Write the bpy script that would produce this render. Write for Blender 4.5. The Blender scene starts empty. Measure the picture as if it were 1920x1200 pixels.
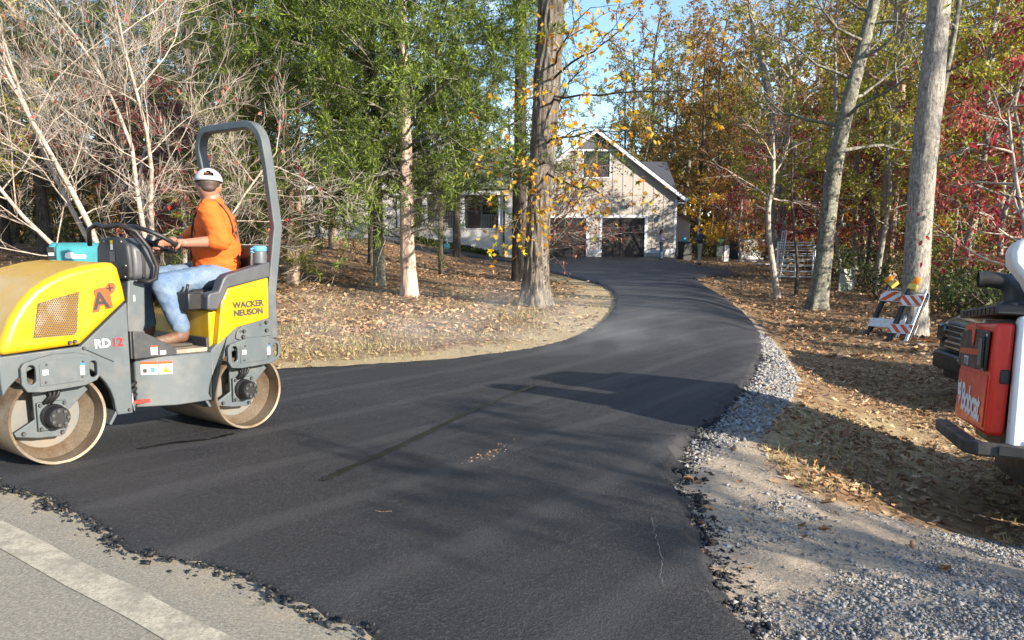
import bpy, bmesh, math, random
import numpy as np
from mathutils import Vector, Matrix, Euler
from mathutils.geometry import delaunay_2d_cdt

# ------------------------------------------------------------------ camera, sky, sun, exposure
SC = bpy.context.scene
COL = SC.collection
F, CX, CY, HOR, CAMH = 1460.0, 960.0, 700.0, 440.0, 1.4      # lens in photo pixels
PITCH = math.atan((CY - HOR) / F)
cam_d = bpy.data.cameras.new('camera')
cam_d.sensor_width = 36.0
cam_d.lens = 36.0 * F / 1920.0
cam_d.shift_y = (CY - 600.0) / 1920.0
cam_d.clip_start = 0.05
cam_d.clip_end = 2500.0
cam = bpy.data.objects.new('camera', cam_d)
COL.objects.link(cam)
cam.location = (0, 0, CAMH)
cam.rotation_euler = (math.pi / 2 - PITCH, 0, 0)
SC.camera = cam

SUN_EL, SUN_AZ = math.radians(18.5), math.radians(129.5)      # azimuth clockwise from +Y
world = bpy.data.worlds.new('World')
SC.world = world
world.use_nodes = True
wn = world.node_tree
wn.nodes.clear()
w_out = wn.nodes.new('ShaderNodeOutputWorld')
w_bg = wn.nodes.new('ShaderNodeBackground')
w_sky = wn.nodes.new('ShaderNodeTexSky')
w_sky.sky_type = 'NISHITA'
w_sky.sun_disc = False
w_sky.sun_elevation = SUN_EL
w_sky.sun_rotation = SUN_AZ
w_sky.air_density = 1.0
w_sky.dust_density = 0.3
w_sky.ozone_density = 3.0
w_bg.inputs['Strength'].default_value = 0.115
# thin high cloud everywhere in the sky
w_tc = wn.nodes.new('ShaderNodeTexCoord')
w_map = wn.nodes.new('ShaderNodeMapping')
w_map.inputs['Scale'].default_value = (1.6, 1.6, 5.0)
w_no = wn.nodes.new('ShaderNodeTexNoise')
w_no.inputs['Scale'].default_value = 2.2
w_no.inputs['Detail'].default_value = 7.0
w_no.inputs['Roughness'].default_value = 0.6
w_ramp = wn.nodes.new('ShaderNodeMapRange')
w_ramp.inputs['From Min'].default_value = 0.53
w_ramp.inputs['From Max'].default_value = 0.72
w_ramp.inputs['To Max'].default_value = 0.55
w_mix = wn.nodes.new('ShaderNodeMixRGB')
w_mix.inputs['Color2'].default_value = (8.0, 8.2, 8.6, 1)
wn.links.new(w_tc.outputs['Generated'], w_map.inputs['Vector'])
wn.links.new(w_map.outputs['Vector'], w_no.inputs['Vector'])
wn.links.new(w_no.outputs['Fac'], w_ramp.inputs['Value'])
wn.links.new(w_ramp.outputs['Result'], w_mix.inputs['Fac'])
wn.links.new(w_sky.outputs['Color'], w_mix.inputs['Color1'])
wn.links.new(w_mix.outputs['Color'], w_bg.inputs['Color'])
wn.links.new(w_bg.outputs['Background'], w_out.inputs['Surface'])

sun_d = bpy.data.lights.new('sun', 'SUN')
sun_d.energy = 5.0
sun_d.angle = math.radians(0.53)
sun_d.color = (1.0, 0.90, 0.76)
sun = bpy.data.objects.new('sun', sun_d)
COL.objects.link(sun)
TO_SUN = Vector((math.sin(SUN_AZ) * math.cos(SUN_EL), math.cos(SUN_AZ) * math.cos(SUN_EL), math.sin(SUN_EL)))
sun.rotation_euler = TO_SUN.to_track_quat('Z', 'Y').to_euler()
sun.location = TO_SUN * 60

SC.view_settings.view_transform = 'Standard'
SC.view_settings.look = 'None'
SC.view_settings.exposure = 1.45
SC.view_settings.gamma = 1.0
SC.render.engine = 'CYCLES'
SC.cycles.use_denoising = True
SC.cycles.max_bounces = 6
SC.cycles.diffuse_bounces = 3
SC.cycles.glossy_bounces = 2
SC.cycles.transmission_bounces = 4
SC.cycles.transparent_max_bounces = 8
SC.cycles.volume_bounces = 1

# ------------------------------------------------------------------ materials
MATS = {}
def new_mat(name):
    m = bpy.data.materials.new(name)
    m.use_nodes = True
    m.node_tree.nodes.clear()
    MATS[name] = m
    nt = m.node_tree
    out = nt.nodes.new('ShaderNodeOutputMaterial')
    return m, nt, out

def N(nt, kind, **kw):
    n = nt.nodes.new(kind)
    for k, v in kw.items():
        if hasattr(n, k) and k not in ('Scale',):
            try:
                setattr(n, k, v); continue
            except Exception:
                pass
        n.inputs[k.replace('_', ' ')].default_value = v
    return n

def noise(nt, vec, scale, detail=4, rough=0.55):
    n = nt.nodes.new('ShaderNodeTexNoise')
    n.inputs['Scale'].default_value = scale
    n.inputs['Detail'].default_value = detail
    n.inputs['Roughness'].default_value = rough
    if vec is not None:
        nt.links.new(vec, n.inputs['Vector'])
    return n.outputs['Fac']

def ramp(nt, fac, stops, interp='LINEAR'):
    r = nt.nodes.new('ShaderNodeValToRGB')
    r.color_ramp.interpolation = interp
    els = r.color_ramp.elements
    while len(els) < len(stops):
        els.new(0.5)
    for e, (p, c) in zip(els, stops):
        e.position = p
        e.color = tuple(c) + (1,) if len(c) == 3 else c
    nt.links.new(fac, r.inputs['Fac'])
    return r.outputs['Color']

def mixc(nt, fac, a, b, mode='MIX'):
    m = nt.nodes.new('ShaderNodeMixRGB')
    m.blend_type = mode
    for i, v in (('Fac', fac), ('Color1', a), ('Color2', b)):
        if isinstance(v, (int, float)):
            m.inputs[i].default_value = v
        elif isinstance(v, (tuple, list)):
            m.inputs[i].default_value = tuple(v) + (1,)
        else:
            nt.links.new(v, m.inputs[i])
    return m.outputs['Color']

def maprange(nt, v, a, b, c=0.0, d=1.0):
    m = nt.nodes.new('ShaderNodeMapRange')
    m.inputs['From Min'].default_value = a
    m.inputs['From Max'].default_value = b
    m.inputs['To Min'].default_value = c
    m.inputs['To Max'].default_value = d
    nt.links.new(v, m.inputs['Value'])
    return m.outputs['Result']

def math_n(nt, op, a, b=0.0):
    m = nt.nodes.new('ShaderNodeMath')
    m.operation = op
    for i, v in enumerate((a, b)):
        if isinstance(v, (int, float)):
            m.inputs[i].default_value = v
        else:
            nt.links.new(v, m.inputs[i])
    return m.outputs[0]

def coords(nt, scale=(1, 1, 1), rot=(0, 0, 0), kind='Object'):
    tc = nt.nodes.new('ShaderNodeTexCoord')
    mp = nt.nodes.new('ShaderNodeMapping')
    mp.inputs['Scale'].default_value = scale
    mp.inputs['Rotation'].default_value = rot
    nt.links.new(tc.outputs[kind], mp.inputs['Vector'])
    return mp.outputs['Vector']

def finish(nt, out, color, rough=0.6, metal=0.0, bump=None, bstr=0.3, bdist=0.01, spec=0.5, coat=0.0):
    b = nt.nodes.new('ShaderNodeBsdfPrincipled')
    for i, v in (('Base Color', color), ('Roughness', rough), ('Metallic', metal), ('Specular IOR Level', spec), ('Coat Weight', coat)):
        if isinstance(v, (int, float)):
            b.inputs[i].default_value = v
        elif isinstance(v, (tuple, list)):
            b.inputs[i].default_value = tuple(v) + (1,)
        else:
            nt.links.new(v, b.inputs[i])
    if bump is not None:
        bn = nt.nodes.new('ShaderNodeBump')
        bn.inputs['Strength'].default_value = bstr
        bn.inputs['Distance'].default_value = bdist
        nt.links.new(bump, bn.inputs['Height'])
        nt.links.new(bn.outputs['Normal'], b.inputs['Normal'])
    nt.links.new(b.outputs['BSDF'], out.inputs['Surface'])
    return b

def mat(name, col, rough=0.5, metal=0.0, col2=None, scale=4.0, lo=0.45, hi=0.7, bump=0.15, bscale=60, bdist=0.003, spec=0.5, coat=0.0, stretch=(1, 1, 1), fine=0.0):
    """paint, plastic, metal, cloth: a base colour, a second colour (dust, wear) in noise patches, fine relief"""
    if name in MATS:
        return MATS[name]
    m, nt, out = new_mat(name)
    v = coords(nt, stretch)
    c2 = col2 if col2 is not None else tuple(min(1, c * 0.8 + 0.012) for c in col)
    f = maprange(nt, noise(nt, v, scale, 6, 0.65), lo, hi)
    c = mixc(nt, f, col, c2)
    if fine:
        g = noise(nt, v, scale * 22, 3, 0.7)
        c = mixc(nt, fine, c, ramp(nt, g, [(0.3, (0, 0, 0)), (0.7, (1, 1, 1))]), 'OVERLAY')
    r = maprange(nt, noise(nt, v, scale * 1.7, 4), 0.3, 0.7, max(0.03, rough - 0.1), min(1, rough + 0.12))
    finish(nt, out, c, r, metal, noise(nt, v, bscale, 4) if bump else None, bump, bdist, spec, coat)
    return m

def leaf_mat(name, cols, transl=0.4, rough=0.5, vary=0.35):
    """each leaf takes one colour of the list; the light comes through"""
    m, nt, out = new_mat(name)
    g = nt.nodes.new('ShaderNodeNewGeometry')
    oi = nt.nodes.new('ShaderNodeObjectInfo')
    k = len(cols)
    c = ramp(nt, g.outputs['Random Per Island'], [((i + 0.0) / k, cl) for i, cl in enumerate(cols)])
    h = nt.nodes.new('ShaderNodeHueSaturation')
    nt.links.new(c, h.inputs['Color'])
    nt.links.new(maprange(nt, oi.outputs['Random'], 0, 1, 0.488, 0.512), h.inputs['Hue'])
    hv = maprange(nt, oi.outputs['Random'], 0, 1, 1 - vary * 0.5, 1 + vary * 0.5)
    nt.links.new(hv, h.inputs['Value'])
    d = nt.nodes.new('ShaderNodeBsdfPrincipled')
    d.inputs['Roughness'].default_value = rough
    d.inputs['Specular IOR Level'].default_value = 0.3
    t = nt.nodes.new('ShaderNodeBsdfTranslucent')
    mx = nt.nodes.new('ShaderNodeMixShader')
    mx.inputs['Fac'].default_value = transl
    nt.links.new(h.outputs['Color'], d.inputs['Base Color'])
    nt.links.new(h.outputs['Color'], t.inputs['Color'])
    nt.links.new(d.outputs['BSDF'], mx.inputs[1])
    nt.links.new(t.outputs['BSDF'], mx.inputs[2])
    nt.links.new(mx.outputs['Shader'], out.inputs['Surface'])
    return m

def bark_mat(name, dark, light, lichen=None, scale=9.0, zs=0.22, lich_amt=(0.55, 0.68), bump=0.8):
    m, nt, out = new_mat(name)
    v = coords(nt, (1, 1, zs))
    f = noise(nt, v, scale, 8, 0.7)
    c = ramp(nt, f, [(0.36, dark), (0.62, light)])
    if lichen:
        v2 = coords(nt)
        lf = maprange(nt, noise(nt, v2, 14, 6, 0.65), *lich_amt)
        c = mixc(nt, lf, c, lichen)
    finish(nt, out, c, 0.9, 0, f, bump, 0.03, 0.2)
    return m

# ------------------------------------------------------------------ mesh helpers
def mesh_np(name, V, faces, smooth=False):
    """faces: list of int arrays (n,k)"""
    V = np.asarray(V, dtype=np.float32)
    me = bpy.data.meshes.new(name)
    me.vertices.add(len(V))
    me.vertices.foreach_set('co', V.ravel())
    fs = [np.asarray(f, dtype=np.int32) for f in faces if len(f)]
    loops = np.concatenate([f.ravel() for f in fs])
    tot = np.concatenate([np.full(len(f), f.shape[1], dtype=np.int32) for f in fs])
    start = np.concatenate([[0], np.cumsum(tot)[:-1]]).astype(np.int32)
    me.loops.add(len(loops))
    me.loops.foreach_set('vertex_index', loops)
    me.polygons.add(len(tot))
    me.polygons.foreach_set('loop_start', start)
    me.update(calc_edges=True)
    if smooth:
        me.polygons.foreach_set('use_smooth', np.ones(len(tot), dtype=bool))
    return me

def link(name, me, material=None, parent=None, kind=None):
    o = bpy.data.objects.new(name, me)
    COL.objects.link(o)
    if material is not None and me is not None and not len(me.materials):
        me.materials.append(MATS[material] if isinstance(material, str) else material)
    if parent is not None:
        o.parent = parent
    if kind:
        o['kind'] = kind
    return o

def tag(o, label, cat, group=None):
    o['label'] = label
    o['category'] = cat
    if group:
        o['group'] = group
    return o

def thing(name, label, cat, loc=(0, 0, 0), rz=0.0, group=None, matrix=None):
    o = bpy.data.objects.new(name, None)
    COL.objects.link(o)
    o.empty_display_size = 0.2
    if matrix is not None:
        o.matrix_world = matrix
    else:
        o.location = loc
        o.rotation_euler = (0, 0, rz)
    return tag(o, label, cat, group)

class MB:
    """collects shapes for one mesh"""
    def __init__(s):
        s.v = []
        s.f = []
    def add(s, vs, fs):
        b = len(s.v)
        s.v += [tuple(p) for p in vs]
        s.f += [tuple(i + b for i in f) for f in fs]
        return s
    def box(s, c, d, rot=None):
        x, y, z = (k / 2 for k in d)
        vs = [Vector(p) for p in ((-x, -y, -z), (x, -y, -z), (x, y, -z), (-x, y, -z), (-x, -y, z), (x, -y, z), (x, y, z), (-x, y, z))]
        if rot is not None:
            R = Euler(rot).to_matrix()
            vs = [R @ p for p in vs]
        c = Vector(c)
        return s.add([p + c for p in vs], [(0, 3, 2, 1), (4, 5, 6, 7), (0, 1, 5, 4), (1, 2, 6, 5), (2, 3, 7, 6), (3, 0, 4, 7)])
    def bb(s, x0, x1, y0, y1, z0, z1):
        return s.box(((x0 + x1) / 2, (y0 + y1) / 2, (z0 + z1) / 2), (abs(x1 - x0), abs(y1 - y0), abs(z1 - z0)))
    def prism(s, poly, a, b, axis='y'):
        """polygon in the plane across the axis, from a to b. axis y: (x,z); x: (y,z); z: (x,y)"""
        n = len(poly)
        def P(q, t):
            if axis == 'y': return (q[0], t, q[1])
            if axis == 'x': return (t, q[0], q[1])
            return (q[0], q[1], t)
        vs = [P(q, a) for q in poly] + [P(q, b) for q in poly]
        fs = [tuple(range(n)), tuple(reversed(range(n, 2 * n)))] + [(i, n + i, n + (i + 1) % n, (i + 1) % n) for i in range(n)]
        return s.add(vs, fs)
    def tube(s, pts, r, n=8, cap=True, flat=1.0, closed=False):
        pts = [Vector(p) for p in pts]
        m = len(pts)
        rs = r if isinstance(r, (list, tuple)) else [r] * m
        vs, fs = [], []
        ref = None
        for i, p in enumerate(pts):
            if closed:
                t = pts[(i + 1) % m] - pts[i - 1]
            else:
                t = pts[min(i + 1, m - 1)] - pts[max(i - 1, 0)]
            t.normalize()
            if ref is None:
                ref = Vector((0, 0, 1)) if abs(t.z) < 0.9 else Vector((1, 0, 0))
            u = t.cross(ref)
            if u.length < 1e-4:
                u = t.cross(Vector((0, 1, 0)))
            u.normalize()
            w = u.cross(t)
            ref = w
            for k in range(n):
                a = 2 * math.pi * (k + 0.5) / n
                vs.append(p + u * (math.cos(a) * rs[i]) + w * (math.sin(a) * rs[i] * flat))
        for i in range(m if closed else m - 1):
            j = (i + 1) % m
            for k in range(n):
                fs.append((i * n + k, i * n + (k + 1) % n, j * n + (k + 1) % n, j * n + k))
        if cap and not closed:
            fs.append(tuple(reversed(range(n))))
            fs.append(tuple(range((m - 1) * n, m * n)))
        return s.add(vs, fs)
    def cyl(s, a, b, r, n=16, r2=None):
        return s.tube([a, b], [r, r if r2 is None else r2], n)
    def lathe(s, prof, n=24, c=(0, 0, 0), axis='z', caps=True):
        """profile of (radius, height)"""
        vs, fs = [], []
        m = len(prof)
        for (r, h) in prof:
            for k in range(n):
                a = 2 * math.pi * k / n
                p = (r * math.cos(a), r * math.sin(a), h)
                if axis == 'y': p = (p[0], p[2], p[1])
                if axis == 'x': p = (p[2], p[0], p[1])
                vs.append((p[0] + c[0], p[1] + c[1], p[2] + c[2]))
        for i in range(m - 1):
            for k in range(n):
                fs.append((i * n + k, i * n + (k + 1) % n, (i + 1) * n + (k + 1) % n, (i + 1) * n + k))
        if caps:
            fs.append(tuple(reversed(range(n))))
            fs.append(tuple(range((m - 1) * n, m * n)))
        return s.add(vs, fs)
    def ell(s, c, r, n=12, m=8, rot=None):
        vs, fs = [], []
        R = Euler(rot).to_matrix() if rot is not None else None
        for i in range(m + 1):
            ph = math.pi * i / m
            for k in range(n):
                a = 2 * math.pi * k / n
                p = Vector((r[0] * math.sin(ph) * math.cos(a), r[1] * math.sin(ph) * math.sin(a), r[2] * math.cos(ph)))
                if R: p = R @ p
                vs.append(p + Vector(c))
        for i in range(m):
            for k in range(n):
                fs.append(((i + 1) * n + k, (i + 1) * n + (k + 1) % n, i * n + (k + 1) % n, i * n + k))
        return s.add(vs, fs)
    def mesh(s, name='m', smooth=None, fix=True):
        me = bpy.data.meshes.new(name)
        me.from_pydata([tuple(p) for p in s.v], [], s.f)
        if fix:
            bm = bmesh.new(); bm.from_mesh(me)
            bmesh.ops.recalc_face_normals(bm, faces=bm.faces)
            bm.to_mesh(me); bm.free()
        if smooth:
            me.polygons.foreach_set('use_smooth', np.ones(len(me.polygons), dtype=bool))
            if smooth is not True:
                me.set_sharp_from_angle(angle=math.radians(smooth))
        return me
    def build(s, name, material, parent=None, smooth=None, bevel=0.0, seg=2, kind=None):
        o = link(name, s.mesh(name, smooth), material, parent, kind)
        if bevel:
            b = o.modifiers.new('bevel', 'BEVEL')
            b.width = bevel
            b.segments = seg
            b.limit_method = 'ANGLE'
            b.angle_limit = math.radians(35)
            b.harden_normals = False
            o.data.polygons.foreach_set('use_smooth', np.ones(len(o.data.polygons), dtype=bool))
            o.data.set_sharp_from_angle(angle=math.radians(35))
        return o

def text_mesh(s, size, bold=0.0, shear=0.0, align='LEFT', space=1.0):
    cu = bpy.data.curves.new('lettering', 'FONT')
    cu.body = s
    cu.size = size
    cu.offset = bold
    cu.shear = shear
    cu.align_x = align
    cu.space_character = space
    cu.resolution_u = 3
    o = bpy.data.objects.new('lettering', cu)
    COL.objects.link(o)
    dg = bpy.context.evaluated_depsgraph_get()
    me = bpy.data.meshes.new_from_object(o.evaluated_get(dg))
    bpy.data.objects.remove(o)
    me.materials.clear()
    return me

def copy_tree(o, parent=None, loc=None, rz=None, scale=None):
    c = o.copy()
    COL.objects.link(c)
    c.parent = parent
    for ch in o.children:
        copy_tree(ch, c)
    if loc is not None: c.location = loc
    if rz is not None: c.rotation_euler = (c.rotation_euler[0], c.rotation_euler[1], rz)
    if scale is not None: c.scale = (scale, scale, scale) if isinstance(scale, (int, float)) else scale
    return c

def sstep(x, a, b):
    t = np.clip((np.asarray(x, dtype=float) - a) / (b - a), 0, 1)
    return t * t * (3 - 2 * t)

# ------------------------------------------------------------------ lie of the land
L0 = np.array([-2.433, 3.51]); L1 = np.array([-1.275, 2.659])      # two points of the road's white edge line
RD = (L0 - L1) / np.linalg.norm(L0 - L1)                            # along the road
RN = np.array([-RD[1], RD[0]]); RN = RN if RN[1] > 0 else -RN       # from the road up the drive
def drive_z(x, y):
    s = (x - L1[0]) * RN[0] + (y - L1[1]) * RN[1]
    return np.interp(s, [-50, 0.75, 2.0, 6, 14, 26, 37, 50, 400], [-0.06, -0.06, -0.108, -0.18, -0.19, -0.16, 0.0, 0.05, 0.4])
def terrain(x, y):
    x = np.asarray(x, dtype=float); y = np.asarray(y, dtype=float)
    z = drive_z(x, y)
    # falls away right of the drive
    edge = np.interp(y, [0, 4, 6, 9, 14, 18, 24, 40], [1.1, 0.9, 1.6, 2.6, 3.4, 4.0, 5.2, 9.0])
    fall = sstep(x - edge, 0.0, 2.4) * sstep(y, 2.6, 5.0) * (1 - 0.45 * sstep(y, 20, 36))
    z = z - 0.42 * fall
    # rises to the house on the left
    left = np.interp(y, [0, 10, 20, 48, 80], [-4, -2, 0.5, 1.0, 1.0])
    z = z + 1.25 * sstep(y, 11, 43) * sstep(left - x, 0.0, 9.0)
    z = z + 0.012 * np.sin(x * 2.1 + 0.7 * y) * np.sin(y * 1.7 - 0.4 * x) * sstep(y, 3, 7) * sstep(np.abs(x - 0.3), 1.0, 3.0)
    return z
def tz(x, y):
    return float(terrain(x, y))

CAMP = np.array([0, 0, CAMH])
FWD = np.array([0, math.cos(PITCH), -math.sin(PITCH)])
UPV = np.array([0, math.sin(PITCH), math.cos(PITCH)])
def pray(u, v):
    return FWD + np.array([(u - CX) / F, 0, 0]) - (v - CY) / F * UPV
def gp(u, v, dz=0.0):
    """where a sight line of the photograph meets the ground, or a layer dz above it"""
    d = pray(u, v)
    t = np.linspace(0.5, 120, 12000)
    P = CAMP + t[:, None] * d
    below = P[:, 2] < terrain(P[:, 0], P[:, 1]) + dz
    i = int(np.argmax(below)) if below.any() else len(t) - 1
    return float(P[i, 0]), float(P[i, 1]), tz(P[i, 0], P[i, 1]) + dz
def at_y(u, v, y):
    d = pray(u, v)
    p = CAMP + d * (y / d[1])
    return float(p[0]), float(p[1]), float(p[2])
# ------------------------------------------------------------------ ground, road, driveway
RNG = np.random.default_rng(7)

def inside(poly, X, Y):
    """even-odd test of arrays against a polygon"""
    X = np.asarray(X, dtype=float); Y = np.asarray(Y, dtype=float)
    r = np.zeros(X.shape, dtype=bool)
    n = len(poly)
    for i in range(n):
        x0, y0 = poly[i]; x1, y1 = poly[(i + 1) % n]
        if y0 == y1: continue
        c = ((y0 > Y) != (y1 > Y)) & (X < (x1 - x0) * (Y - y0) / (y1 - y0) + x0)
        r ^= c
    return r
def edge_dist(poly, X, Y, closed=True):
    X = np.asarray(X, dtype=float); Y = np.asarray(Y, dtype=float)
    d = np.full(X.shape, 1e9)
    n = len(poly)
    for i in range(n if closed else n - 1):
        ax, ay = poly[i]; bx, by = poly[(i + 1) % n]
        ux, uy = bx - ax, by - ay
        L = ux * ux + uy * uy + 1e-12
        t = np.clip(((X - ax) * ux + (Y - ay) * uy) / L, 0, 1)
        d = np.minimum(d, np.hypot(X - ax - t * ux, Y - ay - t * uy))
    return d
def G2(l, dz=0.064):
    return [gp(u, v, dz)[:2] for u, v in l]
def resample(pts, step, jit=0.0, closed=False):
    out = []
    n = len(pts)
    for i in range(n if closed else n - 1):
        a = np.array(pts[i]); b = np.array(pts[(i + 1) % n])
        k = max(1, int(np.linalg.norm(b - a) / (step * max(1.0, a[1] / 12))))
        for j in range(k):
            out.append(a + (b - a) * j / k)
    if not closed: out.append(np.array(pts[-1]))
    return np.array(out)
def smooth_poly(pts, it=2):
    P = np.array(pts)
    for _ in range(it):
        Q = []
        for i in range(len(P) - 1):
            Q += [P[i] * 0.75 + P[i + 1] * 0.25, P[i] * 0.25 + P[i + 1] * 0.75]
        P = np.array([P[0]] + Q + [P[-1]])
    return P

# road: its edge line runs away to the left, square to the drive
ROAD_EDGE = 0.95

right_edge = smooth_poly(G2([(1452, 1290), (1392, 1200), (1332, 1115), (1296, 1020), (1268, 945), (1243, 885), (1258, 832), (1292, 802), (1343, 766), (1382, 722), (1411, 682), (1421, 640), (1411, 602), (1372, 566), (1322, 536), (1297, 520)]))
spur = G2([(1340, 516), (1386, 515)]) + G2([(1366, 506), (1310, 498), (1266, 490)])
front = [(9.86, 47.93), (0.4, 47.93)]
# loop path to the porch, then the left edge
path = G2([(960, 480), (870, 471), (790, 462), (735, 450), (745, 456), (790, 467), (870, 478), (960, 489), (1020, 498)])
left_edge = smooth_poly(G2([(1032, 508), (1085, 520), (1135, 533), (1159, 548), (1158, 575), (1138, 602), (1088, 630), (1005, 652), (880, 669), (700, 683), (530, 691), (380, 698)]) + [(-4.6, 7.55), (-5.4, 7.3)])
road_side = smooth_poly(G2([(-40, 893), (0, 904), (60, 922), (130, 952), (215, 996), (245, 1030), (320, 1046), (440, 1068), (520, 1102), (610, 1146), (700, 1188), (765, 1225), (900, 1300)]), 1)
L_far = [(-5.9, 7.35), (-4.6, 5.7)]
outline = np.concatenate([right_edge, np.array(spur), np.array(front), np.array(path), left_edge, np.array(L_far), road_side])
dense = resample([tuple(p) for p in outline], 0.055, closed=True)
# uneven hand-raked edge
def rnoise(n, k, seed):
    r = np.random.default_rng(seed)
    return sum(r.normal() * np.sin(np.linspace(0, 2 * np.pi * f, n) + r.uniform(0, 7)) / math.sqrt(f / k) for f in r.uniform(k, k * 9, 26)) / 5
nrm = np.roll(dense, -1, 0) - np.roll(dense, 1, 0)
nrm = np.stack([nrm[:, 1], -nrm[:, 0]], 1)
nrm /= np.linalg.norm(nrm, axis=1)[:, None] + 1e-9
if inside([tuple(p) for p in dense], *(dense[5:6] + nrm[5:6] * 0.02).T)[0]:
    nrm = -nrm
amp = np.where(dense[:, 1] < 40, 0.035, 0.005)
amp *= np.where((np.abs(dense[:, 1] - 47.93) < 0.1), 0, 1)
dense = dense + nrm * (rnoise(len(dense), 60, 3) * amp)[:, None]
DRIVE = [tuple(p) for p in dense]

XL = np.arange(-9.0, 9.5, 0.22); YL = np.arange(1.2, 24, 0.22)
gx, gy = np.meshgrid(XL, YL); gx = gx.ravel(); gy = gy.ravel()
XF = np.arange(-8, 16, 0.8); YF = np.arange(24.2, 48, 0.8)
hx, hy = np.meshgrid(XF, YF)
gx = np.concatenate([gx, hx.ravel()]); gy = np.concatenate([gy, hy.ravel()])
coarse = DRIVE[::3]
m = inside(DRIVE, gx, gy)
gx, gy = gx[m], gy[m]
m = edge_dist(coarse, gx, gy) > 0.12
gx, gy = gx[m], gy[m]
nb = len(DRIVE)
cv = [Vector(p) for p in DRIVE] + [Vector((a, b)) for a, b in zip(gx, gy)]
res = delaunay_2d_cdt(cv, [], [list(range(nb))], 1, 1e-5)
V2 = np.array([tuple(p) for p in res[0]])
T = np.array([f for f in res[2] if len(f) == 3])
# signed thickness: thin where it feathers onto the old road, thick at the fill side
def slab_h(x, y):
    s = (np.asarray(x) - L1[0]) * RN[0] + (np.asarray(y) - L1[1]) * RN[1]
    h = 0.078 - 0.014 * sstep(s, 1.1, 2.0)
    hump = 0.05 * np.exp(-(((x - 1.15) / 0.8) ** 2 + ((y - 5.35) / 0.45) ** 2)) - 0.05 * np.exp(-(((x - 1.5) / 0.8) ** 2 + ((y - 6.2) / 0.4) ** 2))
    return h + hump
def micro(x, y):
    return 0.004 * np.sin(3.1 * x + 1.3 * y) * np.sin(2.3 * y - 0.7 * x) + 0.003 * np.sin(0.9 * x - 6 * y)
Z = terrain(V2[:, 0], V2[:, 1]) + slab_h(V2[:, 0], V2[:, 1]) + micro(V2[:, 0], V2[:, 1])
V = np.column_stack([V2, Z])
# crumbled shoulder: three rings down to the ground
rb = np.random.default_rng(11)
rings = [[i for i in range(nb)]]
base = np.array([list(p) for p in DRIVE])
zt = terrain(base[:, 0], base[:, 1])
ztop = zt + slab_h(base[:, 0], base[:, 1]) + micro(base[:, 0], base[:, 1])
# find the index of each outline vertex in the triangulation
orig = res[3]
pos_of = {}
for i, o in enumerate(orig):
    for k in o:
        pos_of[k] = i
ring0 = np.array([pos_of.get(i, i) for i in range(nb)])
Vs = [V]
off = len(V)
prev = ring0
quads = []
wide = np.where(base[:, 1] < 40, 1.0, 0.3)
for k, (dist, fz) in enumerate(((0.022, 0.72), (0.055, 0.3), (0.105, -0.5))):
    q = base + nrm * (dist * wide * rb.uniform(0.55, 1.5, nb))[:, None]
    zz = terrain(q[:, 0], q[:, 1])
    zq = zz + (ztop - zt) * fz * rb.uniform(0.8, 1.2, nb) - (0.02 if k == 2 else 0)
    Vs.append(np.column_stack([q, zq]))
    cur = np.arange(off, off + nb); off += nb
    a = prev; b = np.roll(prev, -1); c = np.roll(cur, -1); d = cur
    quads.append(np.column_stack([a, d, c, b]))
    prev = cur
me = mesh_np('driveway', np.concatenate(Vs), [T, np.concatenate(quads)], smooth=True)
bm = bmesh.new(); bm.from_mesh(me); bmesh.ops.recalc_face_normals(bm, faces=bm.faces)
if sum(f.normal.z for f in bm.faces) < 0:
    bmesh.ops.reverse_faces(bm, faces=bm.faces)
bm.to_mesh(me); bm.free()

# fresh asphalt: near black, bound stone, rolling marks along the drive, wet streaks, pale scuffs
m, nt, out = new_mat('fresh_asphalt')
v = coords(nt)
vr = coords(nt, (1, 1, 1), (0, 0, math.radians(36)))
vs_ = nt.nodes.new('ShaderNodeMapping'); vs_.inputs['Scale'].default_value = (7, 0.35, 1); nt.links.new(vr, vs_.inputs['Vector'])
grain = noise(nt, v, 55, 8, 0.86)
vor = nt.nodes.new('ShaderNodeTexVoronoi'); vor.inputs['Scale'].default_value = 95; nt.links.new(v, vor.inputs['Vector'])
c = ramp(nt, grain, [(0.36, (0.005, 0.005, 0.006)), (0.52, (0.022, 0.022, 0.025)), (0.66, (0.08, 0.079, 0.081))])
streak = noise(nt, vs_.outputs['Vector'], 1.0, 6, 0.7)
big = noise(nt, v, 0.55, 5, 0.6)
lane = nt.nodes.new('ShaderNodeTexWave'); lane.inputs['Scale'].default_value = 0.36; lane.inputs['Distortion'].default_value = 1.2; lane.inputs['Detail'].default_value = 3; lane.inputs['Detail Scale'].default_value = 0.6
nt.links.new(vr, lane.inputs['Vector'])
c = mixc(nt, maprange(nt, lane.outputs['Fac'], 0.86, 0.98, 0, 0.45), c, (0.06, 0.059, 0.06))
c = mixc(nt, maprange(nt, streak, 0.48, 0.72, 0, 0.4), c, (0.055, 0.054, 0.056))
c = mixc(nt, maprange(nt, big, 0.5, 0.68, 0, 0.4), c, (0.052, 0.051, 0.052))
wet = math_n(nt, 'MULTIPLY', maprange(nt, streak, 0.36, 0.30), maprange(nt, big, 0.42, 0.5))
c = mixc(nt, wet, c, (0.008, 0.008, 0.009))
spk = ramp(nt, noise(nt, v, 260, 2, 0.5), [(0.72, (0, 0, 0)), (0.78, (1, 1, 1))])
c = mixc(nt, math_n(nt, 'MULTIPLY', spk, 0.35), c, (0.22, 0.21, 0.2))
rg = maprange(nt, streak, 0.3, 0.7, 0.50, 0.72)
h = math_n(nt, 'ADD', math_n(nt, 'MULTIPLY', grain, 1.0), math_n(nt, 'MULTIPLY', vor.outputs['Distance'], 0.5))
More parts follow.
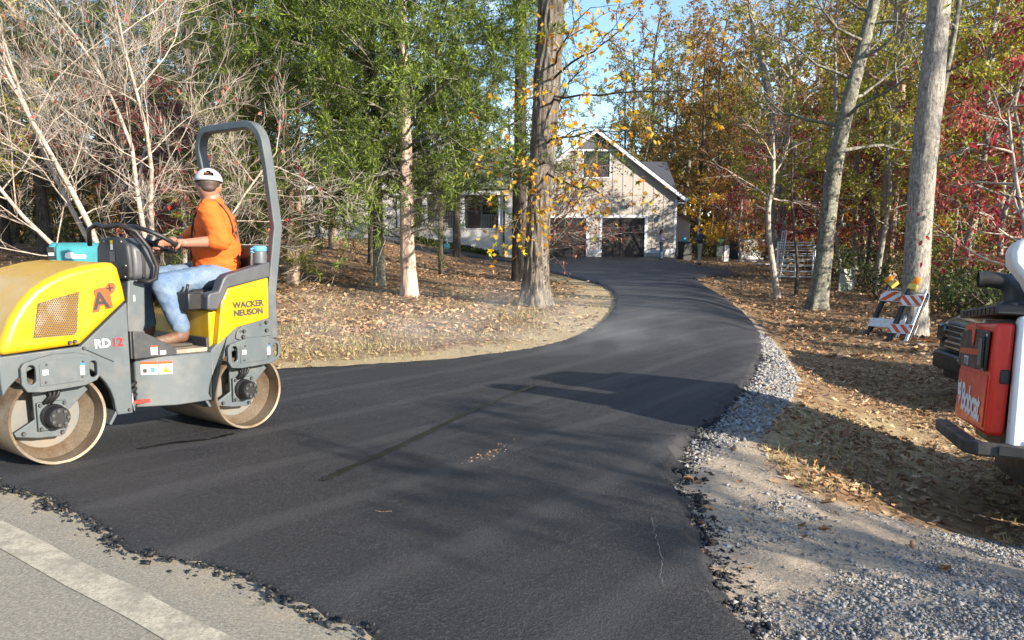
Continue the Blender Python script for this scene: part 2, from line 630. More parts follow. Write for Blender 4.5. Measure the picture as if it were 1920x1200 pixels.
finish(nt, out, c, rg, 0, h, 1.0, 0.013, 0.4)
o = link('driveway', me, 'fresh_asphalt', kind='structure')

# ---- gravel and litter zones (places on the ground)
gravel_outer = G2([(1297, 519), (1345, 548), (1398, 580), (1432, 612), (1478, 668), (1500, 705), (1470, 760), (1432, 800), (1440, 850), (1500, 905), (1700, 960), (1930, 1010), (2400, 1060), (2400, 1330), (1452, 1290)])
GRAVEL = [tuple(p) for p in right_edge[::-1]] + gravel_outer
GRAVEL = [tuple(p) for p in right_edge] + gravel_outer
xs = np.concatenate([-np.geomspace(9, 420, 38)[::-1], np.arange(-8.9, 9.2, 0.11), np.geomspace(9.3, 420, 38)])
ys = np.concatenate([-np.geomspace(1, 300, 18)[::-1], np.arange(-0.8, 19.9, 0.11), np.geomspace(20, 900, 60)])
gx, gy = np.meshgrid(xs, ys)
gz = terrain(gx, gy)
s_road = (gx - L1[0]) * RN[0] + (gy - L1[1]) * RN[1]
on_road = s_road < ROAD_EDGE
gr = inside(GRAVEL, gx, gy)
dgr = edge_dist(GRAVEL, gx, gy)
ind = inside(coarse, gx, gy)
ddr = edge_dist(coarse, gx, gy)
gz = gz - np.where(ind & (ddr > 0.2), 0.05, 0.0) - np.where(on_road, 0.06, 0.0)
rr = np.random.default_rng(5)
gz += np.where(~on_road & (gy < 20), rr.normal(0, 0.004, gz.shape), 0)
# zone weights
w_gravel = np.where(gr, np.clip(0.5 + dgr / 0.5, 0, 1), np.clip(0.5 - dgr / 0.5, 0, 1))
w_gravel = np.maximum(w_gravel, np.clip(1.0 - (s_road - ROAD_EDGE) / 0.9, 0, 1) * (gx > -1) * (s_road > ROAD_EDGE - 0.5))
left_side = (gx < np.interp(gy, [0, 8, 16, 22, 48], [-1, 1, 3, 3.2, 2])) & ~ind
w_straw = np.where(left_side, np.clip(1.15 - ddr / 1.5, 0, 1), 0) * (gy < 30)
w_straw = np.maximum(w_straw, np.where(~left_side & ~gr, 0.52 * np.exp(-((gy - 6.6 - 0.3 * (gx - 2.5)) / 2.2) ** 2), 0))
w_green = np.clip(1 - np.abs(ddr - 1.6) / 1.5, 0, 1) * np.where(left_side, 0.35, 0.35) * (gy < 24)
nx, ny = len(xs), len(ys)
idx = np.arange(nx * ny).reshape(ny, nx)
quad = np.column_stack([idx[:-1, :-1].ravel(), idx[:-1, 1:].ravel(), idx[1:, 1:].ravel(), idx[1:, :-1].ravel()])
me = mesh_np('ground', np.column_stack([gx.ravel(), gy.ravel(), gz.ravel()]), [quad], smooth=True)
col = me.color_attributes.new('zone', 'FLOAT_COLOR', 'POINT')
arr = np.column_stack([w_gravel.ravel(), w_straw.ravel(), w_green.ravel(), np.ones(nx * ny)]).astype(np.float32)
col.data.foreach_set('color', arr.ravel())
m, nt, out = new_mat('leafy_ground')
at = nt.nodes.new('ShaderNodeAttribute'); at.attribute_name = 'zone'
sp = nt.nodes.new('ShaderNodeSeparateColor'); nt.links.new(at.outputs['Color'], sp.inputs['Color'])
v = coords(nt)
# leaf litter: overlapping cells of brown, russet, tan
vo = nt.nodes.new('ShaderNodeTexVoronoi'); vo.inputs['Scale'].default_value = 13; vo.inputs['Randomness'].default_value = 1
wob = nt.nodes.new('ShaderNodeTexNoise'); wob.inputs['Scale'].default_value = 9; wob.inputs['Detail'].default_value = 3
nt.links.new(v, wob.inputs['Vector'])
wv = mixc(nt, 0.22, v, wob.outputs['Color'], 'ADD')
nt.links.new(wv, vo.inputs['Vector'])
sepv = nt.nodes.new('ShaderNodeSeparateColor'); nt.links.new(vo.outputs['Color'], sepv.inputs['Color'])
lit = ramp(nt, sepv.outputs['Red'], [(0.0, (0.10, 0.056, 0.030)), (0.25, (0.18, 0.105, 0.055)), (0.5, (0.27, 0.17, 0.09)), (0.75, (0.35, 0.235, 0.13)), (1.0, (0.14, 0.08, 0.042))])
lit = mixc(nt, maprange(nt, noise(nt, v, 0.5, 4), 0.4, 0.65, 0, 0.45), lit, (0.20, 0.135, 0.07))
straw = ramp(nt, noise(nt, v, 40, 6, 0.7), [(0.3, (0.26, 0.19, 0.10)), (0.7, (0.52, 0.41, 0.24))])
green = ramp(nt, noise(nt, v, 60, 5, 0.7), [(0.3, (0.05, 0.065, 0.018)), (0.7, (0.17, 0.165, 0.05))])
dirt = ramp(nt, noise(nt, v, 70, 7, 0.75), [(0.30, (0.20, 0.155, 0.11)), (0.5, (0.37, 0.30, 0.22)), (0.72, (0.52, 0.44, 0.34))])
st = nt.nodes.new('ShaderNodeTexVoronoi'); st.inputs['Scale'].default_value = 48; nt.links.new(v, st.inputs['Vector'])
sst = nt.nodes.new('ShaderNodeSeparateColor'); nt.links.new(st.outputs['Color'], sst.inputs['Color'])
stones = ramp(nt, sst.outputs['Green'], [(0, (0.10, 0.10, 0.105)), (0.4, (0.24, 0.245, 0.25)), (0.8, (0.38, 0.375, 0.36)), (1, (0.52, 0.5, 0.47))])
stones = mixc(nt, maprange(nt, st.outputs['Distance'], 0.32, 0.62, 0, 0.8), stones, (0.09, 0.08, 0.07))
pat = maprange(nt, noise(nt, v, 1.6, 5, 0.6), 0.52, 0.66)
grv = mixc(nt, pat, dirt, stones)
def soft(w, k=0.9):
    nz = noise(nt, v, 5.0, 6, 0.7)
    return maprange(nt, math_n(nt, 'ADD', w, math_n(nt, 'MULTIPLY', math_n(nt, 'SUBTRACT', nz, 0.5), k)), 0.35, 0.65)
c = mixc(nt, soft(sp.outputs['Blue'], 1.4), lit, green)
c = mixc(nt, soft(sp.outputs['Green'], 1.1), c, straw)
c = mixc(nt, soft(sp.outputs['Red']), c, grv)
hgt = math_n(nt, 'ADD', math_n(nt, 'MULTIPLY', vo.outputs['Distance'], 0.6), noise(nt, v, 80, 5, 0.7))
finish(nt, out, c, 0.92, 0, hgt, 0.7, 0.02, 0.2)
link('ground', me, 'leafy_ground', kind='structure')

# ---- the old road with its worn white edge line
def strip(a0, a1, s0, s1, dz, na=80, ns=10):
    aa = np.linspace(0, 1, na) ** 1.0 * (a1 - a0) + a0
    ss = np.linspace(s0, s1, ns)
    A, S = np.meshgrid(aa, ss)
    X = L1[0] + RD[0] * A + RN[0] * S
    Y = L1[1] + RD[1] * A + RN[1] * S
    idx = np.arange(A.size).reshape(A.shape)
    q = np.column_stack([idx[:-1, :-1].ravel(), idx[:-1, 1:].ravel(), idx[1:, 1:].ravel(), idx[1:, :-1].ravel()])
    return X, Y, np.zeros_like(X) + dz, q
X, Y, Zr, q = strip(-60, 90, -6.2, ROAD_EDGE, 0.0, 300, 30)
Zr = np.zeros_like(Zr) + 0.002
wob_e = rnoise(X.shape[1], 40, 21) * 0.05
X[-1] += RN[0] * wob_e; Y[-1] += RN[1] * wob_e
me = mesh_np('road', np.column_stack([X.ravel(), Y.ravel(), Zr.ravel()]), [q])
bm = bmesh.new(); bm.from_mesh(me)
if sum(f.normal.z for f in bm.faces) < 0: bmesh.ops.reverse_faces(bm, faces=bm.faces)
bm.to_mesh(me); bm.free()
m, nt, out = new_mat('old_road')
v = coords(nt)
g = noise(nt, v, 75, 8, 0.85)
c = ramp(nt, g, [(0.30, (0.095, 0.085, 0.066)), (0.5, (0.235, 0.215, 0.172)), (0.70, (0.46, 0.42, 0.34))])
sand = maprange(nt, noise(nt, v, 1.6, 7, 0.7), 0.40, 0.56)
sx = nt.nodes.new('ShaderNodeVectorMath'); sx.operation = 'DOT_PRODUCT'
nt.links.new(v, sx.inputs[0]); sx.inputs[1].default_value = (RN[0], RN[1], 0)
s0v = float(L1 @ RN)
near_edge = maprange(nt, sx.outputs['Value'], s0v + 0.12, s0v + 0.55)
sandc = ramp(nt, noise(nt, v, 90, 5, 0.7), [(0.3, (0.32, 0.235, 0.13)), (0.7, (0.62, 0.49, 0.29))])
c = mixc(nt, math_n(nt, 'MULTIPLY', math_n(nt, 'MULTIPLY', sand, near_edge), 0.85), c, sandc)
tar = math_n(nt, 'MULTIPLY', maprange(nt, noise(nt, v, 5.5, 5, 0.7), 0.60, 0.66), near_edge)
c = mixc(nt, maprange(nt, noise(nt, v, 2.2, 6, 0.7), 0.58, 0.72, 0, 0.35), c, (0.13, 0.115, 0.095))
c = mixc(nt, math_n(nt, 'MULTIPLY', tar, 0.75), c, (0.045, 0.04, 0.035))
vc = nt.nodes.new('ShaderNodeTexVoronoi'); vc.feature = 'DISTANCE_TO_EDGE'; vc.inputs['Scale'].default_value = 1.1; nt.links.new(mixc(nt, 0.3, v, wob.outputs['Color'] if False else v, 'ADD'), vc.inputs['Vector'])
ck = maprange(nt, vc.outputs['Distance'], 0.004, 0.0)
c = mixc(nt, math_n(nt, 'MULTIPLY', ck, 0.4), c, (0.05, 0.045, 0.04))
finish(nt, out, c, 0.88, 0, g, 0.8, 0.008, 0.3)
road = link('road', me, 'old_road', kind='structure')

X, Y, Zr, q = strip(-60, 90, -0.075, 0.075, 0.0, 600, 3)
Zr = np.zeros_like(Zr) + 0.006
X[0] += RN[0] * rnoise(600, 150, 22) * 0.012; Y[0] += RN[1] * rnoise(600, 150, 22) * 0.012
X[2] += RN[0] * rnoise(600, 150, 23) * 0.012; Y[2] += RN[1] * rnoise(600, 150, 23) * 0.012
me = mesh_np('edge_line', np.column_stack([X.ravel(), Y.ravel(), Zr.ravel()]), [q])
bm = bmesh.new(); bm.from_mesh(me)
if sum(f.normal.z for f in bm.faces) < 0: bmesh.ops.reverse_faces(bm, faces=bm.faces)
bm.to_mesh(me); bm.free()
m, nt, out = new_mat('worn_line_paint')
v = coords(nt)
g = noise(nt, v, 75, 8, 0.85)
c = ramp(nt, g, [(0.38, (0.19, 0.17, 0.13)), (0.50, (0.43, 0.385, 0.29)), (0.70, (0.60, 0.54, 0.42))])
c = mixc(nt, maprange(nt, noise(nt, v, 7, 7, 0.75), 0.44, 0.60, 0, 0.85), c, (0.25, 0.225, 0.175))
finish(nt, out, c, 0.85, 0, g, 0.6, 0.006, 0.3)
link('edge_line', me, 'worn_line_paint', road)

# ---- loose stone, crumbs, fallen leaves
phi = 1.0
ICO_V = np.array([(1, 0, 0), (-1, 0, 0), (0, 1, 0), (0, -1, 0), (0, 0, 1), (0, 0, -1)], float)
NV = 6
def hull_faces(P):
    bm = bmesh.new()
    for p in P: bm.verts.new(p)
    bmesh.ops.convex_hull(bm, input=bm.verts)
    bm.verts.index_update()
    f = [[v.index for v in fc.verts] for fc in bm.faces]
    bm.free()
    return np.array(f)
ICO_F = hull_faces(ICO_V)
def pebbles(P, size, rng, flat=0.6):
    n = len(P)
    base = ICO_V[None] * (1 + rng.uniform(-0.3, 0.3, (n, NV, 1))) + rng.uniform(-0.28, 0.28, (n, NV, 3))
    sc = size[:, None] * np.column_stack([rng.uniform(0.7, 1.3, n), rng.uniform(0.7, 1.3, n), rng.uniform(0.6, 1.1, n) * flat])
    B = base * sc[:, None, :]
    a = rng.uniform(0, 6.28, n); b = rng.normal(0, 0.5, n)
    ca, sa, cb, sb = np.cos(a)[:, None], np.sin(a)[:, None], np.cos(b)[:, None], np.sin(b)[:, None]
    x, y, z = B[..., 0], B[..., 1], B[..., 2]
    y, z = y * cb - z * sb, y * sb + z * cb
    x, y = x * ca - y * sa, x * sa + y * ca
    V = np.stack([x, y, z], 2) + P[:, None, :]
    Fc = (ICO_F[None] + (np.arange(n) * NV)[:, None, None]).reshape(-1, 3)
    return V.reshape(-1, 3), Fc
def scatter(n, box, rng, near=3.0):
    """more points close to where people stand at the road"""
    x0, x1, y0, y1 = box
    u = rng.uniform(0, 1, n)
    y = y0 * (y1 / y0) ** u
    x = rng.uniform(x0, x1, n)
    return x, y
rng = np.random.default_rng(31)
x = rng.uniform(0.9, 4.6, 330000); y = 1.9 * (16 / 1.9) ** rng.uniform(0, 1, 330000)
keep = inside(GRAVEL, x, y) & (edge_dist(coarse, x, y) > 0.06) & ~inside(coarse, x, y)
x, y = x[keep], y[keep]
pz = np.sin(x * 2.3 + 1.1 * np.sin(y * 1.9)) * np.sin(y * 1.6 + 0.8 * np.sin(x * 2.7)) + 0.5 * np.sin(x * 5.1 - y * 4.3)
dens = np.clip(0.06 + 0.5 * pz + 1.2 * sstep(3.45 - y, 0, 0.7) + 0.8 * sstep(y, 5.7, 6.6), 0.035, 1) * 0.62
k = rng.uniform(0, 1, len(x)) < dens
x, y = x[k], y[k]
size = np.clip(rng.lognormal(math.log(0.0062), 0.45, len(x)), 0.003, 0.020) * np.clip(y / 4.0, 1, 2.0)
P = np.column_stack([x, y, terrain(x, y) + size * 0.25])
V, Fc = pebbles(P, size, rng)
def island_mat(name, cols, rough=0.85):
    m, nt, out = new_mat(name)
    g = nt.nodes.new('ShaderNodeNewGeometry')
    c = ramp(nt, g.outputs['Random Per Island'], [(i / len(cols), cl) for i, cl in enumerate(cols)])
    v = coords(nt)
    c = mixc(nt, 0.5, c, ramp(nt, noise(nt, v, 160, 4, 0.7), [(0.3, (0.25, 0.25, 0.25)), (0.7, (0.8, 0.8, 0.8))]), 'OVERLAY')
    finish(nt, out, c, rough, 0, None, spec=0.3)
island_mat('gravel_stone', [(0.10, 0.102, 0.108), (0.19, 0.195, 0.205), (0.27, 0.275, 0.28), (0.24, 0.22, 0.19), (0.35, 0.335, 0.31), (0.15, 0.15, 0.155), (0.21, 0.19, 0.16)])
g = link('gravel', mesh_np('gravel', V, [Fc]), 'gravel_stone', kind='stuff')
tag(g, 'loose grey crushed stone along the driveway shoulder', 'gravel')

# crumbs of hot mix spilled past the edge
i = rng.integers(0, nb, 60000)
sel = (base[i, 1] < 11) & ((base[i, 0] > 0.3) | (rng.uniform(0, 1, len(i)) < 0.22))
i = i[sel][:9500]
spill = np.where((base[i, 0] > 0.4) & (base[i, 1] > 1.5), 0.085, 0.028)
q = base[i] + nrm[i] * (np.abs(rng.normal(0, 1, len(i))) * spill + 0.03)[:, None] + rng.normal(0, 0.02, (len(i), 2))
size = np.clip(rng.lognormal(math.log(0.0085), 0.45, len(i)), 0.003, 0.022)
on = ((q - L1) @ RN) < ROAD_EDGE
zq = np.where(on, 0.002, terrain(q[:, 0], q[:, 1])) + size * 0.2 + 0.03 * np.clip(1 - np.linalg.norm(q - base[i], axis=1) / 0.09, 0, 1)
V, Fc = pebbles(np.column_stack([q, zq]), size, rng, 0.75)
island_mat('asphalt_crumb', [(0.008, 0.008, 0.009), (0.016, 0.016, 0.018), (0.028, 0.028, 0.03), (0.012, 0.012, 0.013)], 0.6)
g = link('asphalt_crumbs', mesh_np('asphalt_crumbs', V, [Fc]), 'asphalt_crumb', kind='stuff')
tag(g, 'black crumbs of fresh asphalt spilled along the driveway edge', 'asphalt crumbs')

def flat_leaves(x, y, z, size, rng, lobed):
    n = len(x)
    if lobed:   # an oak leaf: wavy outline round a midrib
        t = np.array([(0, 0, 0), (0.16, 0.16, 0), (0.34, 0.09, 0), (0.5, 0.30, 0), (0.66, 0.14, 0), (0.82, 0.22, 0), (1, 0, 0),
                      (0.82, -0.22, 0), (0.66, -0.14, 0), (0.5, -0.30, 0), (0.34, -0.09, 0), (0.16, -0.16, 0)])
        fs = np.array([(0, 2, 1), (0, 4, 2), (2, 4, 3), (4, 6, 5), (0, 6, 4), (0, 10, 6), (0, 11, 10), (10, 8, 6), (10, 9, 8), (8, 7, 6)])
    else:
        t = np.array([(0, 0, 0), (0.45, 0.26, 0), (1, 0, 0), (0.45, -0.26, 0)])
        fs = np.array([(0, 2, 1), (0, 3, 2)])
    B = t[None] * size[:, None, None]
    fold = rng.uniform(0.1, 1.1, n)[:, None]
    curl = rng.uniform(-0.9, 1.6, n)[:, None]
    X = B[..., 0] - size[:, None] * 0.5
    Yv = B[..., 1] * np.cos(fold * 0.7)
    Zv = np.abs(B[..., 1]) * np.sin(fold) + curl * X * X / size[:, None] * 0.9
    pitch = rng.normal(0, 0.28, n)[:, None]; roll = rng.normal(0, 0.35, n)[:, None]
    X, Zv = X * np.cos(pitch) - Zv * np.sin(pitch), X * np.sin(pitch) + Zv * np.cos(pitch)
    Yv, Zv = Yv * np.cos(roll) - Zv * np.sin(roll), Yv * np.sin(roll) + Zv * np.cos(roll)
    a = rng.uniform(0, 6.283, n)[:, None]
    X, Yv = X * np.cos(a) - Yv * np.sin(a), X * np.sin(a) + Yv * np.cos(a)
    Zv -= Zv.min(1)[:, None]
    V = np.stack([X + x[:, None], Yv + y[:, None], Zv + z[:, None]], 2)
    k = len(t)
    Fc = (fs[None] + (np.arange(n) * k)[:, None, None]).reshape(-1, 3)
    return V.reshape(-1, 3), Fc
def litter(n, box, rng):
    x, y = scatter(n, box, rng)
    ok = ~inside(coarse, x, y)
    x, y = x[ok], y[ok]
    g = inside(GRAVEL, x, y)
    dg = edge_dist(GRAVEL, x, y)
    s = (x - L1[0]) * RN[0] + (y - L1[1]) * RN[1]
    dd = edge_dist(coarse, x, y)
    p = np.where(g, 0.05 * np.exp(-dg / 0.3) + 0.004, np.clip(0.25 + dg, 0, 1))
    lf = x < np.interp(y, [0, 8, 16, 22, 48], [-1, 1, 3, 3.2, 2])
    p = np.where(lf, np.clip((dd - 0.25) / 2.6, 0.05, 1), p)
    cl = 0.55 + 0.45 * np.sin(x * 1.9 + 1.7 * np.sin(y * 0.9)) * np.sin(y * 1.5 + 1.2 * np.sin(x * 1.1))
    p = p * cl * (s > ROAD_EDGE + 0.15)
    k = rng.uniform(0, 1, len(x)) < p
    return x[k], y[k]
LIT = [(0.46, 0.28, 0.135), (0.31, 0.16, 0.07), (0.52, 0.37, 0.21), (0.19, 0.10, 0.05), (0.60, 0.45, 0.28), (0.34, 0.20, 0.095), (0.46, 0.32, 0.18), (0.24, 0.135, 0.065)]
leaf_mat('fallen_leaf', LIT, 0.15, 0.7, 0.0)
rng = np.random.default_rng(77)
x, y = litter(46000, (0.9, 10, 3.2, 13), rng)
x2, y2 = litter(26000, (-9, 3.5, 6, 15), rng)
x = np.concatenate([x, x2]); y = np.concatenate([y, y2])
V, Fc = flat_leaves(x, y, terrain(x, y) + rng.uniform(0, 0.012, len(x)), rng.uniform(0.038, 0.09, len(x)), rng, True)
g = link('fallen_leaves', mesh_np('fallen_leaves', V, [Fc]), 'fallen_leaf', kind='stuff')
tag(g, 'brown fallen oak leaves strewn beside the driveway', 'fallen leaves')
x, y = litter(110000, (-24, 26, 12.5, 46), rng)
V, Fc = flat_leaves(x, y, terrain(x, y) + rng.uniform(0, 0.012, len(x)), rng.uniform(0.08, 0.17, len(x)), rng, False)
g = link('leaf_carpet', mesh_np('leaf_carpet', V, [Fc]), 'fallen_leaf', kind='stuff')
tag(g, 'russet leaf carpet on the lawn and woodland floor', 'leaf carpet')

# thin grass between the leaves
def blades(x, y, rng, h0, h1, w=0.006):
    n = len(x)
    z = terrain(x, y)
    a = rng.uniform(0, 6.283, n); h = rng.uniform(h0, h1, n)
    lean = rng.uniform(0.2, 0.9, n); la = rng.uniform(0, 6.283, n)
    P0 = np.column_stack([x - np.cos(a) * w, y - np.sin(a) * w, z])
    P1 = np.column_stack([x + np.cos(a) * w, y + np.sin(a) * w, z])
    P2 = np.column_stack([x + np.cos(la) * lean * h, y + np.sin(la) * lean * h, z + h])
    V = np.stack([P0, P1, P2], 1).reshape(-1, 3)
    return V, np.arange(3 * n).reshape(-1, 3)
x, y = scatter(90000, (-8, 9, 4.3, 24), rng)
s = (x - L1[0]) * RN[0] + (y - L1[1]) * RN[1]
dd = edge_dist(coarse, x, y); g_ = inside(GRAVEL, x, y)
cl = np.sin(x * 1.3 + 2 * np.sin(y * 0.7)) * np.sin(y * 1.1 + 1.5 * np.sin(x * 0.9))
pr = np.where(x < 1.2, np.clip((dd - 0.3) / 1.2, 0, 1) * np.clip((cl + 0.5), 0.1, 1), np.clip(cl - 0.1, 0.03, 1) * 0.8) * np.where(g_, 0.02, 1)
k = (rng.uniform(0, 1, len(x)) < pr) & ~inside(coarse, x, y) & (s > ROAD_EDGE + 0.3)
V, Fc = blades(x[k], y[k], rng, 0.025, 0.075)
leaf_mat('dry_grass', [(0.22, 0.21, 0.07), (0.38, 0.31, 0.13), (0.50, 0.40, 0.20), (0.30, 0.27, 0.10)], 0.3, 0.6, 0)
g = link('grass', mesh_np('grass', V, [Fc]), 'dry_grass', kind='stuff')
tag(g, 'thin yellowing grass between the fallen leaves', 'grass')
# ------------------------------------------------------------------ garage and house
mat('siding_greige', (0.335, 0.305, 0.265), 0.75, col2=(0.30, 0.275, 0.24), scale=1.5, bscale=30, bump=0.2)
mat('trim_white', (0.56, 0.57, 0.59), 0.5, col2=(0.48, 0.49, 0.50), scale=2, bump=0.1)
mat('door_wood', (0.009, 0.007, 0.007), 0.5, col2=(0.018, 0.013, 0.011), scale=3, stretch=(6, 6, 0.6), bump=0.3, bscale=25)
mat('gable_dark', (0.06, 0.062, 0.068), 0.7, col2=(0.085, 0.085, 0.09), scale=6, bump=0.4, bscale=20)
mat('black_metal', (0.012, 0.012, 0.013), 0.45, bump=0.05)
mat('foundation', (0.42, 0.41, 0.38), 0.9, col2=(0.3, 0.29, 0.27), scale=3, bscale=40, bump=0.4)
mat('rake_brown', (0.16, 0.09, 0.055), 0.7, bump=0.2)
def shingle_mat(name, a, b):
    m, nt, out = new_mat(name)
    v = coords(nt)
    br = nt.nodes.new('ShaderNodeTexBrick')
    br.inputs['Scale'].default_value = 3.0
    br.inputs['Color1'].default_value = a + (1,); br.inputs['Color2'].default_value = b + (1,)
    br.inputs['Mortar'].default_value = tuple(x * 0.5 for x in a) + (1,)
    br.inputs['Mortar Size'].default_value = 0.012
    nt.links.new(v, br.inputs['Vector'])
    c = mixc(nt, 0.5, br.outputs['Color'], ramp(nt, noise(nt, v, 2.5, 6, 0.7), [(0.3, a), (0.7, b)]))
    finish(nt, out, c, 0.9, 0, br.outputs['Fac'], 0.4, 0.02, 0.2)
shingle_mat('shingle_slate', (0.045, 0.05, 0.058), (0.085, 0.09, 0.10))
shingle_mat('shingle_tan', (0.26, 0.235, 0.21), (0.36, 0.33, 0.30))
m, nt, out = new_mat('painted_brick')
v = coords(nt, (1, 1, 1), (math.pi / 2, 0, 0))
br = nt.nodes.new('ShaderNodeTexBrick')
br.inputs['Scale'].default_value = 4.5
br.inputs['Color1'].default_value = (0.48, 0.465, 0.44, 1); br.inputs['Color2'].default_value = (0.42, 0.405, 0.385, 1)
br.inputs['Mortar'].default_value = (0.44, 0.43, 0.41, 1)
nt.links.new(v, br.inputs['Vector'])
finish(nt, out, br.outputs['Color'], 0.8, 0, br.outputs['Fac'], -0.4, 0.01, 0.3)
def glass_mat(name, tint=(0.012, 0.014, 0.016)):
    m, nt, out = new_mat(name)
    finish(nt, out, tint, 0.08, 0, noise(nt, coords(nt), 1.5, 2), 0.03, 0.02, 0.7)
glass_mat('window_glass')

YG = 48.0
PKX, PKZ = 5.0, 7.62           # roof peak of the gable
GX0, GX1 = 0.06, 9.94          # side walls
SL = 0.738
GB = 0.02                      # floor
def gable_z(x): return PKZ - 0.16 - SL * abs(x - PKX)
t = thing('garage', 'pale board-and-batten garage with steep gable, two dark doors and white trim', 'garage', (0, 0, 0))
# front wall with openings, built of panels around the two doors and the window
DW = [(1.92, 4.50), (5.46, 8.04)]
DZ = 2.40
WX0, WX1, WZ0, WZ1 = 4.28, 5.84, 4.80, 6.28
w = MB()
def wall_poly(poly): w.prism(poly, YG, YG + 0.14)
# lower band up to door heads
xs_ = [GX0] + [q for d in DW for q in d] + [GX1]
for a, b in ((GX0, DW[0][0]), (DW[0][1], DW[1][0]), (DW[1][1], GX1)):
    wall_poly([(a, 0.30), (b, 0.30), (b, DZ), (a, DZ)])
hz = 3.55
wall_poly([(GX0, DZ), (GX1, DZ), (GX1, hz), (GX0, hz)])
# gable part left, right, below, above the window
gl = gable_z(GX0)
wall_poly([(GX0, hz), (WX0, hz), (WX0, gable_z(WX0)), (GX0, max(hz + 0.01, gl))])
wall_poly([(WX1, hz), (GX1, hz), (GX1, max(hz + 0.01, gable_z(GX1))), (WX1, gable_z(WX1))])
wall_poly([(WX0, hz), (WX1, hz), (WX1, WZ0), (WX0, WZ0)])
wall_poly([(WX0, WZ1), (WX1, WZ1), (WX1, gable_z(WX1)), (PKX, gable_z(PKX)), (WX0, gable_z(WX0))])
# side and rear walls
w.bb(GX1 - 0.14, GX1, YG + 0.14, 57.5, 0.0, 3.55)
w.bb(GX0, GX0 + 0.14, YG + 0.14, 57.5, 0.0, 3.55)
w.prism([(GX0 + 0.14, 0.0), (GX1 - 0.14, 0.0), (GX1 - 0.14, gable_z(GX1 - 0.14)), (PKX, gable_z(PKX)), (GX0 + 0.14, gable_z(GX0 + 0.14))], 57.36, 57.5)
w.build('wall', 'siding_greige', t)
for a, b in ((GX0, DW[0][0]), (DW[0][1], DW[1][0]), (DW[1][1], GX1)):
    MB().bb(a + 0.01, b - 0.01, YG - 0.012, YG + 0.14, -0.35, 0.30).build('foundation', 'foundation', t)
# battens
bt_h = MB().box((0, 0, 0), (0.055, 0.022, 1.0)).mesh('batten')
bx = GX0 + 0.42
def batten(x, z0, z1):
    if z1 - z0 < 0.15: return
    o = link('batten', bt_h, 'siding_greige', t)
    o.location = (x, YG - 0.012, (z0 + z1) / 2)
    o.scale = (1, 1, z1 - z0)
while bx < GX1 - 0.2:
    in_door = any(a - 0.16 < bx < b + 0.16 for a, b in DW)
    z0 = DZ + 0.18 if in_door else 0.52
    top = min(gable_z(bx) - 0.05, 6.36)
    batten(bx, z0, min(3.28, top))
    if WX0 - 0.09 < bx < WX1 + 0.09:
        batten(bx, 3.36, WZ0 - 0.08)
    else:
        batten(bx, 3.36, top)
    bx += 0.62
o = MB().bb(GX0 + 0.13, GX1 - 0.13, YG - 0.026, YG - 0.001, 3.28, 3.36).build('band_board', 'siding_greige', t)
# dark shingled peak above the board
z_pk = 6.40
hx_ = (PKZ - 0.2 - z_pk) / SL
MB().prism([(PKX - hx_, z_pk), (PKX + hx_, z_pk), (PKX, PKZ - 0.22)], YG - 0.05, YG - 0.002).build('gable_panel', 'gable_dark', t)
MB().bb(PKX - hx_ - 0.05, PKX + hx_ + 0.05, YG - 0.07, YG - 0.003, z_pk - 0.09, z_pk - 0.002).build('peak_board', 'trim_white', t)
# trim
for a, b in DW:
    MB().bb(a - 0.16, a, YG - 0.03, YG + 0.1, 0.52, DZ + 0.0).build('door_casing', 'trim_white', t)
    MB().bb(b, b + 0.16, YG - 0.03, YG + 0.1, 0.52, DZ + 0.0).build('door_casing', 'trim_white', t)
    MB().bb(a - 0.16, b + 0.16, YG - 0.034, YG + 0.1, DZ + 0.0, DZ + 0.17).build('door_head', 'trim_white', t)
for a, b in ((GX0, DW[0][0]), (DW[0][1], DW[1][0]), (DW[1][1], GX1)):
    MB().bb(a + 0.0, b - 0.0, YG - 0.036, YG - 0.001, 0.30, 0.52).build('base_board', 'trim_white', t)
MB().bb(GX1 - 0.13, GX1 + 0.02, YG - 0.028, YG + 0.15, 0.52, 3.5).build('corner_board', 'trim_white', t)
MB().bb(GX0 - 0.02, GX0 + 0.13, YG - 0.028, YG + 0.15, 0.52, 3.5).build('corner_board', 'trim_white', t)
# roof: two slabs, white rakes, boxed eave
for sgn in (-1, 1):
    ex = PKX + sgn * 5.45
    ez = PKZ - SL * 5.45
    r = MB().prism([(PKX, PKZ), (ex, ez), (ex, ez - 0.06), (PKX, PKZ - 0.06)], YG - 0.42, 58.0)
    r.build('roof_slope', 'shingle_slate', t)
    rk = MB().prism([(PKX, PKZ - 0.065), (ex, ez - 0.065), (ex, ez - 0.30), (PKX, PKZ - 0.30)], YG - 0.40, YG - 0.36)
    rk.build('rake_board', 'trim_white', t)
    sf = MB().prism([(PKX, PKZ - 0.26), (ex - sgn * 0.03, ez - 0.26), (ex - sgn * 0.03, ez - 0.29), (PKX, PKZ - 0.29)], YG - 0.357, YG - 0.03)
    sf.build('soffit', 'trim_white', t)
    ev = MB().bb(min(ex - sgn * 0.5, ex - sgn * 0.02), max(ex - sgn * 0.5, ex - sgn * 0.02), YG - 0.41, YG - 0.003, ez - 0.36, ez - 0.305)
    ev.build('eave_return', 'trim_white', t)
    gut = MB().tube([(ex + sgn * 0.05, YG - 0.4, ez - 0.13), (ex + sgn * 0.05, 58, ez - 0.13)], 0.07, 6)
    gut.build('gutter', 'trim_white', t)
MB().tube([(10.42, YG - 0.2, 3.42), (10.2, YG + 0.05, 3.2), (9.99, YG + 0.18, 3.05), (9.99, YG + 0.18, 0.1)], 0.045, 8).build('downspout', 'black_metal', t, smooth=True)
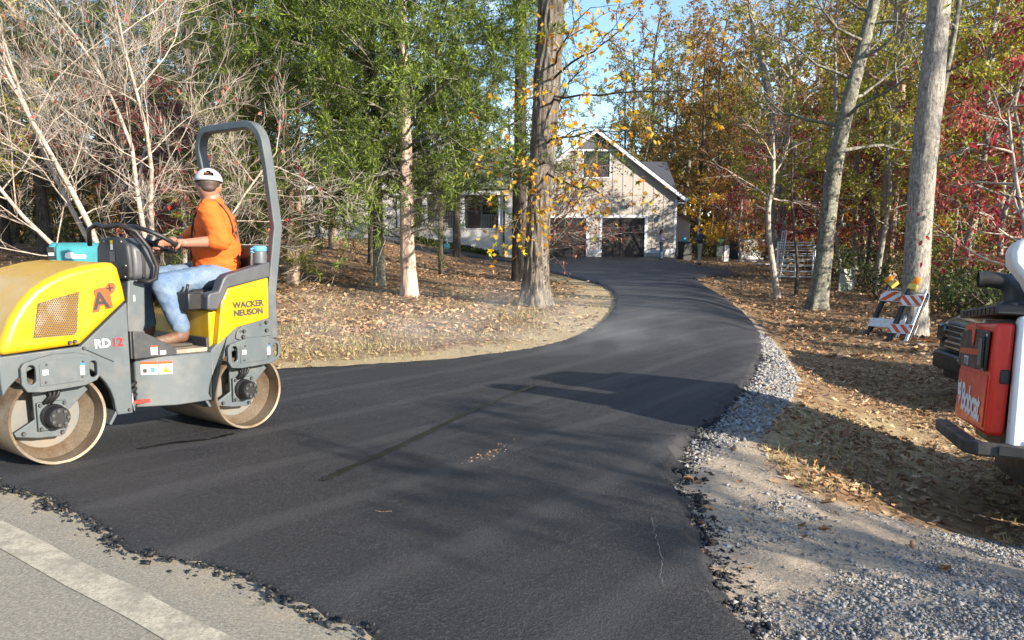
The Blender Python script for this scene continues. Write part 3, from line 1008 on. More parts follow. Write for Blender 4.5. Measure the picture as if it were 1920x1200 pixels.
# doors: four plank panels with rails and a diagonal brace each half
for a, b in DW:
    d = MB().bb(a, b, YG + 0.10, YG + 0.13, 0.04, DZ).build('garage_door', 'door_wood', t)
    n = 12
    pw = (b - a) / n
    pl = MB().box((0, 0, 0), (pw - 0.012, 0.016, DZ - 0.1)).mesh('plank')
    for k in range(n):
        o = link('plank', pl, 'door_wood', d)
        o.location = (a + pw * (k + 0.5), YG + 0.091, DZ / 2 + 0.03)
    mid = (a + b) / 2
    for x0, x1 in ((a + 0.02, mid - 0.01), (mid + 0.01, b - 0.02)):
        for xx in (x0 + 0.07, x1 - 0.07):
            MB().bb(xx - 0.07, xx + 0.07, YG + 0.055, YG + 0.082, 0.06, DZ - 0.02).build('stile', 'door_wood', d)
        for zz in (0.13, 1.72, DZ - 0.1):
            MB().bb(x0 + 0.145, x1 - 0.145, YG + 0.057, YG + 0.082, zz - 0.07, zz + 0.07).build('rail', 'door_wood', d)
        inn = x0 < mid - 0.5
        p0, p1 = ((x0 + 0.2, 1.60), (x1 - 0.2, 0.24)) if not inn else ((x1 - 0.2, 1.60), (x0 + 0.2, 0.24))
        dx, dz = p1[0] - p0[0], p1[1] - p0[1]
        MB().box(((p0[0] + p1[0]) / 2, YG + 0.066, (p0[1] + p1[1]) / 2), (math.hypot(dx, dz), 0.024, 0.11), (0, -math.atan2(dz, dx), 0)).build('brace', 'door_wood', d)
# window
wn_ = MB().bb(WX0, WX1, YG + 0.07, YG + 0.10, WZ0, WZ1).build('window', 'black_metal', t)
fr = MB()
fr.bb(WX0 - 0.07, WX0, YG - 0.03, YG + 0.07, WZ0 - 0.07, WZ1 + 0.07); fr.bb(WX1, WX1 + 0.07, YG - 0.03, YG + 0.07, WZ0 - 0.07, WZ1 + 0.07)
fr.bb(WX0, WX1, YG - 0.03, YG + 0.07, WZ0 - 0.07, WZ0); fr.bb(WX0, WX1, YG - 0.03, YG + 0.07, WZ1, WZ1 + 0.07)
fr.build('frame', 'trim_white', wn_)
MB().bb(5.0, 5.12, YG + 0.03, YG + 0.068, WZ0 + 0.02, WZ1 - 0.02).build('mullion', 'rake_brown', wn_)
for x0, x1 in ((WX0 + 0.06, 4.98), (5.14, WX1 - 0.06)):
    MB().bb(x0, x1, YG + 0.035, YG + 0.066, (WZ0 + WZ1) / 2 - 0.03, (WZ0 + WZ1) / 2 + 0.03).build('meeting_rail', 'black_metal', wn_)
    for z0, z1 in ((WZ0 + 0.05, (WZ0 + WZ1) / 2 - 0.05), ((WZ0 + WZ1) / 2 + 0.05, WZ1 - 0.05)):
        MB().bb(x0, x1, YG + 0.05, YG + 0.064, z0, z1).build('pane', 'window_glass', wn_)
# wall lamp
la = MB().bb(8.83, 8.93, YG - 0.05, YG - 0.027, 2.30, 2.56).build('wall_lamp', 'black_metal', t)
MB().lathe([(0.0, 0.36), (0.11, 0.27), (0.11, 0.25), (0.075, 0.24)], 10, (8.88, YG - 0.16, 2.2)).build('lamp_cap', 'black_metal', la)
MB().lathe([(0.06, 0.0), (0.075, 0.235), (0.0, 0.238)], 10, (8.88, YG - 0.16, 2.2)).build('lamp_glass', 'trim_white', la)
# small vent light on the wall
MB().ell((6.95, YG - 0.05, 3.05), (0.06, 0.05, 0.11), 8, 6).build('vent_cap', 'rake_brown', t)

# rear wing with slate roof, to the right behind the garage
t = thing('rear_wing', 'house wing behind the garage with dark slate roof', 'house', (0, 0, 0))
MB().bb(6.5, 11.6, 58.3, 65, -0.2, 4.8).build('wall', 'siding_greige', t)
MB().prism([(58.0, 4.85), (62.0, 6.95), (65.4, 4.85), (65.4, 4.7), (62, 6.8), (58.0, 4.7)], 6.2, 11.9, 'x').build('roof', 'shingle_slate', t)
t = thing('lean_to', 'small tan lean-to shed with brown sloping rake beside the garage', 'shed', (0, 0, 0))
MB().prism([(10.25, -0.3), (11.7, -0.3), (11.7, 2.45), (10.25, 3.0)], 52.0, 55).build('wall', 'siding_greige', t)
MB().prism([(10.05, 3.16), (12.05, 2.36), (12.05, 2.20), (10.05, 3.0)], 51.75, 55.2).build('roof', 'rake_brown', t)

# ---- house on the left
YH = 46.0
def hx(u, v=430, y=YH): return at_y(u, v, y)[0]
def hz_(v, y=YH): return at_y(800, v, y)[2]
t = thing('house', 'low white brick house with tan shingle roof and railed front porch', 'house', (0, 0, 0))
xa, xb, xc, xd = hx(560), hx(742), hx(944), 0.03
gz0 = 0.55
eave = hz_(346)
wz0, wz1 = hz_(391), hz_(362)
wx0, wx1 = hx(630), hx(655)
w = MB()
def wp(x0, x1, z0, z1, y=YH): w.bb(x0, x1, y, y + 0.2, z0, z1)
wp(xa, wx0, gz0, eave); wp(wx1, xb, gz0, eave); wp(wx0, wx1, gz0, wz0); wp(wx0, wx1, wz1, eave)
w.bb(xb - 0.2, xb, YH + 0.2, YH + 2.6, gz0, eave)
yb = YH + 2.6                                                    # porch back wall
fl = hz_(429, YH)
dx0, dx1 = hx(877, y=yb), hx(900, y=yb)
kx0, kx1 = hx(905, y=yb), hx(932, y=yb)
wp(xb, dx0, gz0, eave, yb); wp(dx1, kx0, gz0, eave, yb); wp(kx1, xd, gz0, eave, yb)
wp(dx0, dx1, gz0, fl, yb); wp(dx0, dx1, fl + 2.1, eave, yb); wp(kx0, kx1, gz0, fl + 0.9, yb); wp(kx0, kx1, fl + 2.1, eave, yb)
wp(xc + 0.1, xd, gz0 - 0.6, eave, YH)
w.bb(xc + 0.1, xc + 0.3, YH + 0.2, yb, gz0, eave)
w.build('wall', 'painted_brick', t)
MB().bb(xb + 0.9, xc + 0.1, YH, YH + 0.25, gz0 - 0.4, fl - 0.03).build('porch_wall', 'painted_brick', t)
MB().bb(xb, xc + 0.1, YH - 0.05, yb, fl - 0.03, fl + 0.03).build('porch_floor', 'foundation', t)
# stair cheek and treads
MB().prism([(xb - 0.25, fl), (xb + 0.9, fl), (xb + 0.9, gz0 - 0.2), (xb - 1.4 + 0.7, gz0 - 0.2), (xb - 0.75, gz0 + 0.55)], YH - 1.2, YH - 0.06).build('stair', 'painted_brick', t)
MB().bb(xb, xc + 0.3, YH - 0.3, yb, eave - 0.35, eave - 0.18).build('porch_ceiling', 'gable_dark', t)
MB().bb(xb, xc + 0.3, YH - 0.28, YH - 0.02, eave - 0.60, eave - 0.352).build('porch_beam', 'trim_white', t)
for u in (750, 797, 867, 939):
    x = hx(u)
    c = MB().bb(x - 0.13, x + 0.13, YH + 0.0, YH + 0.24, fl + 0.035, eave - 0.61).build('column', 'trim_white', t)
    MB().bb(x - 0.17, x + 0.17, YH - 0.04, YH + 0.28, fl + 0.033, fl + 0.2).build('column_base', 'trim_white', c)
cx = [hx(u) for u in (750, 797, 867, 939)]
bal = MB().box((0, 0, 0), (0.03, 0.03, 0.84)).mesh('baluster')
for a, b in zip(cx[:-1], cx[1:]):
    r = MB().bb(a + 0.18, b - 0.18, YH + 0.08, YH + 0.14, fl + 0.98, fl + 1.04).build('railing', 'black_metal', t)
    MB().bb(a + 0.18, b - 0.18, YH + 0.09, YH + 0.13, fl + 0.10, fl + 0.14).build('bottom_rail', 'black_metal', r)
    n = int((b - a - 0.36) / 0.14)
    for k in range(1, n):
        o = link('baluster', bal, 'black_metal', r)
        o.location = (a + 0.18 + (b - a - 0.36) * k / n, YH + 0.11, fl + 0.56)
d = MB().bb(dx0, dx1, yb + 0.06, yb + 0.1, fl + 0.03, fl + 2.1).build('front_door', 'rake_brown', t)
MB().ell((dx0 + 0.12, yb + 0.03, fl + 1.0), (0.03, 0.03, 0.03), 8, 6).build('door_knob', 'black_metal', d)
for (x0, x1, z0, z1, y) in ((wx0, wx1, wz0, wz1, YH), (kx0, kx1, fl + 0.9, fl + 2.1, yb)):
    wn_ = MB().bb(x0, x1, y + 0.10, y + 0.13, z0, z1).build('window', 'black_metal', t)
    MB().bb(x0 - 0.05, x1 + 0.05, y - 0.06, y - 0.002, z0 - 0.12, z0 - 0.02).build('sill', 'trim_white', wn_)
    zm = (z0 + z1) / 2
    for a, b in ((z0 + 0.03, zm - 0.03), (zm + 0.03, z1 - 0.03)):
        MB().bb(x0 + 0.04, x1 - 0.04, y + 0.085, y + 0.098, a, b).build('pane', 'window_glass', wn_)
    MB().bb(x0, x1, y + 0.07, y + 0.099, zm - 0.025, zm + 0.025).build('meeting_rail', 'trim_white', wn_)
MB().prism([(YH - 0.5, eave - 0.1), (YH + 5.5, eave + 2.6), (YH + 11.5, eave - 0.1), (YH + 11.5, eave - 0.25), (YH + 5.5, eave + 2.42), (YH - 0.5, eave - 0.25)], xa - 0.5, 0.0, 'x').build('roof', 'shingle_tan', t)
MB().bb(xa - 0.5, xb, YH - 0.54, YH - 0.505, eave - 0.32, eave - 0.08).build('fascia', 'trim_white', t)
MB().bb(xa, xd, YH + 11, YH + 11.2, gz0, eave).build('rear_wall', 'painted_brick', t)
MB().prism([(YH + 0.2, gz0), (YH + 11, gz0), (YH + 11, eave - 0.16), (YH + 5.5, eave + 2.4), (YH + 0.2, eave - 0.16)], xa, xa + 0.2, 'x').build('end_wall', 'painted_brick', t)
ch = MB().bb(xb - 1.0, xb - 0.2, YH + 5.0, YH + 6.0, eave + 1.8, eave + 3.6).build('chimney', 'painted_brick', t)
MB().tube([(xc + 0.02, YH - 0.12, eave - 0.3), (xc + 0.02, YH - 0.12, gz0 - 0.3)], 0.05, 6).build('downspout', 'black_metal', t)
# ------------------------------------------------------------------ trees
def perp(d):
    r = np.array([0, 0, 1.0]) if abs(d[2]) < 0.9 else np.array([1.0, 0, 0])
    u = np.cross(d, r); u /= np.linalg.norm(u)
    return u, np.cross(u, d)
def grow(rng, p0, d0, L, r0, spec, level=0, out=None, seg=None):
    """spec: list of dicts per level (n children, spread, wig, up, lr, rr, t0, seg)"""
    if out is None: out = []
    s = spec[level]
    k = s.get('seg', 6)
    pts = [np.array(p0, float)]
    d = np.array(d0, float); d /= np.linalg.norm(d)
    st = L / k
    for i in range(k):
        d = d + rng.normal(0, s.get('wig', 0.12), 3)
        d[2] += s.get('up', 0.0)
        d /= np.linalg.norm(d)
        pts.append(pts[-1] + d * st)
    pts = np.array(pts)
    tt = np.linspace(0, 1, k + 1)
    rad = r0 * (1 - tt * (1 - s.get('tip', 0.25)))
    out.append((pts, rad, level))
    if level + 1 < len(spec):
        c = spec[level + 1]
        n = c['n'] if isinstance(c['n'], int) else int(rng.integers(c['n'][0], c['n'][1] + 1))
        t0 = c.get('t0', 0.25)
        az = rng.uniform(0, 6.28)
        for j in range(n):
            t = t0 + (1 - t0) * (j + rng.uniform(0.1, 0.9)) / n
            if j == n - 1 and c.get('leader', True): t = 1.0
            f = t * k; i0 = min(int(f), k - 1)
            p = pts[i0] + (pts[i0 + 1] - pts[i0]) * (f - i0)
            ax = pts[i0 + 1] - pts[i0]; ax /= np.linalg.norm(ax)
            u, w = perp(ax)
            az += 2.4 + rng.normal(0, 0.5)
            sp = c.get('spread', 0.8) * rng.uniform(0.7, 1.25)
            if c.get('leader', True) and t == 1.0: sp *= 0.45
            nd = ax * math.cos(sp) + (u * math.cos(az) + w * math.sin(az)) * math.sin(sp)
            if 'flatz' in c: nd[2] = nd[2] * c['flatz']; nd /= np.linalg.norm(nd)
            Lc = L * c.get('lr', 0.6) * rng.uniform(0.65, 1.2) * (1 - c.get('taper', 0.4) * (t - t0))
            rc = min(np.interp(t, tt, rad) * 0.92, r0 * c.get('rr', 0.5) * rng.uniform(0.7, 1.15))
            grow(rng, p, nd, Lc, rc, spec, level + 1, out)
    return out
def tubes_np(branches, sides=(12, 7, 5, 4, 3, 3)):
    Vs, Q, off = [], [], 0
    for pts, rad, lv in branches:
        n = sides[min(lv, len(sides) - 1)]
        m = len(pts)
        T_ = np.gradient(pts, axis=0)
        T_ /= np.linalg.norm(T_, axis=1)[:, None] + 1e-12
        mean = T_.mean(0)
        ref = np.eye(3)[int(np.argmin(np.abs(mean)))]
        U = np.cross(T_, ref); U /= np.linalg.norm(U, axis=1)[:, None] + 1e-12
        W = np.cross(U, T_)
        a = np.linspace(0, 2 * np.pi, n, endpoint=False)
        ring = pts[:, None] + rad[:, None, None] * (U[:, None] * np.cos(a)[None, :, None] + W[:, None] * np.sin(a)[None, :, None])
        Vs.append(ring.reshape(-1, 3))
        i = np.arange(m - 1)[:, None] * n; j = np.arange(n)[None]
        q = np.stack([i + j, i + (j + 1) % n, i + n + (j + 1) % n, i + n + j], 2).reshape(-1, 4) + off
        Q.append(q)
        off += m * n
    return np.concatenate(Vs), np.concatenate(Q)
def trunk_np(pts, rad, rng, n=40, m=90, ridge=0.06, ridges=15, flare=0.6, flare_h=0.35, toes=5):
    """furrowed trunk with a root flare"""
    pts = np.array(pts, float); rad = np.array(rad, float)
    t = np.concatenate([np.linspace(0, 0.16, m // 3, endpoint=False), np.linspace(0.16, 1, m - m // 3)])
    s = np.linspace(0, 1, len(pts))
    P = np.column_stack([np.interp(t, s, pts[:, i]) for i in range(3)])
    for _ in range(3):
        P[1:-1] = (P[:-2] + 2 * P[1:-1] + P[2:]) / 4
    R = np.interp(t, s, rad)
    hgt = P[:, 2] - P[0, 2]
    a = np.linspace(0, 2 * np.pi, n, endpoint=False)
    A, Hh = np.meshgrid(a, hgt)
    ph = rng.uniform(0, 6.28, 8)
    warp = 0.5 * np.sin(2.3 * Hh + ph[0]) + 0.3 * np.sin(5.1 * Hh + ph[1] + A)
    rd = np.abs(np.sin(ridges * 0.5 * A + warp * 2 + ph[2])) + 0.6 * np.abs(np.sin(ridges * 0.85 * A - warp * 3 + 1.7 * Hh + ph[3]))
    rd += 0.4 * np.sin(9 * Hh + 3 * np.sin(5 * A + ph[4]) + ph[5])
    lump = 0.05 * np.sin(2 * A + ph[6] + 0.8 * Hh) + 0.03 * np.sin(3 * A + ph[7] - 1.1 * Hh)
    fl = np.exp(-Hh / flare_h) * flare * (1 + 0.55 * np.sin(toes * A + ph[1]) + 0.2 * np.sin((toes + 2) * A + ph[5]))
    RR = R[:, None] * (1 + ridge * (rd - 0.9) + lump + fl)
    V = np.stack([P[:, 0:1] + RR * np.cos(A), P[:, 1:2] + RR * np.sin(A), P[:, 2:3] + 0 * A], 2)
    i = np.arange(m - 1)[:, None] * n; j = np.arange(n)[None]
    q = np.stack([i + j, i + (j + 1) % n, i + n + (j + 1) % n, i + n + j], 2).reshape(-1, 4)
    return V.reshape(-1, 3), q
def unit(A): return A / (np.linalg.norm(A, axis=-1, keepdims=True) + 1e-12)
def leaf_quads(P, D, size, rng, width=0.45, droop=0.35, spread=0.8, fold=0.25):
    n = len(P)
    d = unit(D + rng.normal(0, spread, (n, 3)) + np.array([0, 0, -droop]))
    r = unit(np.cross(d, rng.normal(0, 1, (n, 3)) + np.array([0, 0, 1.4])))
    up = np.cross(r, d)
    s = size[:, None]
    mid = P + d * s * 0.5
    A = P; B = mid + r * s * width * 0.5 + up * s * fold * 0.3; C = P + d * s; E_ = mid - r * s * width * 0.5 + up * s * fold * 0.3
    V = np.stack([A, B, C, E_], 1).reshape(-1, 3)
    b = (np.arange(n) * 4)[:, None]
    Fq = np.concatenate([b + np.array([[0, 1, 2]]), b + np.array([[0, 2, 3]])])
    return V, Fq
def sample_on(branches, rng, per_m, levels, jit=0.05, t0=0.0):
    P, D = [], []
    for pts, rad, lv in branches:
        if lv not in levels: continue
        seg = np.linalg.norm(np.diff(pts, axis=0), axis=1)
        L = seg.sum()
        k = rng.poisson(L * per_m * (1 - t0))
        if k == 0: continue
        t = t0 + (1 - t0) * rng.uniform(0, 1, k)
        f = t * (len(pts) - 1); i = np.minimum(f.astype(int), len(pts) - 2)
        P.append(pts[i] + (pts[i + 1] - pts[i]) * (f - i)[:, None] + rng.normal(0, jit, (k, 3)))
        D.append(unit(pts[i + 1] - pts[i]))
    return np.concatenate(P), np.concatenate(D)

BK = {}
bark_mat('bark_oak', (0.03, 0.024, 0.020), (0.205, 0.175, 0.14), (0.27, 0.27, 0.235), 15, 0.16, (0.56, 0.72), 1.0)
bark_mat('bark_grey', (0.10, 0.088, 0.075), (0.34, 0.31, 0.265), (0.38, 0.38, 0.34), 24, 0.35, (0.52, 0.70), 0.7)
bark_mat('bark_dark', (0.035, 0.028, 0.023), (0.12, 0.098, 0.08), (0.15, 0.17, 0.12), 12, 0.25, (0.58, 0.7))
bark_mat('bark_cedar', (0.15, 0.085, 0.06), (0.36, 0.25, 0.19), (0.42, 0.37, 0.32), 12, 0.06, (0.5, 0.7))
bark_mat('bark_cedar_pale', (0.30, 0.20, 0.15), (0.58, 0.46, 0.38), (0.34, 0.22, 0.16), 11, 0.05, (0.52, 0.66), 0.9)
bark_mat('bark_dogwood', (0.20, 0.155, 0.125), (0.46, 0.38, 0.31), (0.43, 0.42, 0.36), 20, 0.5, (0.5, 0.65), 0.5)
bark_mat('bark_lichen', (0.08, 0.07, 0.055), (0.19, 0.17, 0.14), (0.25, 0.27, 0.20), 14, 0.35, (0.48, 0.62))
CEDAR = [(0.065, 0.098, 0.016), (0.12, 0.175, 0.026), (0.185, 0.25, 0.036), (0.27, 0.33, 0.05), (0.09, 0.135, 0.02), (0.22, 0.265, 0.055), (0.045, 0.07, 0.014)]
leaf_mat('cedar_spray', CEDAR, 0.4, 0.55, 0.2)
leaf_mat('cedar_dark', [(0.018, 0.036, 0.010), (0.035, 0.062, 0.016), (0.055, 0.085, 0.020), (0.07, 0.10, 0.03)], 0.25, 0.6, 0.3)
leaf_mat('leaf_russet', [(0.275, 0.125, 0.037), (0.400, 0.213, 0.056), (0.188, 0.100, 0.037), (0.475, 0.288, 0.075), (0.150, 0.150, 0.037), (0.325, 0.188, 0.062)], 0.45, 0.5, 0.4)
leaf_mat('leaf_olive', [(0.149, 0.169, 0.034), (0.257, 0.243, 0.047), (0.378, 0.297, 0.061), (0.108, 0.135, 0.030), (0.459, 0.324, 0.068), (0.203, 0.216, 0.041)], 0.45, 0.5, 0.4)
leaf_mat('leaf_lime', [(0.240, 0.288, 0.042), (0.384, 0.384, 0.060), (0.504, 0.432, 0.060), (0.168, 0.216, 0.036), (0.432, 0.360, 0.060)], 0.5, 0.5, 0.25)
leaf_mat('leaf_gold', [(0.572, 0.330, 0.033), (0.660, 0.418, 0.055), (0.495, 0.220, 0.033), (0.418, 0.330, 0.055), (0.605, 0.264, 0.033)], 0.5, 0.5, 0.3)
leaf_mat('leaf_red', [(0.30, 0.030, 0.035), (0.40, 0.055, 0.06), (0.22, 0.022, 0.03), (0.45, 0.12, 0.09), (0.27, 0.06, 0.05)], 0.45, 0.5, 0.25)
leaf_mat('leaf_maroon', [(0.13, 0.025, 0.022), (0.20, 0.045, 0.035), (0.25, 0.075, 0.05), (0.16, 0.05, 0.04)], 0.4, 0.5, 0.3)
leaf_mat('leaf_pink', [(0.45, 0.11, 0.10), (0.52, 0.19, 0.16), (0.36, 0.07, 0.075), (0.48, 0.26, 0.20)], 0.45, 0.5, 0.2)
leaf_mat('leaf_green', [(0.035, 0.06, 0.014), (0.06, 0.095, 0.02), (0.09, 0.125, 0.028), (0.05, 0.08, 0.02)], 0.35, 0.45, 0.35)

STAR = MB()
pts_ = []
for k in range(5):
    a = math.radians(90 + (k - 2) * 62)
    r = (0.60, 0.85, 1.0, 0.85, 0.60)[k]
    pts_.append((r * math.cos(a), r * math.sin(a)))
    if k < 4:
        a2 = math.radians(90 + (k - 1.5) * 62)
        pts_.append((0.38 * math.cos(a2), 0.38 * math.sin(a2)))
ring = [(0.03, -0.12)] + pts_ + [(-0.03, -0.12)]
vs3 = [(0, 0, 0)] + [(x, y, 0.22 * (x * x + y * y) * (1 if i % 2 else -0.6)) for i, (x, y) in enumerate(ring)]
STAR.add(vs3, [(0, i, i + 1) for i in range(1, len(ring))] + [(0, len(ring), 1)])
STAR_ME = STAR.mesh('leaf', fix=False)
OVAL = MB().add([(0, 0, 0), (0.22, 0.28, 0.07), (0.24, 0.6, 0.03), (0, 1, -0.12), (-0.24, 0.6, 0.03), (-0.22, 0.28, 0.07), (0, 0.5, -0.02)],
                [(0, 1, 6), (1, 2, 6), (2, 3, 6), (3, 4, 6), (4, 5, 6), (5, 0, 6)])
OVAL_ME = OVAL.mesh('leaf', fix=False)
def leaf_parts(parent, P, rng, me, materials, s0, s1, droop=-0.8):
    meshes = []
    for mname in materials:
        mm = me.copy(); mm.materials.clear(); mm.materials.append(MATS[mname]); meshes.append(mm)
    for p in P:
        o = bpy.data.objects.new('leaf', meshes[int(rng.integers(len(meshes)))])
        COL.objects.link(o)
        o.parent = parent
        d = Vector((rng.normal(0, 0.7), rng.normal(0, 0.7), droop + rng.normal(0, 0.4)))
        q = d.to_track_quat('Y', 'Z')
        o.rotation_mode = 'QUATERNION'
        o.rotation_quaternion = q @ Euler((0, rng.uniform(-3.1, 3.1), 0)).to_quaternion()
        o.location = p
        s = rng.uniform(s0, s1)
        o.scale = (s, s, s)
# plain coloured leaf materials for leaves that are objects of their own
for nm, c in (('leaf_yellow_one', (0.58, 0.36, 0.03)), ('leaf_orange_one', (0.55, 0.22, 0.03)), ('leaf_chartreuse_one', (0.36, 0.34, 0.05)), ('leaf_crimson_one', (0.36, 0.035, 0.05)), ('leaf_rose_one', (0.50, 0.14, 0.13)), ('leaf_bronze_one', (0.26, 0.07, 0.05))):
    m, nt, out = new_mat(nm)
    oi = nt.nodes.new('ShaderNodeObjectInfo')
    h = nt.nodes.new('ShaderNodeHueSaturation'); h.inputs['Color'].default_value = c + (1,)
    nt.links.new(maprange(nt, oi.outputs['Random'], 0, 1, 0.6, 1.25), h.inputs['Value'])
    nt.links.new(maprange(nt, oi.outputs['Random'], 0, 1, 0.485, 0.515), h.inputs['Hue'])
    d = nt.nodes.new('ShaderNodeBsdfDiffuse'); tr = nt.nodes.new('ShaderNodeBsdfTranslucent'); mx = nt.nodes.new('ShaderNodeMixShader')
    mx.inputs['Fac'].default_value = 0.45
    nt.links.new(h.outputs['Color'], d.inputs['Color']); nt.links.new(h.outputs['Color'], tr.inputs['Color'])
    nt.links.new(d.outputs[0], mx.inputs[1]); nt.links.new(tr.outputs[0], mx.inputs[2]); nt.links.new(mx.outputs[0], out.inputs['Surface'])

def make_tree(name, label, cat, loc, trunk, spec, rng, bark, leaf=None, leaf_n=20, leaf_size=(0.08, 0.14), leaf_levels=(2, 3), width=0.5, droop=0.35,
              limbs_from=0.35, nlimb=9, limb_len=2.5, limb_r=0.4, up=0.25, lspread=0.95, ridge=0.05, flare=0.5, group=None, extra=None, tilt=0.0, jit=0.05, leafspread=0.8, reach=None, tres=(36, 80)):
    """trunk: list of (dx, dy, z, r). Returns the tree's Empty and its branches"""
    t = thing(name, label, cat, loc, 0, group)
    tp = np.array([p[:3] for p in trunk], float); tr_ = np.array([p[3] for p in trunk], float)
    V, q = trunk_np(tp, tr_, rng, tres[0], tres[1], ridge=ridge, flare=flare)
    V[:, 2] -= 0.0
    link('trunk', mesh_np('trunk', V, [q], True), bark, t)
    br = []
    s = np.linspace(0, 1, len(tp))
    az = rng.uniform(0, 6.28)
    for k in range(nlimb):
        f = limbs_from + (1 - limbs_from) * (k + rng.uniform(0, 1)) / nlimb
        p = np.array([np.interp(f, s, tp[:, i]) for i in range(3)])
        r = np.interp(f, s, tr_)
        az += 2.4 + rng.normal(0, 0.4)
        el = up + rng.normal(0, 0.15) + tilt * f
        d = np.array([math.cos(az) * math.cos(el), math.sin(az) * math.cos(el), math.sin(el)])
        LL = limb_len * rng.uniform(0.7, 1.2) * (reach(f) if reach else (1 - 0.45 * (f - limbs_from)))
        br += grow(rng, p + d * r * 0.3, d, LL, min(r * 0.7, limb_r * tr_[0] * (1 - 0.5 * f)), spec)
    if extra: br += extra(rng)
    if br:
        V, q = tubes_np(br, (8, 5, 4, 3, 3))
        link('branches', mesh_np('branches', V, [q], True), bark, t)
    if leaf:
        P, D = sample_on(br, rng, leaf_n, leaf_levels, jit, 0.1)
        sz = rng.uniform(leaf_size[0], leaf_size[1], len(P))
        V, Fq = leaf_quads(P, D, sz, rng, width, droop, leafspread)
        link('crown', mesh_np('crown', V, [Fq]), leaf, t)
    return t, br

# --- eastern red cedars: shaggy feathered sprays on drooping boughs
def cedar(label, loc, height, r0, bough, base_f, rng, bark='bark_cedar', leaf='cedar_spray', lean=(0, 0), dens=1.0, group=None, nb=46, low=None, twin=False):
    t = thing('cedar_tree', label, 'tree', loc, 0, group)
    k = 9
    zz = np.linspace(-0.1, height, k)
    tp = np.column_stack([lean[0] * zz / height + np.cumsum(rng.normal(0, 0.02, k)), lean[1] * zz / height + np.cumsum(rng.normal(0, 0.02, k)), zz])
    tr_ = r0 * (1 - 0.85 * np.linspace(0, 1, k) ** 0.9)
    V, q = trunk_np(tp, tr_, rng, 26, 70, ridge=0.09, ridges=9, flare=0.3, toes=4)
    if twin:
        tp2 = tp + np.column_stack([0.10 + 0.05 * zz, 0.05 + 0 * zz, 0 * zz]); V2_, q2 = trunk_np(tp2, tr_ * 0.7, rng, 20, 60, ridge=0.09, ridges=9, flare=0.3)
        q = np.concatenate([q, q2 + len(V)]); V = np.concatenate([V, V2_])
    link('trunk', mesh_np('trunk', V, [q], True), bark, t)
    spec = [dict(seg=7, wig=0.10, up=-0.015, tip=0.15), dict(n=(7, 10), spread=0.75, lr=0.42, rr=0.5, t0=0.15, seg=5, wig=0.14, up=0.0, tip=0.3), dict(n=(4, 6), spread=0.7, lr=0.5, rr=0.6, t0=0.1, seg=2, wig=0.15, up=-0.02, tip=0.4)]
    br, dead = [], []
    s = np.linspace(0, 1, k)
    az = rng.uniform(0, 6.28)
    for j in range(nb):
        f = base_f + (0.97 - base_f) * (j + rng.uniform(0, 1)) / nb
        p = np.array([np.interp(f, s, tp[:, i]) for i in range(3)])
        az += 2.4 + rng.normal(0, 0.5)
        prof = math.sin(min(1, (1 - f) * 1.9) * math.pi / 2) * (0.75 + 0.25 * min(1, (f - base_f) / 0.12))
        el = 0.16 + 0.55 * f + rng.normal(0, 0.18)
        d = np.array([math.cos(az) * math.cos(el), math.sin(az) * math.cos(el), math.sin(el)])
        br += grow(rng, p, d, bough * prof * rng.uniform(0.65, 1.2), r0 * 0.22 * (1.1 - f), spec)
    sp_d = [dict(seg=5, wig=0.22, tip=0.15), dict(n=(4, 7), spread=0.9, lr=0.45, rr=0.5, t0=0.2, seg=4, wig=0.3, tip=0.2), dict(n=(2, 4), spread=0.9, lr=0.5, rr=0.6, t0=0.2, seg=3, wig=0.3)]
    if low:
        for j in range(low[0]):
            f = low[1] + (base_f + 0.12 - low[1]) * rng.uniform(0, 1)
            p = np.array([np.interp(f, s, tp[:, i]) for i in range(3)])
            a = rng.uniform(0, 6.28); el = rng.uniform(-0.15, 0.3)
            dead += grow(rng, p, np.array([math.cos(a) * math.cos(el), math.sin(a) * math.cos(el), math.sin(el)]), low[2] * rng.uniform(0.5, 1.1), 0.022, sp_d)
    V, q = tubes_np(br + dead, (6, 4, 3, 3))
    link('branches', mesh_np('branches', V, [q], True), 'bark_lichen' if low else bark, t)
    P, D = sample_on(br, rng, 11 * dens, (1,), 0.05, 0.2)
    P2, D2 = sample_on(br, rng, 36 * dens, (2,), 0.035, 0.0)
    P = np.concatenate([P, P2]); D = np.concatenate([D, D2])
    # each spray: a fan of slim feathers
    kf = 3
    P = np.repeat(P, kf, 0) + rng.normal(0, 0.03, (len(P) * kf, 3)); D = np.repeat(D, kf, 0)
    D = unit(D + np.array([0, 0, 0.25]))
    V, Fq = leaf_quads(P, D, rng.uniform(0.05, 0.15, len(P)), rng, 0.2, 0.0, 0.65, 0.1)
    link('crown', mesh_np('crown', V, [Fq]), leaf, t)
    return t
def GP(u, v): return Vector(gp(u, v))
rng = np.random.default_rng(101)
main_cedar = cedar('green cedar with pale peeling lower trunk on the leafy lawn', GP(770, 555), 10.5, 0.20, 5.1, 0.21, rng, 'bark_cedar_pale', dens=1.1, low=(22, 0.13, 2.2), nb=84)
cedar('shaggy green cedar with slim twin stems beside the roller', GP(549, 533), 10.2, 0.13, 3.1, 0.11, rng, dens=1.1, twin=True, nb=78)
cedar('lichen-spotted leaning cedar trunk just beyond the pale-trunked cedar', GP(711, 535), 9.6, 0.17, 2.8, 0.27, rng, 'bark_lichen', lean=(-0.15, 0.3), dens=1.0, low=(10, 0.15, 1.6), nb=50)
cedar('thin dark cedar pole standing between two thicker trunks before the porch', GP(828, 515), 8.5, 0.085, 2.2, 0.32, rng, 'bark_dark', dens=0.7, low=(10, 0.2, 1.4), nb=26)
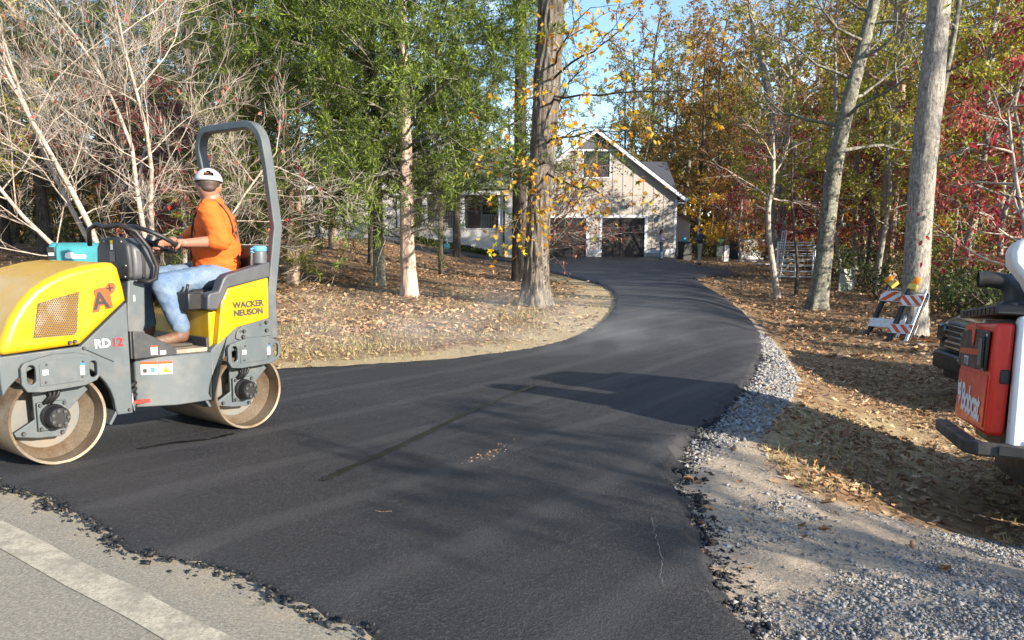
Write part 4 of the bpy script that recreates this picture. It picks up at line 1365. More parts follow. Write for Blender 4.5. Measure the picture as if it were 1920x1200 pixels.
cedar('brown cedar trunk standing close in front of the porch railing', GP(857, 483), 10.5, 0.2, 3.0, 0.27, rng, 'bark_dark', dens=0.8, low=(14, 0.16, 2.2), nb=30)
cedar('cedar with bare reddish lower stem beside the white garden bench', GP(625, 466), 11, 0.17, 2.8, 0.22, rng, 'bark_cedar', dens=0.85, low=(8, 0.15, 1.6), nb=34)
cedar('dark slim cedar trunk behind the lichen-spotted leaning one', GP(697, 497), 10, 0.15, 2.4, 0.4, rng, 'bark_dark', leaf='cedar_dark', dens=0.6, nb=28)

# --- the big oak by the drive
rng = np.random.default_rng(202)
sp_oak = [dict(seg=8, wig=0.16, up=0.04, tip=0.2), dict(n=(4, 6), spread=0.75, lr=0.5, rr=0.5, t0=0.3, seg=6, wig=0.2, up=0.02, tip=0.25), dict(n=(3, 5), spread=0.8, lr=0.5, rr=0.5, t0=0.2, seg=4, wig=0.25), dict(n=(2, 4), spread=0.8, lr=0.55, rr=0.6, t0=0.2, seg=3, wig=0.25)]
x0, y0, z0 = gp(1003, 573)
oak, obr = make_tree('oak_tree', 'large oak with furrowed flared trunk and boughs of yellow leaves beside the driveway', 'tree', (x0, y0, z0 - 0.05),
    [(0, 0, -0.1, 0.30), (0.03, 0, 1.0, 0.275), (0.12, 0, 3.0, 0.265), (0.28, 0, 5.5, 0.27), (0.42, 0, 8.0, 0.25), (0.6, 0, 12, 0.2), (0.7, 0, 18, 0.08)], sp_oak, rng, 'bark_oak',
    'leaf_russet', 5, (0.09, 0.15), (3,), limbs_from=0.5, nlimb=9, limb_len=5.5, limb_r=0.3, up=0.5, ridge=0.09, flare=0.55, tres=(72, 260))
# --- sweetgum bough with yellow star leaves, a young tree behind the oak
rng = np.random.default_rng(204)
x1, y1, z1 = gp(973, 527)
gum = thing('pine_tree', 'dark straight trunk standing close behind the big oak', 'tree', (x0 + 0.1, y0 + 0.75, z0))
gum.location = (x1, y1, z1 - 0.05)
V, q = trunk_np([(0, 0, -0.1), (0.02, 0, 3), (0.05, 0, 7), (0.1, 0, 13)], [0.24, 0.22, 0.19, 0.1], rng, 40, 130, ridge=0.07, flare=0.25)
link('trunk', mesh_np('trunk', V, [q], True), 'bark_dark', gum)
pb = []
for k in range(14):
    a_ = k * 2.4; zq = 6.0 + 0.5 * k
    pb += grow(rng, (0.04, 0, zq), np.array([math.cos(a_), math.sin(a_), 0.3]), 2.4 - 0.1 * k, 0.04, [dict(seg=5, wig=0.12, tip=0.2), dict(n=(5, 7), spread=0.7, lr=0.45, rr=0.5, t0=0.2, seg=4, wig=0.2)])
Vb, qb = tubes_np(pb, (5, 3)); link('branches', mesh_np('branches', Vb, [qb], True), 'bark_dark', gum)
Pb, Db = sample_on(pb, rng, 60, (1,), 0.06)
Vb, Fb = leaf_quads(Pb, Db, rng.uniform(0.10, 0.18, len(Pb)), rng, 0.12, 0.0, 0.7); link('crown', mesh_np('crown', Vb, [Fb]), 'cedar_dark', gum)
sp_g = [dict(seg=8, wig=0.13, up=-0.03, tip=0.25), dict(n=(6, 8), spread=0.7, lr=0.4, rr=0.45, t0=0.25, seg=5, wig=0.2, tip=0.3), dict(n=(2, 4), spread=0.7, lr=0.5, rr=0.6, t0=0.2, seg=3, wig=0.2)]
gbr = []
for (z_, (u1, v1, yy)) in ((4.6, (1290, 178, 14.6)), (4.9, (1210, 120, 14.2)), (3.2, (975, 305, 14.2)), (3.0, (1015, 350, 14.6)), (3.6, (1020, 215, 14.0)), (4.4, (1040, 130, 13.8)), (5.2, (1100, 60, 14.5)), (2.7, (1030, 385, 15.0))):
    A = np.array([0.05 + 0.055 * z_, -0.1, z_]); Bq = np.array(at_y(u1, v1, yy)) - np.array([x0, y0, z0 - 0.05])
    gbr += grow(rng, A, Bq - A, float(np.linalg.norm(Bq - A)), 0.028, sp_g)
V, q = tubes_np(gbr, (6, 4, 3))
link('boughs', mesh_np('boughs', V, [q], True), 'bark_dark', oak)
P, D = sample_on(gbr, rng, 6.0, (2,), 0.06); P2, D2 = sample_on(gbr, rng, 3.5, (1,), 0.06, 0.35)
P = np.concatenate([P, P2]); P = P[rng.permutation(len(P))]
leaf_parts(oak, P[:295], rng, STAR_ME, ('leaf_yellow_one', 'leaf_orange_one', 'leaf_chartreuse_one', 'leaf_yellow_one'), 0.065, 0.115)
P3, D3 = sample_on(gbr, rng, 5.0, (1, 2), 0.08, 0.2)
V, Fq = leaf_quads(P3, D3, rng.uniform(0.08, 0.15, len(P3)), rng, 0.75, 0.6)
o = link('small_leaves', mesh_np('small_leaves', V, [Fq]), 'leaf_gold', oak); o['kind'] = 'stuff'
# --- bare dogwood with pale spreading stems and a few red leaves
rng = np.random.default_rng(303)
dx, dy = -5.75, 12.2
dog = thing('dogwood_tree', 'nearly bare dogwood with pale lichened spreading branches behind the roller', 'tree', (dx, dy, tz(dx, dy) - 0.05))
sp_d = [dict(seg=9, wig=0.09, up=0.012, tip=0.25), dict(n=(10, 13), spread=0.85, lr=0.52, rr=0.22, t0=0.36, seg=7, wig=0.12, up=0.015, tip=0.22, flatz=0.75), dict(n=(8, 10), spread=0.7, lr=0.45, rr=0.42, t0=0.12, seg=5, wig=0.18, up=0.04, tip=0.3), dict(n=(5, 7), spread=0.65, lr=0.45, rr=0.5, t0=0.12, seg=4, wig=0.2, up=0.07, tip=0.4)]
dbr = []
for d, L, r in (((-0.42, 0.1, 1), 5.2, 0.052), ((-0.18, -0.1, 1), 5.6, 0.058), ((0.02, 0.2, 1), 5.4, 0.05), ((0.16, -0.05, 1), 4.8, 0.05), ((-0.75, -0.15, 0.75), 4.2, 0.05), ((0.5, -0.1, 0.95), 3.6, 0.04)):
    dbr += grow(rng, (rng.normal(0, 0.08), rng.normal(0, 0.08), 0), np.array(d), L, r, sp_d)
# suckers round the foot
for k in range(8):
    a = rng.uniform(0, 6.28)
    dbr += grow(rng, (rng.normal(0.5, 0.35), rng.normal(0, 0.3), 0), np.array([0.3 * math.cos(a), 0.3 * math.sin(a), 1]), rng.uniform(1.0, 2.3), 0.009, [sp_d[0], dict(n=(4, 6), spread=0.6, lr=0.4, rr=0.6, t0=0.3, seg=4, wig=0.2, up=0.03), dict(n=(2, 4), spread=0.6, lr=0.5, rr=0.6, t0=0.2, seg=3, wig=0.2)])
stems = [b for b in dbr if b[2] == 0 and b[1][0] > 0.04]
rest = [b for b in dbr if not (b[2] == 0 and b[1][0] > 0.04)]
V, q = tubes_np(stems, (12,)); 


link('trunk', mesh_np('trunk', V, [q], True), 'bark_dogwood', dog)
V, q = tubes_np(rest, (6, 5, 4, 3, 3)); link('branches', mesh_np('branches', V, [q], True), 'bark_dogwood', dog)
Pt, Dt = sample_on(dbr, rng, 15, (3,), 0.004); Pt2, Dt2 = sample_on(dbr, rng, 4, (2,), 0.004)
Pt = np.concatenate([Pt, Pt2]); Dt = np.concatenate([Dt, Dt2])
Vt, Ft = leaf_quads(Pt, unit(Dt + np.array([0, 0, 0.35])), rng.uniform(0.10, 0.32, len(Pt)), rng, 0.02, -0.1, 0.45, 0.0)
o = link('twigs', mesh_np('twigs', Vt, [Ft]), 'bark_dogwood', dog); o['kind'] = 'stuff'
P, D = sample_on(dbr, rng, 0.8, (3,), 0.02)
P = P[rng.permutation(len(P))]
w_ = (P[:, 0] > 0.2) | (P[:, 2] > 3.2)
leaf_parts(dog, P[w_][:230], rng, OVAL_ME, ('leaf_rose_one', 'leaf_crimson_one', 'leaf_rose_one', 'leaf_bronze_one'), 0.06, 0.10)
# ------------------------------------------------------------------ the woods right, left and behind
rng = np.random.default_rng(404)
leaf_mat('leaf_amber', [(0.42, 0.23, 0.04), (0.50, 0.30, 0.05), (0.30, 0.15, 0.04), (0.24, 0.21, 0.04), (0.46, 0.22, 0.04), (0.20, 0.12, 0.04)], 0.45, 0.5, 0.4)
sp_w = [dict(seg=7, wig=0.15, up=0.05, tip=0.2), dict(n=(4, 6), spread=0.8, lr=0.52, rr=0.5, t0=0.25, seg=5, wig=0.2, up=0.02, tip=0.25), dict(n=(4, 6), spread=0.85, lr=0.5, rr=0.5, t0=0.15, seg=4, wig=0.25, tip=0.3)]
sp_flat = [dict(seg=7, wig=0.10, up=0.01, tip=0.2), dict(n=(6, 8), spread=0.75, lr=0.5, rr=0.5, t0=0.2, seg=5, wig=0.16, up=0.0, tip=0.25, flatz=0.5), dict(n=(4, 6), spread=0.8, lr=0.45, rr=0.5, t0=0.15, seg=3, wig=0.2, tip=0.3, flatz=0.6)]
def tr(h, r, lean=(0, 0), bend=0.25, n=6):
    zz = np.linspace(-0.15, h, n)
    return [(lean[0] * z / h + rng.normal(0, bend) * (z > 1) * z / h, lean[1] * z / h + rng.normal(0, bend) * (z > 1) * z / h, z, r * (1 - 0.8 * z / h)) for z in zz]
STORE = (0, -60, 0)
G_R, G_L, G_F = 'trees of the wood right of the drive', 'trees of the shady wood behind the dogwood', 'tree tops behind the house and garage'
protos = {}
def proto(key, name, **kw):
    t, br = make_tree(name, 'tree', 'tree', STORE, **kw)
    protos[key] = t
    return t
low = (24, 40)
proto('russet', 'oak_tree', trunk=tr(17, 0.24, (0.6, 0)), spec=sp_w, rng=rng, bark='bark_dark', leaf='leaf_russet', leaf_n=17, leaf_size=(0.14, 0.28), leaf_levels=(1, 2), limbs_from=0.22, nlimb=15, limb_len=4.2, limb_r=0.3, up=0.35, tres=low)
proto('russet2', 'oak_tree', trunk=tr(15, 0.2, (-0.8, 0)), spec=sp_w, rng=rng, bark='bark_lichen', leaf='leaf_amber', leaf_n=16, leaf_size=(0.14, 0.27), leaf_levels=(1, 2), limbs_from=0.3, nlimb=13, limb_len=3.8, limb_r=0.3, up=0.4, tres=low)
proto('olive', 'hickory_tree', trunk=tr(16, 0.2, (0.3, 0)), spec=sp_w, rng=rng, bark='bark_lichen', leaf='leaf_olive', leaf_n=18, leaf_size=(0.14, 0.28), leaf_levels=(1, 2), limbs_from=0.2, nlimb=15, limb_len=4.0, limb_r=0.3, up=0.35, tres=low)
proto('lime', 'maple_tree', trunk=tr(12, 0.13, (0.5, 0)), spec=sp_w, rng=rng, bark='bark_grey', leaf='leaf_lime', leaf_n=24, leaf_size=(0.11, 0.20), leaf_levels=(1, 2), limbs_from=0.2, nlimb=14, limb_len=3.2, limb_r=0.3, up=0.3, tres=low)
proto('red', 'dogwood_tree', trunk=tr(6.0, 0.09, (0.4, 0), 0.3), spec=sp_flat, rng=rng, bark='bark_grey', leaf='leaf_red', leaf_n=20, leaf_size=(0.09, 0.15), leaf_levels=(1, 2), limbs_from=0.25, nlimb=11, limb_len=2.6, limb_r=0.4, up=0.15, droop=0.9, tres=low)
proto('maroon', 'dogwood_tree', trunk=tr(5.5, 0.09, (-0.4, 0), 0.3), spec=sp_flat, rng=rng, bark='bark_grey', leaf='leaf_maroon', leaf_n=18, leaf_size=(0.09, 0.15), leaf_levels=(1, 2), limbs_from=0.25, nlimb=11, limb_len=2.6, limb_r=0.4, up=0.15, droop=0.8, tres=low)
proto('gold', 'maple_tree', trunk=tr(5.5, 0.07, (0.3, 0), 0.2), spec=sp_flat, rng=rng, bark='bark_dark', leaf='leaf_gold', leaf_n=22, leaf_size=(0.09, 0.16), leaf_levels=(1, 2), limbs_from=0.15, nlimb=12, limb_len=2.4, limb_r=0.4, up=0.2, tres=low)
proto('bare', 'poplar_tree', trunk=tr(18, 0.22, (0.5, 0)), spec=sp_w, rng=rng, bark='bark_grey', leaf='leaf_olive', leaf_n=5, leaf_size=(0.10, 0.18), leaf_levels=(2,), limbs_from=0.42, nlimb=12, limb_len=4.5, limb_r=0.3, up=0.7, tres=low)
protos['dark'] = cedar('tree', STORE, 12.5, 0.26, 3.2, 0.16, rng, 'bark_dark', 'cedar_dark', dens=0.5, nb=50)
protos['pine'] = cedar('tree', STORE, 16, 0.24, 3.0, 0.45, rng, 'bark_dark', 'cedar_dark', dens=0.45, nb=40)
def shrub(key, leaf, h, rng):
    t = thing('shrub', 'shrub', 'shrub', STORE)
    br = []
    for k in range(12):
        a = rng.uniform(0, 6.28); e = rng.uniform(0.6, 1.4)
        br += grow(rng, (rng.normal(0, 0.15), rng.normal(0, 0.15), -0.05), np.array([math.cos(a) * math.cos(e), math.sin(a) * math.cos(e), math.sin(e)]), h * rng.uniform(0.6, 1.1), 0.018, [dict(seg=5, wig=0.15, tip=0.3), dict(n=(4, 6), spread=0.8, lr=0.5, rr=0.5, t0=0.2, seg=4, wig=0.2), dict(n=(3, 4), spread=0.8, lr=0.5, rr=0.6, t0=0.2, seg=2, wig=0.2)])
    V, q = tubes_np(br, (5, 3, 3)); link('stems', mesh_np('stems', V, [q], True), 'bark_dark', t)
    P, D = sample_on(br, rng, 14, (1, 2), 0.04)
    V, Fq = leaf_quads(P, D, rng.uniform(0.06, 0.12, len(P)), rng, 0.5, 0.2)
    link('foliage', mesh_np('foliage', V, [Fq]), leaf, t)
    protos[key] = t
shrub('s_green', 'leaf_green', 1.5, rng); shrub('s_olive', 'leaf_olive', 1.6, rng); shrub('s_gold', 'leaf_gold', 1.5, rng)
first = {}
def plant(key, x, y, label, group, s=1.0, rz=None, cat='tree'):
    if key not in first:
        first[key] = 1
        o = protos[key]
    else:
        o = copy_tree(protos[key])
    o.location = (x, y, tz(x, y) - 0.08)
    o.rotation_euler = (0, 0, rng.uniform(0, 6.28) if rz is None else rz)
    ss = s * rng.uniform(0.9, 1.1)
    o.scale = (ss, ss, ss * rng.uniform(0.92, 1.08))
    tag(o, label, cat, group)
    return o
SH = {'russet': 'russet oak', 'russet2': 'amber-leaved oak', 'olive': 'olive hickory', 'lime': 'yellow-green maple', 'red': 'crimson layered dogwood', 'maroon': 'maroon dogwood', 'gold': 'low golden maple', 'bare': 'nearly bare poplar', 'dark': 'dark evergreen cedar', 'pine': 'tall dark pine', 's_green': 'low green shrub', 's_olive': 'low yellowing shrub', 's_gold': 'low golden shrub'}
def rank(y): return 'front rank' if y < 27 else 'second rank' if y < 36 else 'third rank' if y < 45 else 'fourth rank' if y < 55 else 'fifth rank' if y < 65 else 'rear rank'
def mark_r(u):
    for lim, nm in ((1335, 'the garage corner'), (1385, 'the wheelie bins'), (1435, 'the leaning board'), (1485, 'the crooked dogwood'), (1540, 'the gate panels'), (1600, 'the lichened trunk'), (1650, 'the stone slab'), (1710, 'the barricades'), (1770, 'the pale grey trunk'), (1830, 'the pickup'), (1890, 'the exhaust pipe'), (1960, 'the skid loader')):
        if u < lim: return nm
    return 'the skid loader cab'
def mark_l(u):
    for lim, nm in ((-90, 'the road bend'), (-5, 'the drum'), (75, 'the yellow hood'), (135, 'the teal mailbox'), (210, 'the console'), (285, 'the dogwood stems'), (350, 'the steering wheel'), (410, 'the operator'), (470, 'the roll bar'), (530, 'the twin-stemmed cedar')):
        if u < lim: return nm
    return 'the white house end'
def ux(u, y): return (u - CX) / F * y * 1.02
LR = {'russet': 'tall russet-leaved oak in the wood right of the garage', 'russet2': 'lichened amber-leaved oak in the wood right of the garage', 'olive': 'olive and yellow hickory in the wood right of the garage',
      'lime': 'yellow-green young maple in the wood right of the drive', 'red': 'small dogwood with layered crimson leaves under the right-hand trees', 'maroon': 'small dogwood with dull maroon leaves under the tall trees',
      'gold': 'low golden maple glowing in the understorey right of the garage', 'bare': 'nearly bare grey poplar in the wood right of the drive', 'dark': 'dark evergreen cedar in the wood right of the drive', 'pine': 'tall pine rising over the wood right of the garage'}
# right-hand wood: rows of trees, thinner in front
for u, y, k, s in ((1330, 62, 'russet', 1.0), (1395, 60, 'olive', 1.0), (1470, 58, 'russet2', 1.05), (1550, 60, 'russet', 1.1), (1640, 56, 'olive', 1.1), (1740, 58, 'russet2', 1.1), (1850, 56, 'russet', 1.1), (1960, 52, 'olive', 1.1), (2080, 50, 'russet2', 1.1),
                   (1300, 78, 'russet2', 1.2), (1370, 80, 'russet', 1.25), (1450, 76, 'russet2', 1.3), (1530, 80, 'olive', 1.3), (1620, 78, 'russet', 1.3), (1720, 76, 'olive', 1.3), (1830, 78, 'russet2', 1.35), (1940, 74, 'olive', 1.3), (2060, 70, 'russet', 1.3),
                   (1425, 50, 'russet2', 0.95), (1590, 46, 'russet', 0.95), (1690, 42, 'russet2', 0.95), (1800, 44, 'olive', 1.0), (1900, 40, 'russet', 0.95), (2010, 38, 'olive', 1.0),
                   (1585, 34, 'lime', 1.0), (1690, 33, 'lime', 0.95), (1800, 32, 'russet2', 0.85), (1905, 30, 'lime', 1.1), (2030, 28, 'lime', 1.0),
                   (1850, 24, 'lime', 0.9), (1350, 70, 'russet2', 1.15), (1430, 66, 'olive', 1.1), (1500, 68, 'russet2', 1.15), (1580, 70, 'olive', 1.2), (1680, 66, 'russet2', 1.2), (1780, 68, 'russet', 1.2), (1880, 66, 'russet2', 1.2), (1440, 34, 'lime', 0.95), (1520, 29, 'lime', 0.9), (1700, 28, 'lime', 1.0), (1780, 25, 'lime', 1.0), (1930, 26, 'lime', 1.1), (1610, 31, 'olive', 0.75), (1650, 42, 'lime', 1.1), (2050, 20, 'olive', 0.8), (1625, 26, 'lime', 0.8)):
    plant(k, ux(u, y), y, f'{SH[k]} in the {rank(y)} of woodland behind {mark_r(u)}', G_R, s)
for u, y, k, s in ((1320, 56, 'gold', 1.0), (1360, 60, 'gold', 1.0), (1420, 58, 'red', 1.2), (1480, 46, 'lime', 0.7), (1610, 44, 'gold', 1.1), (1660, 40, 'gold', 1.2), (1720, 36, 'red', 1.2), (1790, 34, 'maroon', 1.2), (1345, 50, 'gold', 0.8), (1400, 54, 'gold', 0.9), (1450, 48, 'gold', 0.9), (1375, 46, 'maroon', 1.0), (1440, 42, 'red', 1.1), (1520, 38, 'maroon', 1.15), (1390, 56, 'maroon', 1.2), (1600, 36, 'lime', 0.7), (1655, 30, 'maroon', 1.0), (1560, 30, 'maroon', 0.9), (1760, 27, 'lime', 0.6), (1860, 28, 'red', 1.2), (1930, 22, 'red', 1.0), (1895, 25, 'red', 1.7), (1680, 31, 'red', 1.5), (1540, 35, 'red', 1.3), (1960, 30, 'red', 2.0), (1790, 30, 'red', 1.5), (1600, 40, 'maroon', 1.6), (1840, 20, 'red', 0.95), (1990, 18, 'red', 1.0), (1480, 52, 'gold', 0.8), (1560, 52, 'gold', 0.8), (1700, 48, 'gold', 1.0)):
    plant(k, ux(u, y), y, f'{SH[k]} of the understorey, {rank(y)} behind {mark_r(u)}', G_R + ' (understorey)', s)
G_S = 'green shrubs under the right-hand wood'
for u, y, k, s in ((1300, 54, 's_green', 1.3), (1340, 57, 's_olive', 1.4), (1320, 60, 's_green', 2.0), (1380, 62, 's_olive', 2.0), (1440, 58, 's_green', 2.0), (1490, 60, 's_gold', 2.2), (1550, 56, 's_green', 2.0), (1610, 54, 's_olive', 2.2), (1680, 52, 's_green', 2.2), (1740, 46, 's_olive', 2.2), (1800, 42, 's_green', 2.2), (1860, 38, 's_green', 2.2), (1720, 34, 's_green', 1.8), (1680, 30, 's_green', 1.4), (1420, 50, 's_green', 1.2), (1500, 36, 's_green', 1.2), (1540, 32, 's_green', 1.0), (1620, 28, 's_green', 1.2), (1650, 24, 's_green', 1.1), (1760, 20, 's_green', 1.0), (1800, 18.5, 's_green', 1.1), (1850, 18, 's_green', 1.0), (1900, 17, 's_green', 1.1), (1830, 22, 's_olive', 1.3), (1780, 24, 's_green', 1.4), (1880, 23, 's_green', 1.4), (1960, 19, 's_olive', 1.4), (1700, 26, 's_olive', 1.3), (1640, 34, 's_olive', 1.5), (1570, 40, 's_green', 1.5), (2040, 16, 's_green', 1.2)):
    plant(k, ux(u, y), y, f'{SH[k]} under the trees, {rank(y)} behind {mark_r(u)}', G_S, s, cat='shrub')
# left-hand wood, dark and evergreen
LL = {'dark': 'dark evergreen cedar in the shady wood behind the dogwood', 'pine': 'tall dark pine behind the dogwood and roller', 'russet': 'russet oak in the shady wood left of the house', 'russet2': 'amber-leaved oak in the shady wood left of the house', 'maroon': 'maroon dogwood in the shade behind the roller', 's_olive': 'low yellowing shrub in the shade left of the house', 'olive': 'olive hickory in the shady wood left of the house', 'lime': 'yellow-green maple behind the bare dogwood', 's_green': 'low green shrub in the shade left of the house'}
for u, y, k, s in ((38, 33, 'dark', 1.1), (112, 31, 'dark', 1.05), (60, 38, 'pine', 1.0), (-60, 28, 'dark', 1.0), (-180, 26, 'russet', 0.9), (190, 36, 'dark', 1.1), (265, 32, 'dark', 1.0), (330, 38, 'dark', 1.15), (400, 30, 'dark', 0.95), (450, 36, 'dark', 1.1), (-20, 44, 'russet', 1.1), (150, 46, 'dark', 1.3), (300, 48, 'dark', 1.35), (420, 46, 'pine', 1.1), (505, 40, 'dark', 1.1), (90, 56, 'russet2', 1.3), (230, 58, 'dark', 1.5), (370, 58, 'olive', 1.3), (480, 56, 'dark', 1.4), (560, 60, 'dark', 1.3), (-120, 50, 'dark', 1.4), (-250, 40, 'olive', 1.2), (10, 26, 'lime', 0.8)):
    plant(k, ux(u, y), y, f'{SH[k]} in the {rank(y)} of shady wood beyond {mark_l(u)}', G_L, s)
for u, y, k, s in ((365, 20, 'maroon', 0.75), (440, 23, 'maroon', 0.85), (300, 24, 'maroon', 0.9), (180, 34, 's_olive', 1.6), (60, 38, 's_olive', 1.6), (120, 42, 's_green', 2), (240, 40, 's_green', 2), (0, 42, 's_olive', 2), (330, 34, 's_green', 1.8), (420, 32, 's_green', 1.6), (480, 34, 's_green', 1.8), (560, 44, 's_green', 1.6)):
    plant(k, ux(u, y), y, f'{SH[k]} in the shade, {rank(y)} beyond {mark_l(u)}', G_L + ' (undergrowth)', s, cat='shrub' if k[:2] == 's_' else 'tree')
# behind the roofs
LF = {'olive': 'olive hickory rising behind the house roofs', 'russet': 'russet oak rising behind the house roofs', 'russet2': 'amber oak rising behind the house roofs', 'pine': 'dark pine rising behind the house roofs', 'dark': 'dark cedar rising behind the house roofs', 'bare': 'nearly bare poplar rising behind the house roofs'}
for u, y, k, s in ((640, 66, 'olive', 0.8), (720, 70, 'russet', 0.8), (800, 72, 'russet2', 0.75), (880, 70, 'olive', 0.75), (960, 76, 'russet', 0.75), (1040, 80, 'russet2', 0.65), (1110, 84, 'olive', 0.7), (1180, 78, 'russet', 0.95), (1240, 72, 'olive', 1.05), (1215, 70, 'olive', 0.95), (1290, 68, 'russet', 1.1), (1190, 64, 'russet2', 0.75), (1165, 74, 'olive', 1.05), (1235, 68, 'russet2', 1.1), (1270, 75, 'olive', 1.25), (1205, 78, 'russet', 1.15)):
    plant(k, ux(u, y), y, LF[k].replace('the house roofs', [nm for lim, nm in ((680, 'the white house end'), (760, 'the chimney'), (840, 'the porch steps'), (920, 'the porch'), (1000, 'the big oak'), (1080, 'the left garage door'), (1150, 'the gable window'), (1195, 'the right garage door'), (1230, 'the gable slope'), (1260, 'the slate wing'), (9999, 'the lean-to shed')) if u < lim][0]), G_F, s)
# roadside trees behind and to the right of where the picture is taken: they shade the near ground
G_N = 'roadside trees along the near side of the road'
for x, y, k, s in ((7.7, -1.75, 'red', 0.62), (9.5, -2.9, 'maroon', 0.80), (12.2, -4.9, 'lime', 0.40), (21, 2.0, 'bare', 1.0), (25, 1.5, 'russet2', 1.0), (19, 11, 'bare', 0.9)):
    plant(k, x, y, {'russet': 'russet oak on the road verge', 'olive': 'olive hickory on the road verge', 'russet2': 'amber-leaved oak on the road verge', 'bare': 'nearly bare poplar on the road verge', 'lime': 'small yellow-green maple on the road verge', 'red': 'small crimson dogwood on the road verge', 'maroon': 'small maroon dogwood on the road verge', 'gold': 'small golden maple on the road verge'}[k], G_N, s)

# far wood that closes the view
n = 70000
a = rng.uniform(-1.25, 1.25, n)
R = rng.uniform(86, 125, n)
hmax = np.interp(np.degrees(a), [-75, -22, -14, 0, 6, 9, 14, 75], [17, 16, 10, 9, 9, 14, 24, 26]) * (0.75 + 0.25 * np.sin(a * 37) * np.sin(a * 83 + 1))
P = np.column_stack([R * np.sin(a), R * np.cos(a), rng.uniform(0, 1, n) ** 1.1 * hmax + 0.3])
V, Fq = leaf_quads(P, rng.normal(0, 1, (n, 3)), rng.uniform(0.8, 1.7, n), rng, 0.7, 0.1, 1.0)
g = link('distant_wood', mesh_np('distant_wood', V, [Fq]), 'leaf_russet', kind='stuff')
tag(g, 'far brown autumn wood closing the view', 'wood')

# --- single trees close to the drive on the right
rng = np.random.default_rng(505)
def rel(u, v, y, base): return tuple(np.array(at_y(u, v, y)) - np.array(base))
b = np.array(gp(1712, 630)); b[2] -= 0.05
pl = [rel(u, v, b[1], b) for u, v in ((1710, 634), (1717, 520), (1728, 350), (1745, 170), (1764, -20), (1775, -140))]
big, _ = make_tree('poplar_tree', 'straight pale grey trunk with the road barricades leaning against it', 'tree', b, [p + (r,) for p, r in zip(pl, (0.24, 0.225, 0.22, 0.225, 0.2, 0.18))], sp_w, rng, 'bark_grey', None, limbs_from=0.5, nlimb=1, limb_len=1.6, limb_r=0.13, up=0.1, ridge=0.03, flare=0.28, tres=(40, 160))
b = np.array(gp(1735, 612)); b[2] -= 0.05
pl = [rel(u, v, b[1], b) for u, v in ((1730, 614), (1736, 500), (1742, 400), (1752, 250), (1790, 60), (1810, -80))]
make_tree('maple_tree', 'slim maple close behind the pale grey trunk with yellow-green leaves', 'tree', b, [p + (r,) for p, r in zip(pl, (0.10, 0.09, 0.085, 0.075, 0.06, 0.04))], sp_w, rng, 'bark_lichen', 'leaf_lime', 7, (0.07, 0.12), (1, 2), limbs_from=0.5, nlimb=9, limb_len=2.6, limb_r=0.4, up=0.2, tres=(20, 80))
b = np.array(gp(1533, 580)); b[2] -= 0.05
pl = [rel(u, v, b[1], b) for u, v in ((1531, 584), (1545, 480), (1556, 380), (1570, 290), (1592, 190), (1618, 90), (1640, 0), (1650, -90))]
make_tree('maple_tree', 'lichened dark trunk bending right by the driveway with lime leaves above', 'tree', b, [p + (r,) for p, r in zip(pl, (0.24, 0.22, 0.21, 0.19, 0.17, 0.15, 0.13, 0.1))], sp_w, rng, 'bark_lichen', 'leaf_lime', 6, (0.09, 0.15), (1, 2), limbs_from=0.42, nlimb=13, limb_len=3.4, limb_r=0.28, up=0.15, ridge=0.04, flare=0.4, tres=(36, 140))
b = np.array(gp(1660, 530)); b[2] -= 0.05
pl = [rel(u, v, b[1], b) for u, v in ((1655, 532), (1663, 430), (1672, 330), (1682, 180), (1690, 20), (1700, -100))]
make_tree('oak_tree', 'brown trunk standing behind the barricades and pale grey tree', 'tree', b, [p + (r,) for p, r in zip(pl, (0.34, 0.31, 0.30, 0.28, 0.25, 0.2))], sp_w, rng, 'bark_cedar', 'leaf_russet', 5, (0.11, 0.18), (1, 2), limbs_from=0.55, nlimb=10, limb_len=4, limb_r=0.25, up=0.3, tres=(30, 90))
b = np.array(gp(1458, 560)); b[2] -= 0.05
pl = [rel(u, v, b[1], b) for u, v in ((1459, 563), (1449, 500), (1441, 440), (1440, 390), (1450, 345), (1451, 290), (1447, 230))]
def d_extra(r_):
    out = []
    for (u0, v0), (u1, v1) in (((1447, 375), (1330, 300)), ((1450, 330), (1500, 250)), ((1449, 372), (1540, 390)), ((1451, 300), (1380, 200)), ((1450, 260), (1460, 150)), ((1444, 400), (1415, 385))):
        A = np.array(rel(u0, v0, b[1], b)); B = np.array(rel(u1, v1, b[1] - r_.uniform(-1, 2), b))
        out += grow(r_, A, B - A, float(np.linalg.norm(B - A)), 0.03, sp_flat)
    return out
t, br = make_tree('dogwood_tree', 'slender crooked dogwood with sunlit pale stem and red leaves by the drive', 'tree', b, [p + (r,) for p, r in zip(pl, (0.10, 0.085, 0.08, 0.075, 0.06, 0.05, 0.03))], sp_flat, rng, 'bark_dogwood', 'leaf_maroon', 9, (0.07, 0.12), (1, 2), limbs_from=0.75, nlimb=3, limb_len=1.6, extra=d_extra, droop=0.8, flare=0.2, tres=(16, 60))
b = np.array(gp(1492, 556)); b[2] -= 0.05
pl = [rel(u, v, b[1], b) for u, v in ((1492, 558), (1496, 500), (1489, 430), (1484, 380), (1486, 300), (1480, 200))]
make_tree('sapling', 'thin dark sapling standing in front of the galvanised gates', 'tree', b, [p + (r,) for p, r in zip(pl, (0.055, 0.05, 0.045, 0.04, 0.035, 0.02))], sp_w, rng, 'bark_dark', 'leaf_olive', 8, (0.07, 0.12), (1, 2), limbs_from=0.6, nlimb=6, limb_len=1.5, tres=(12, 40), flare=0.2)
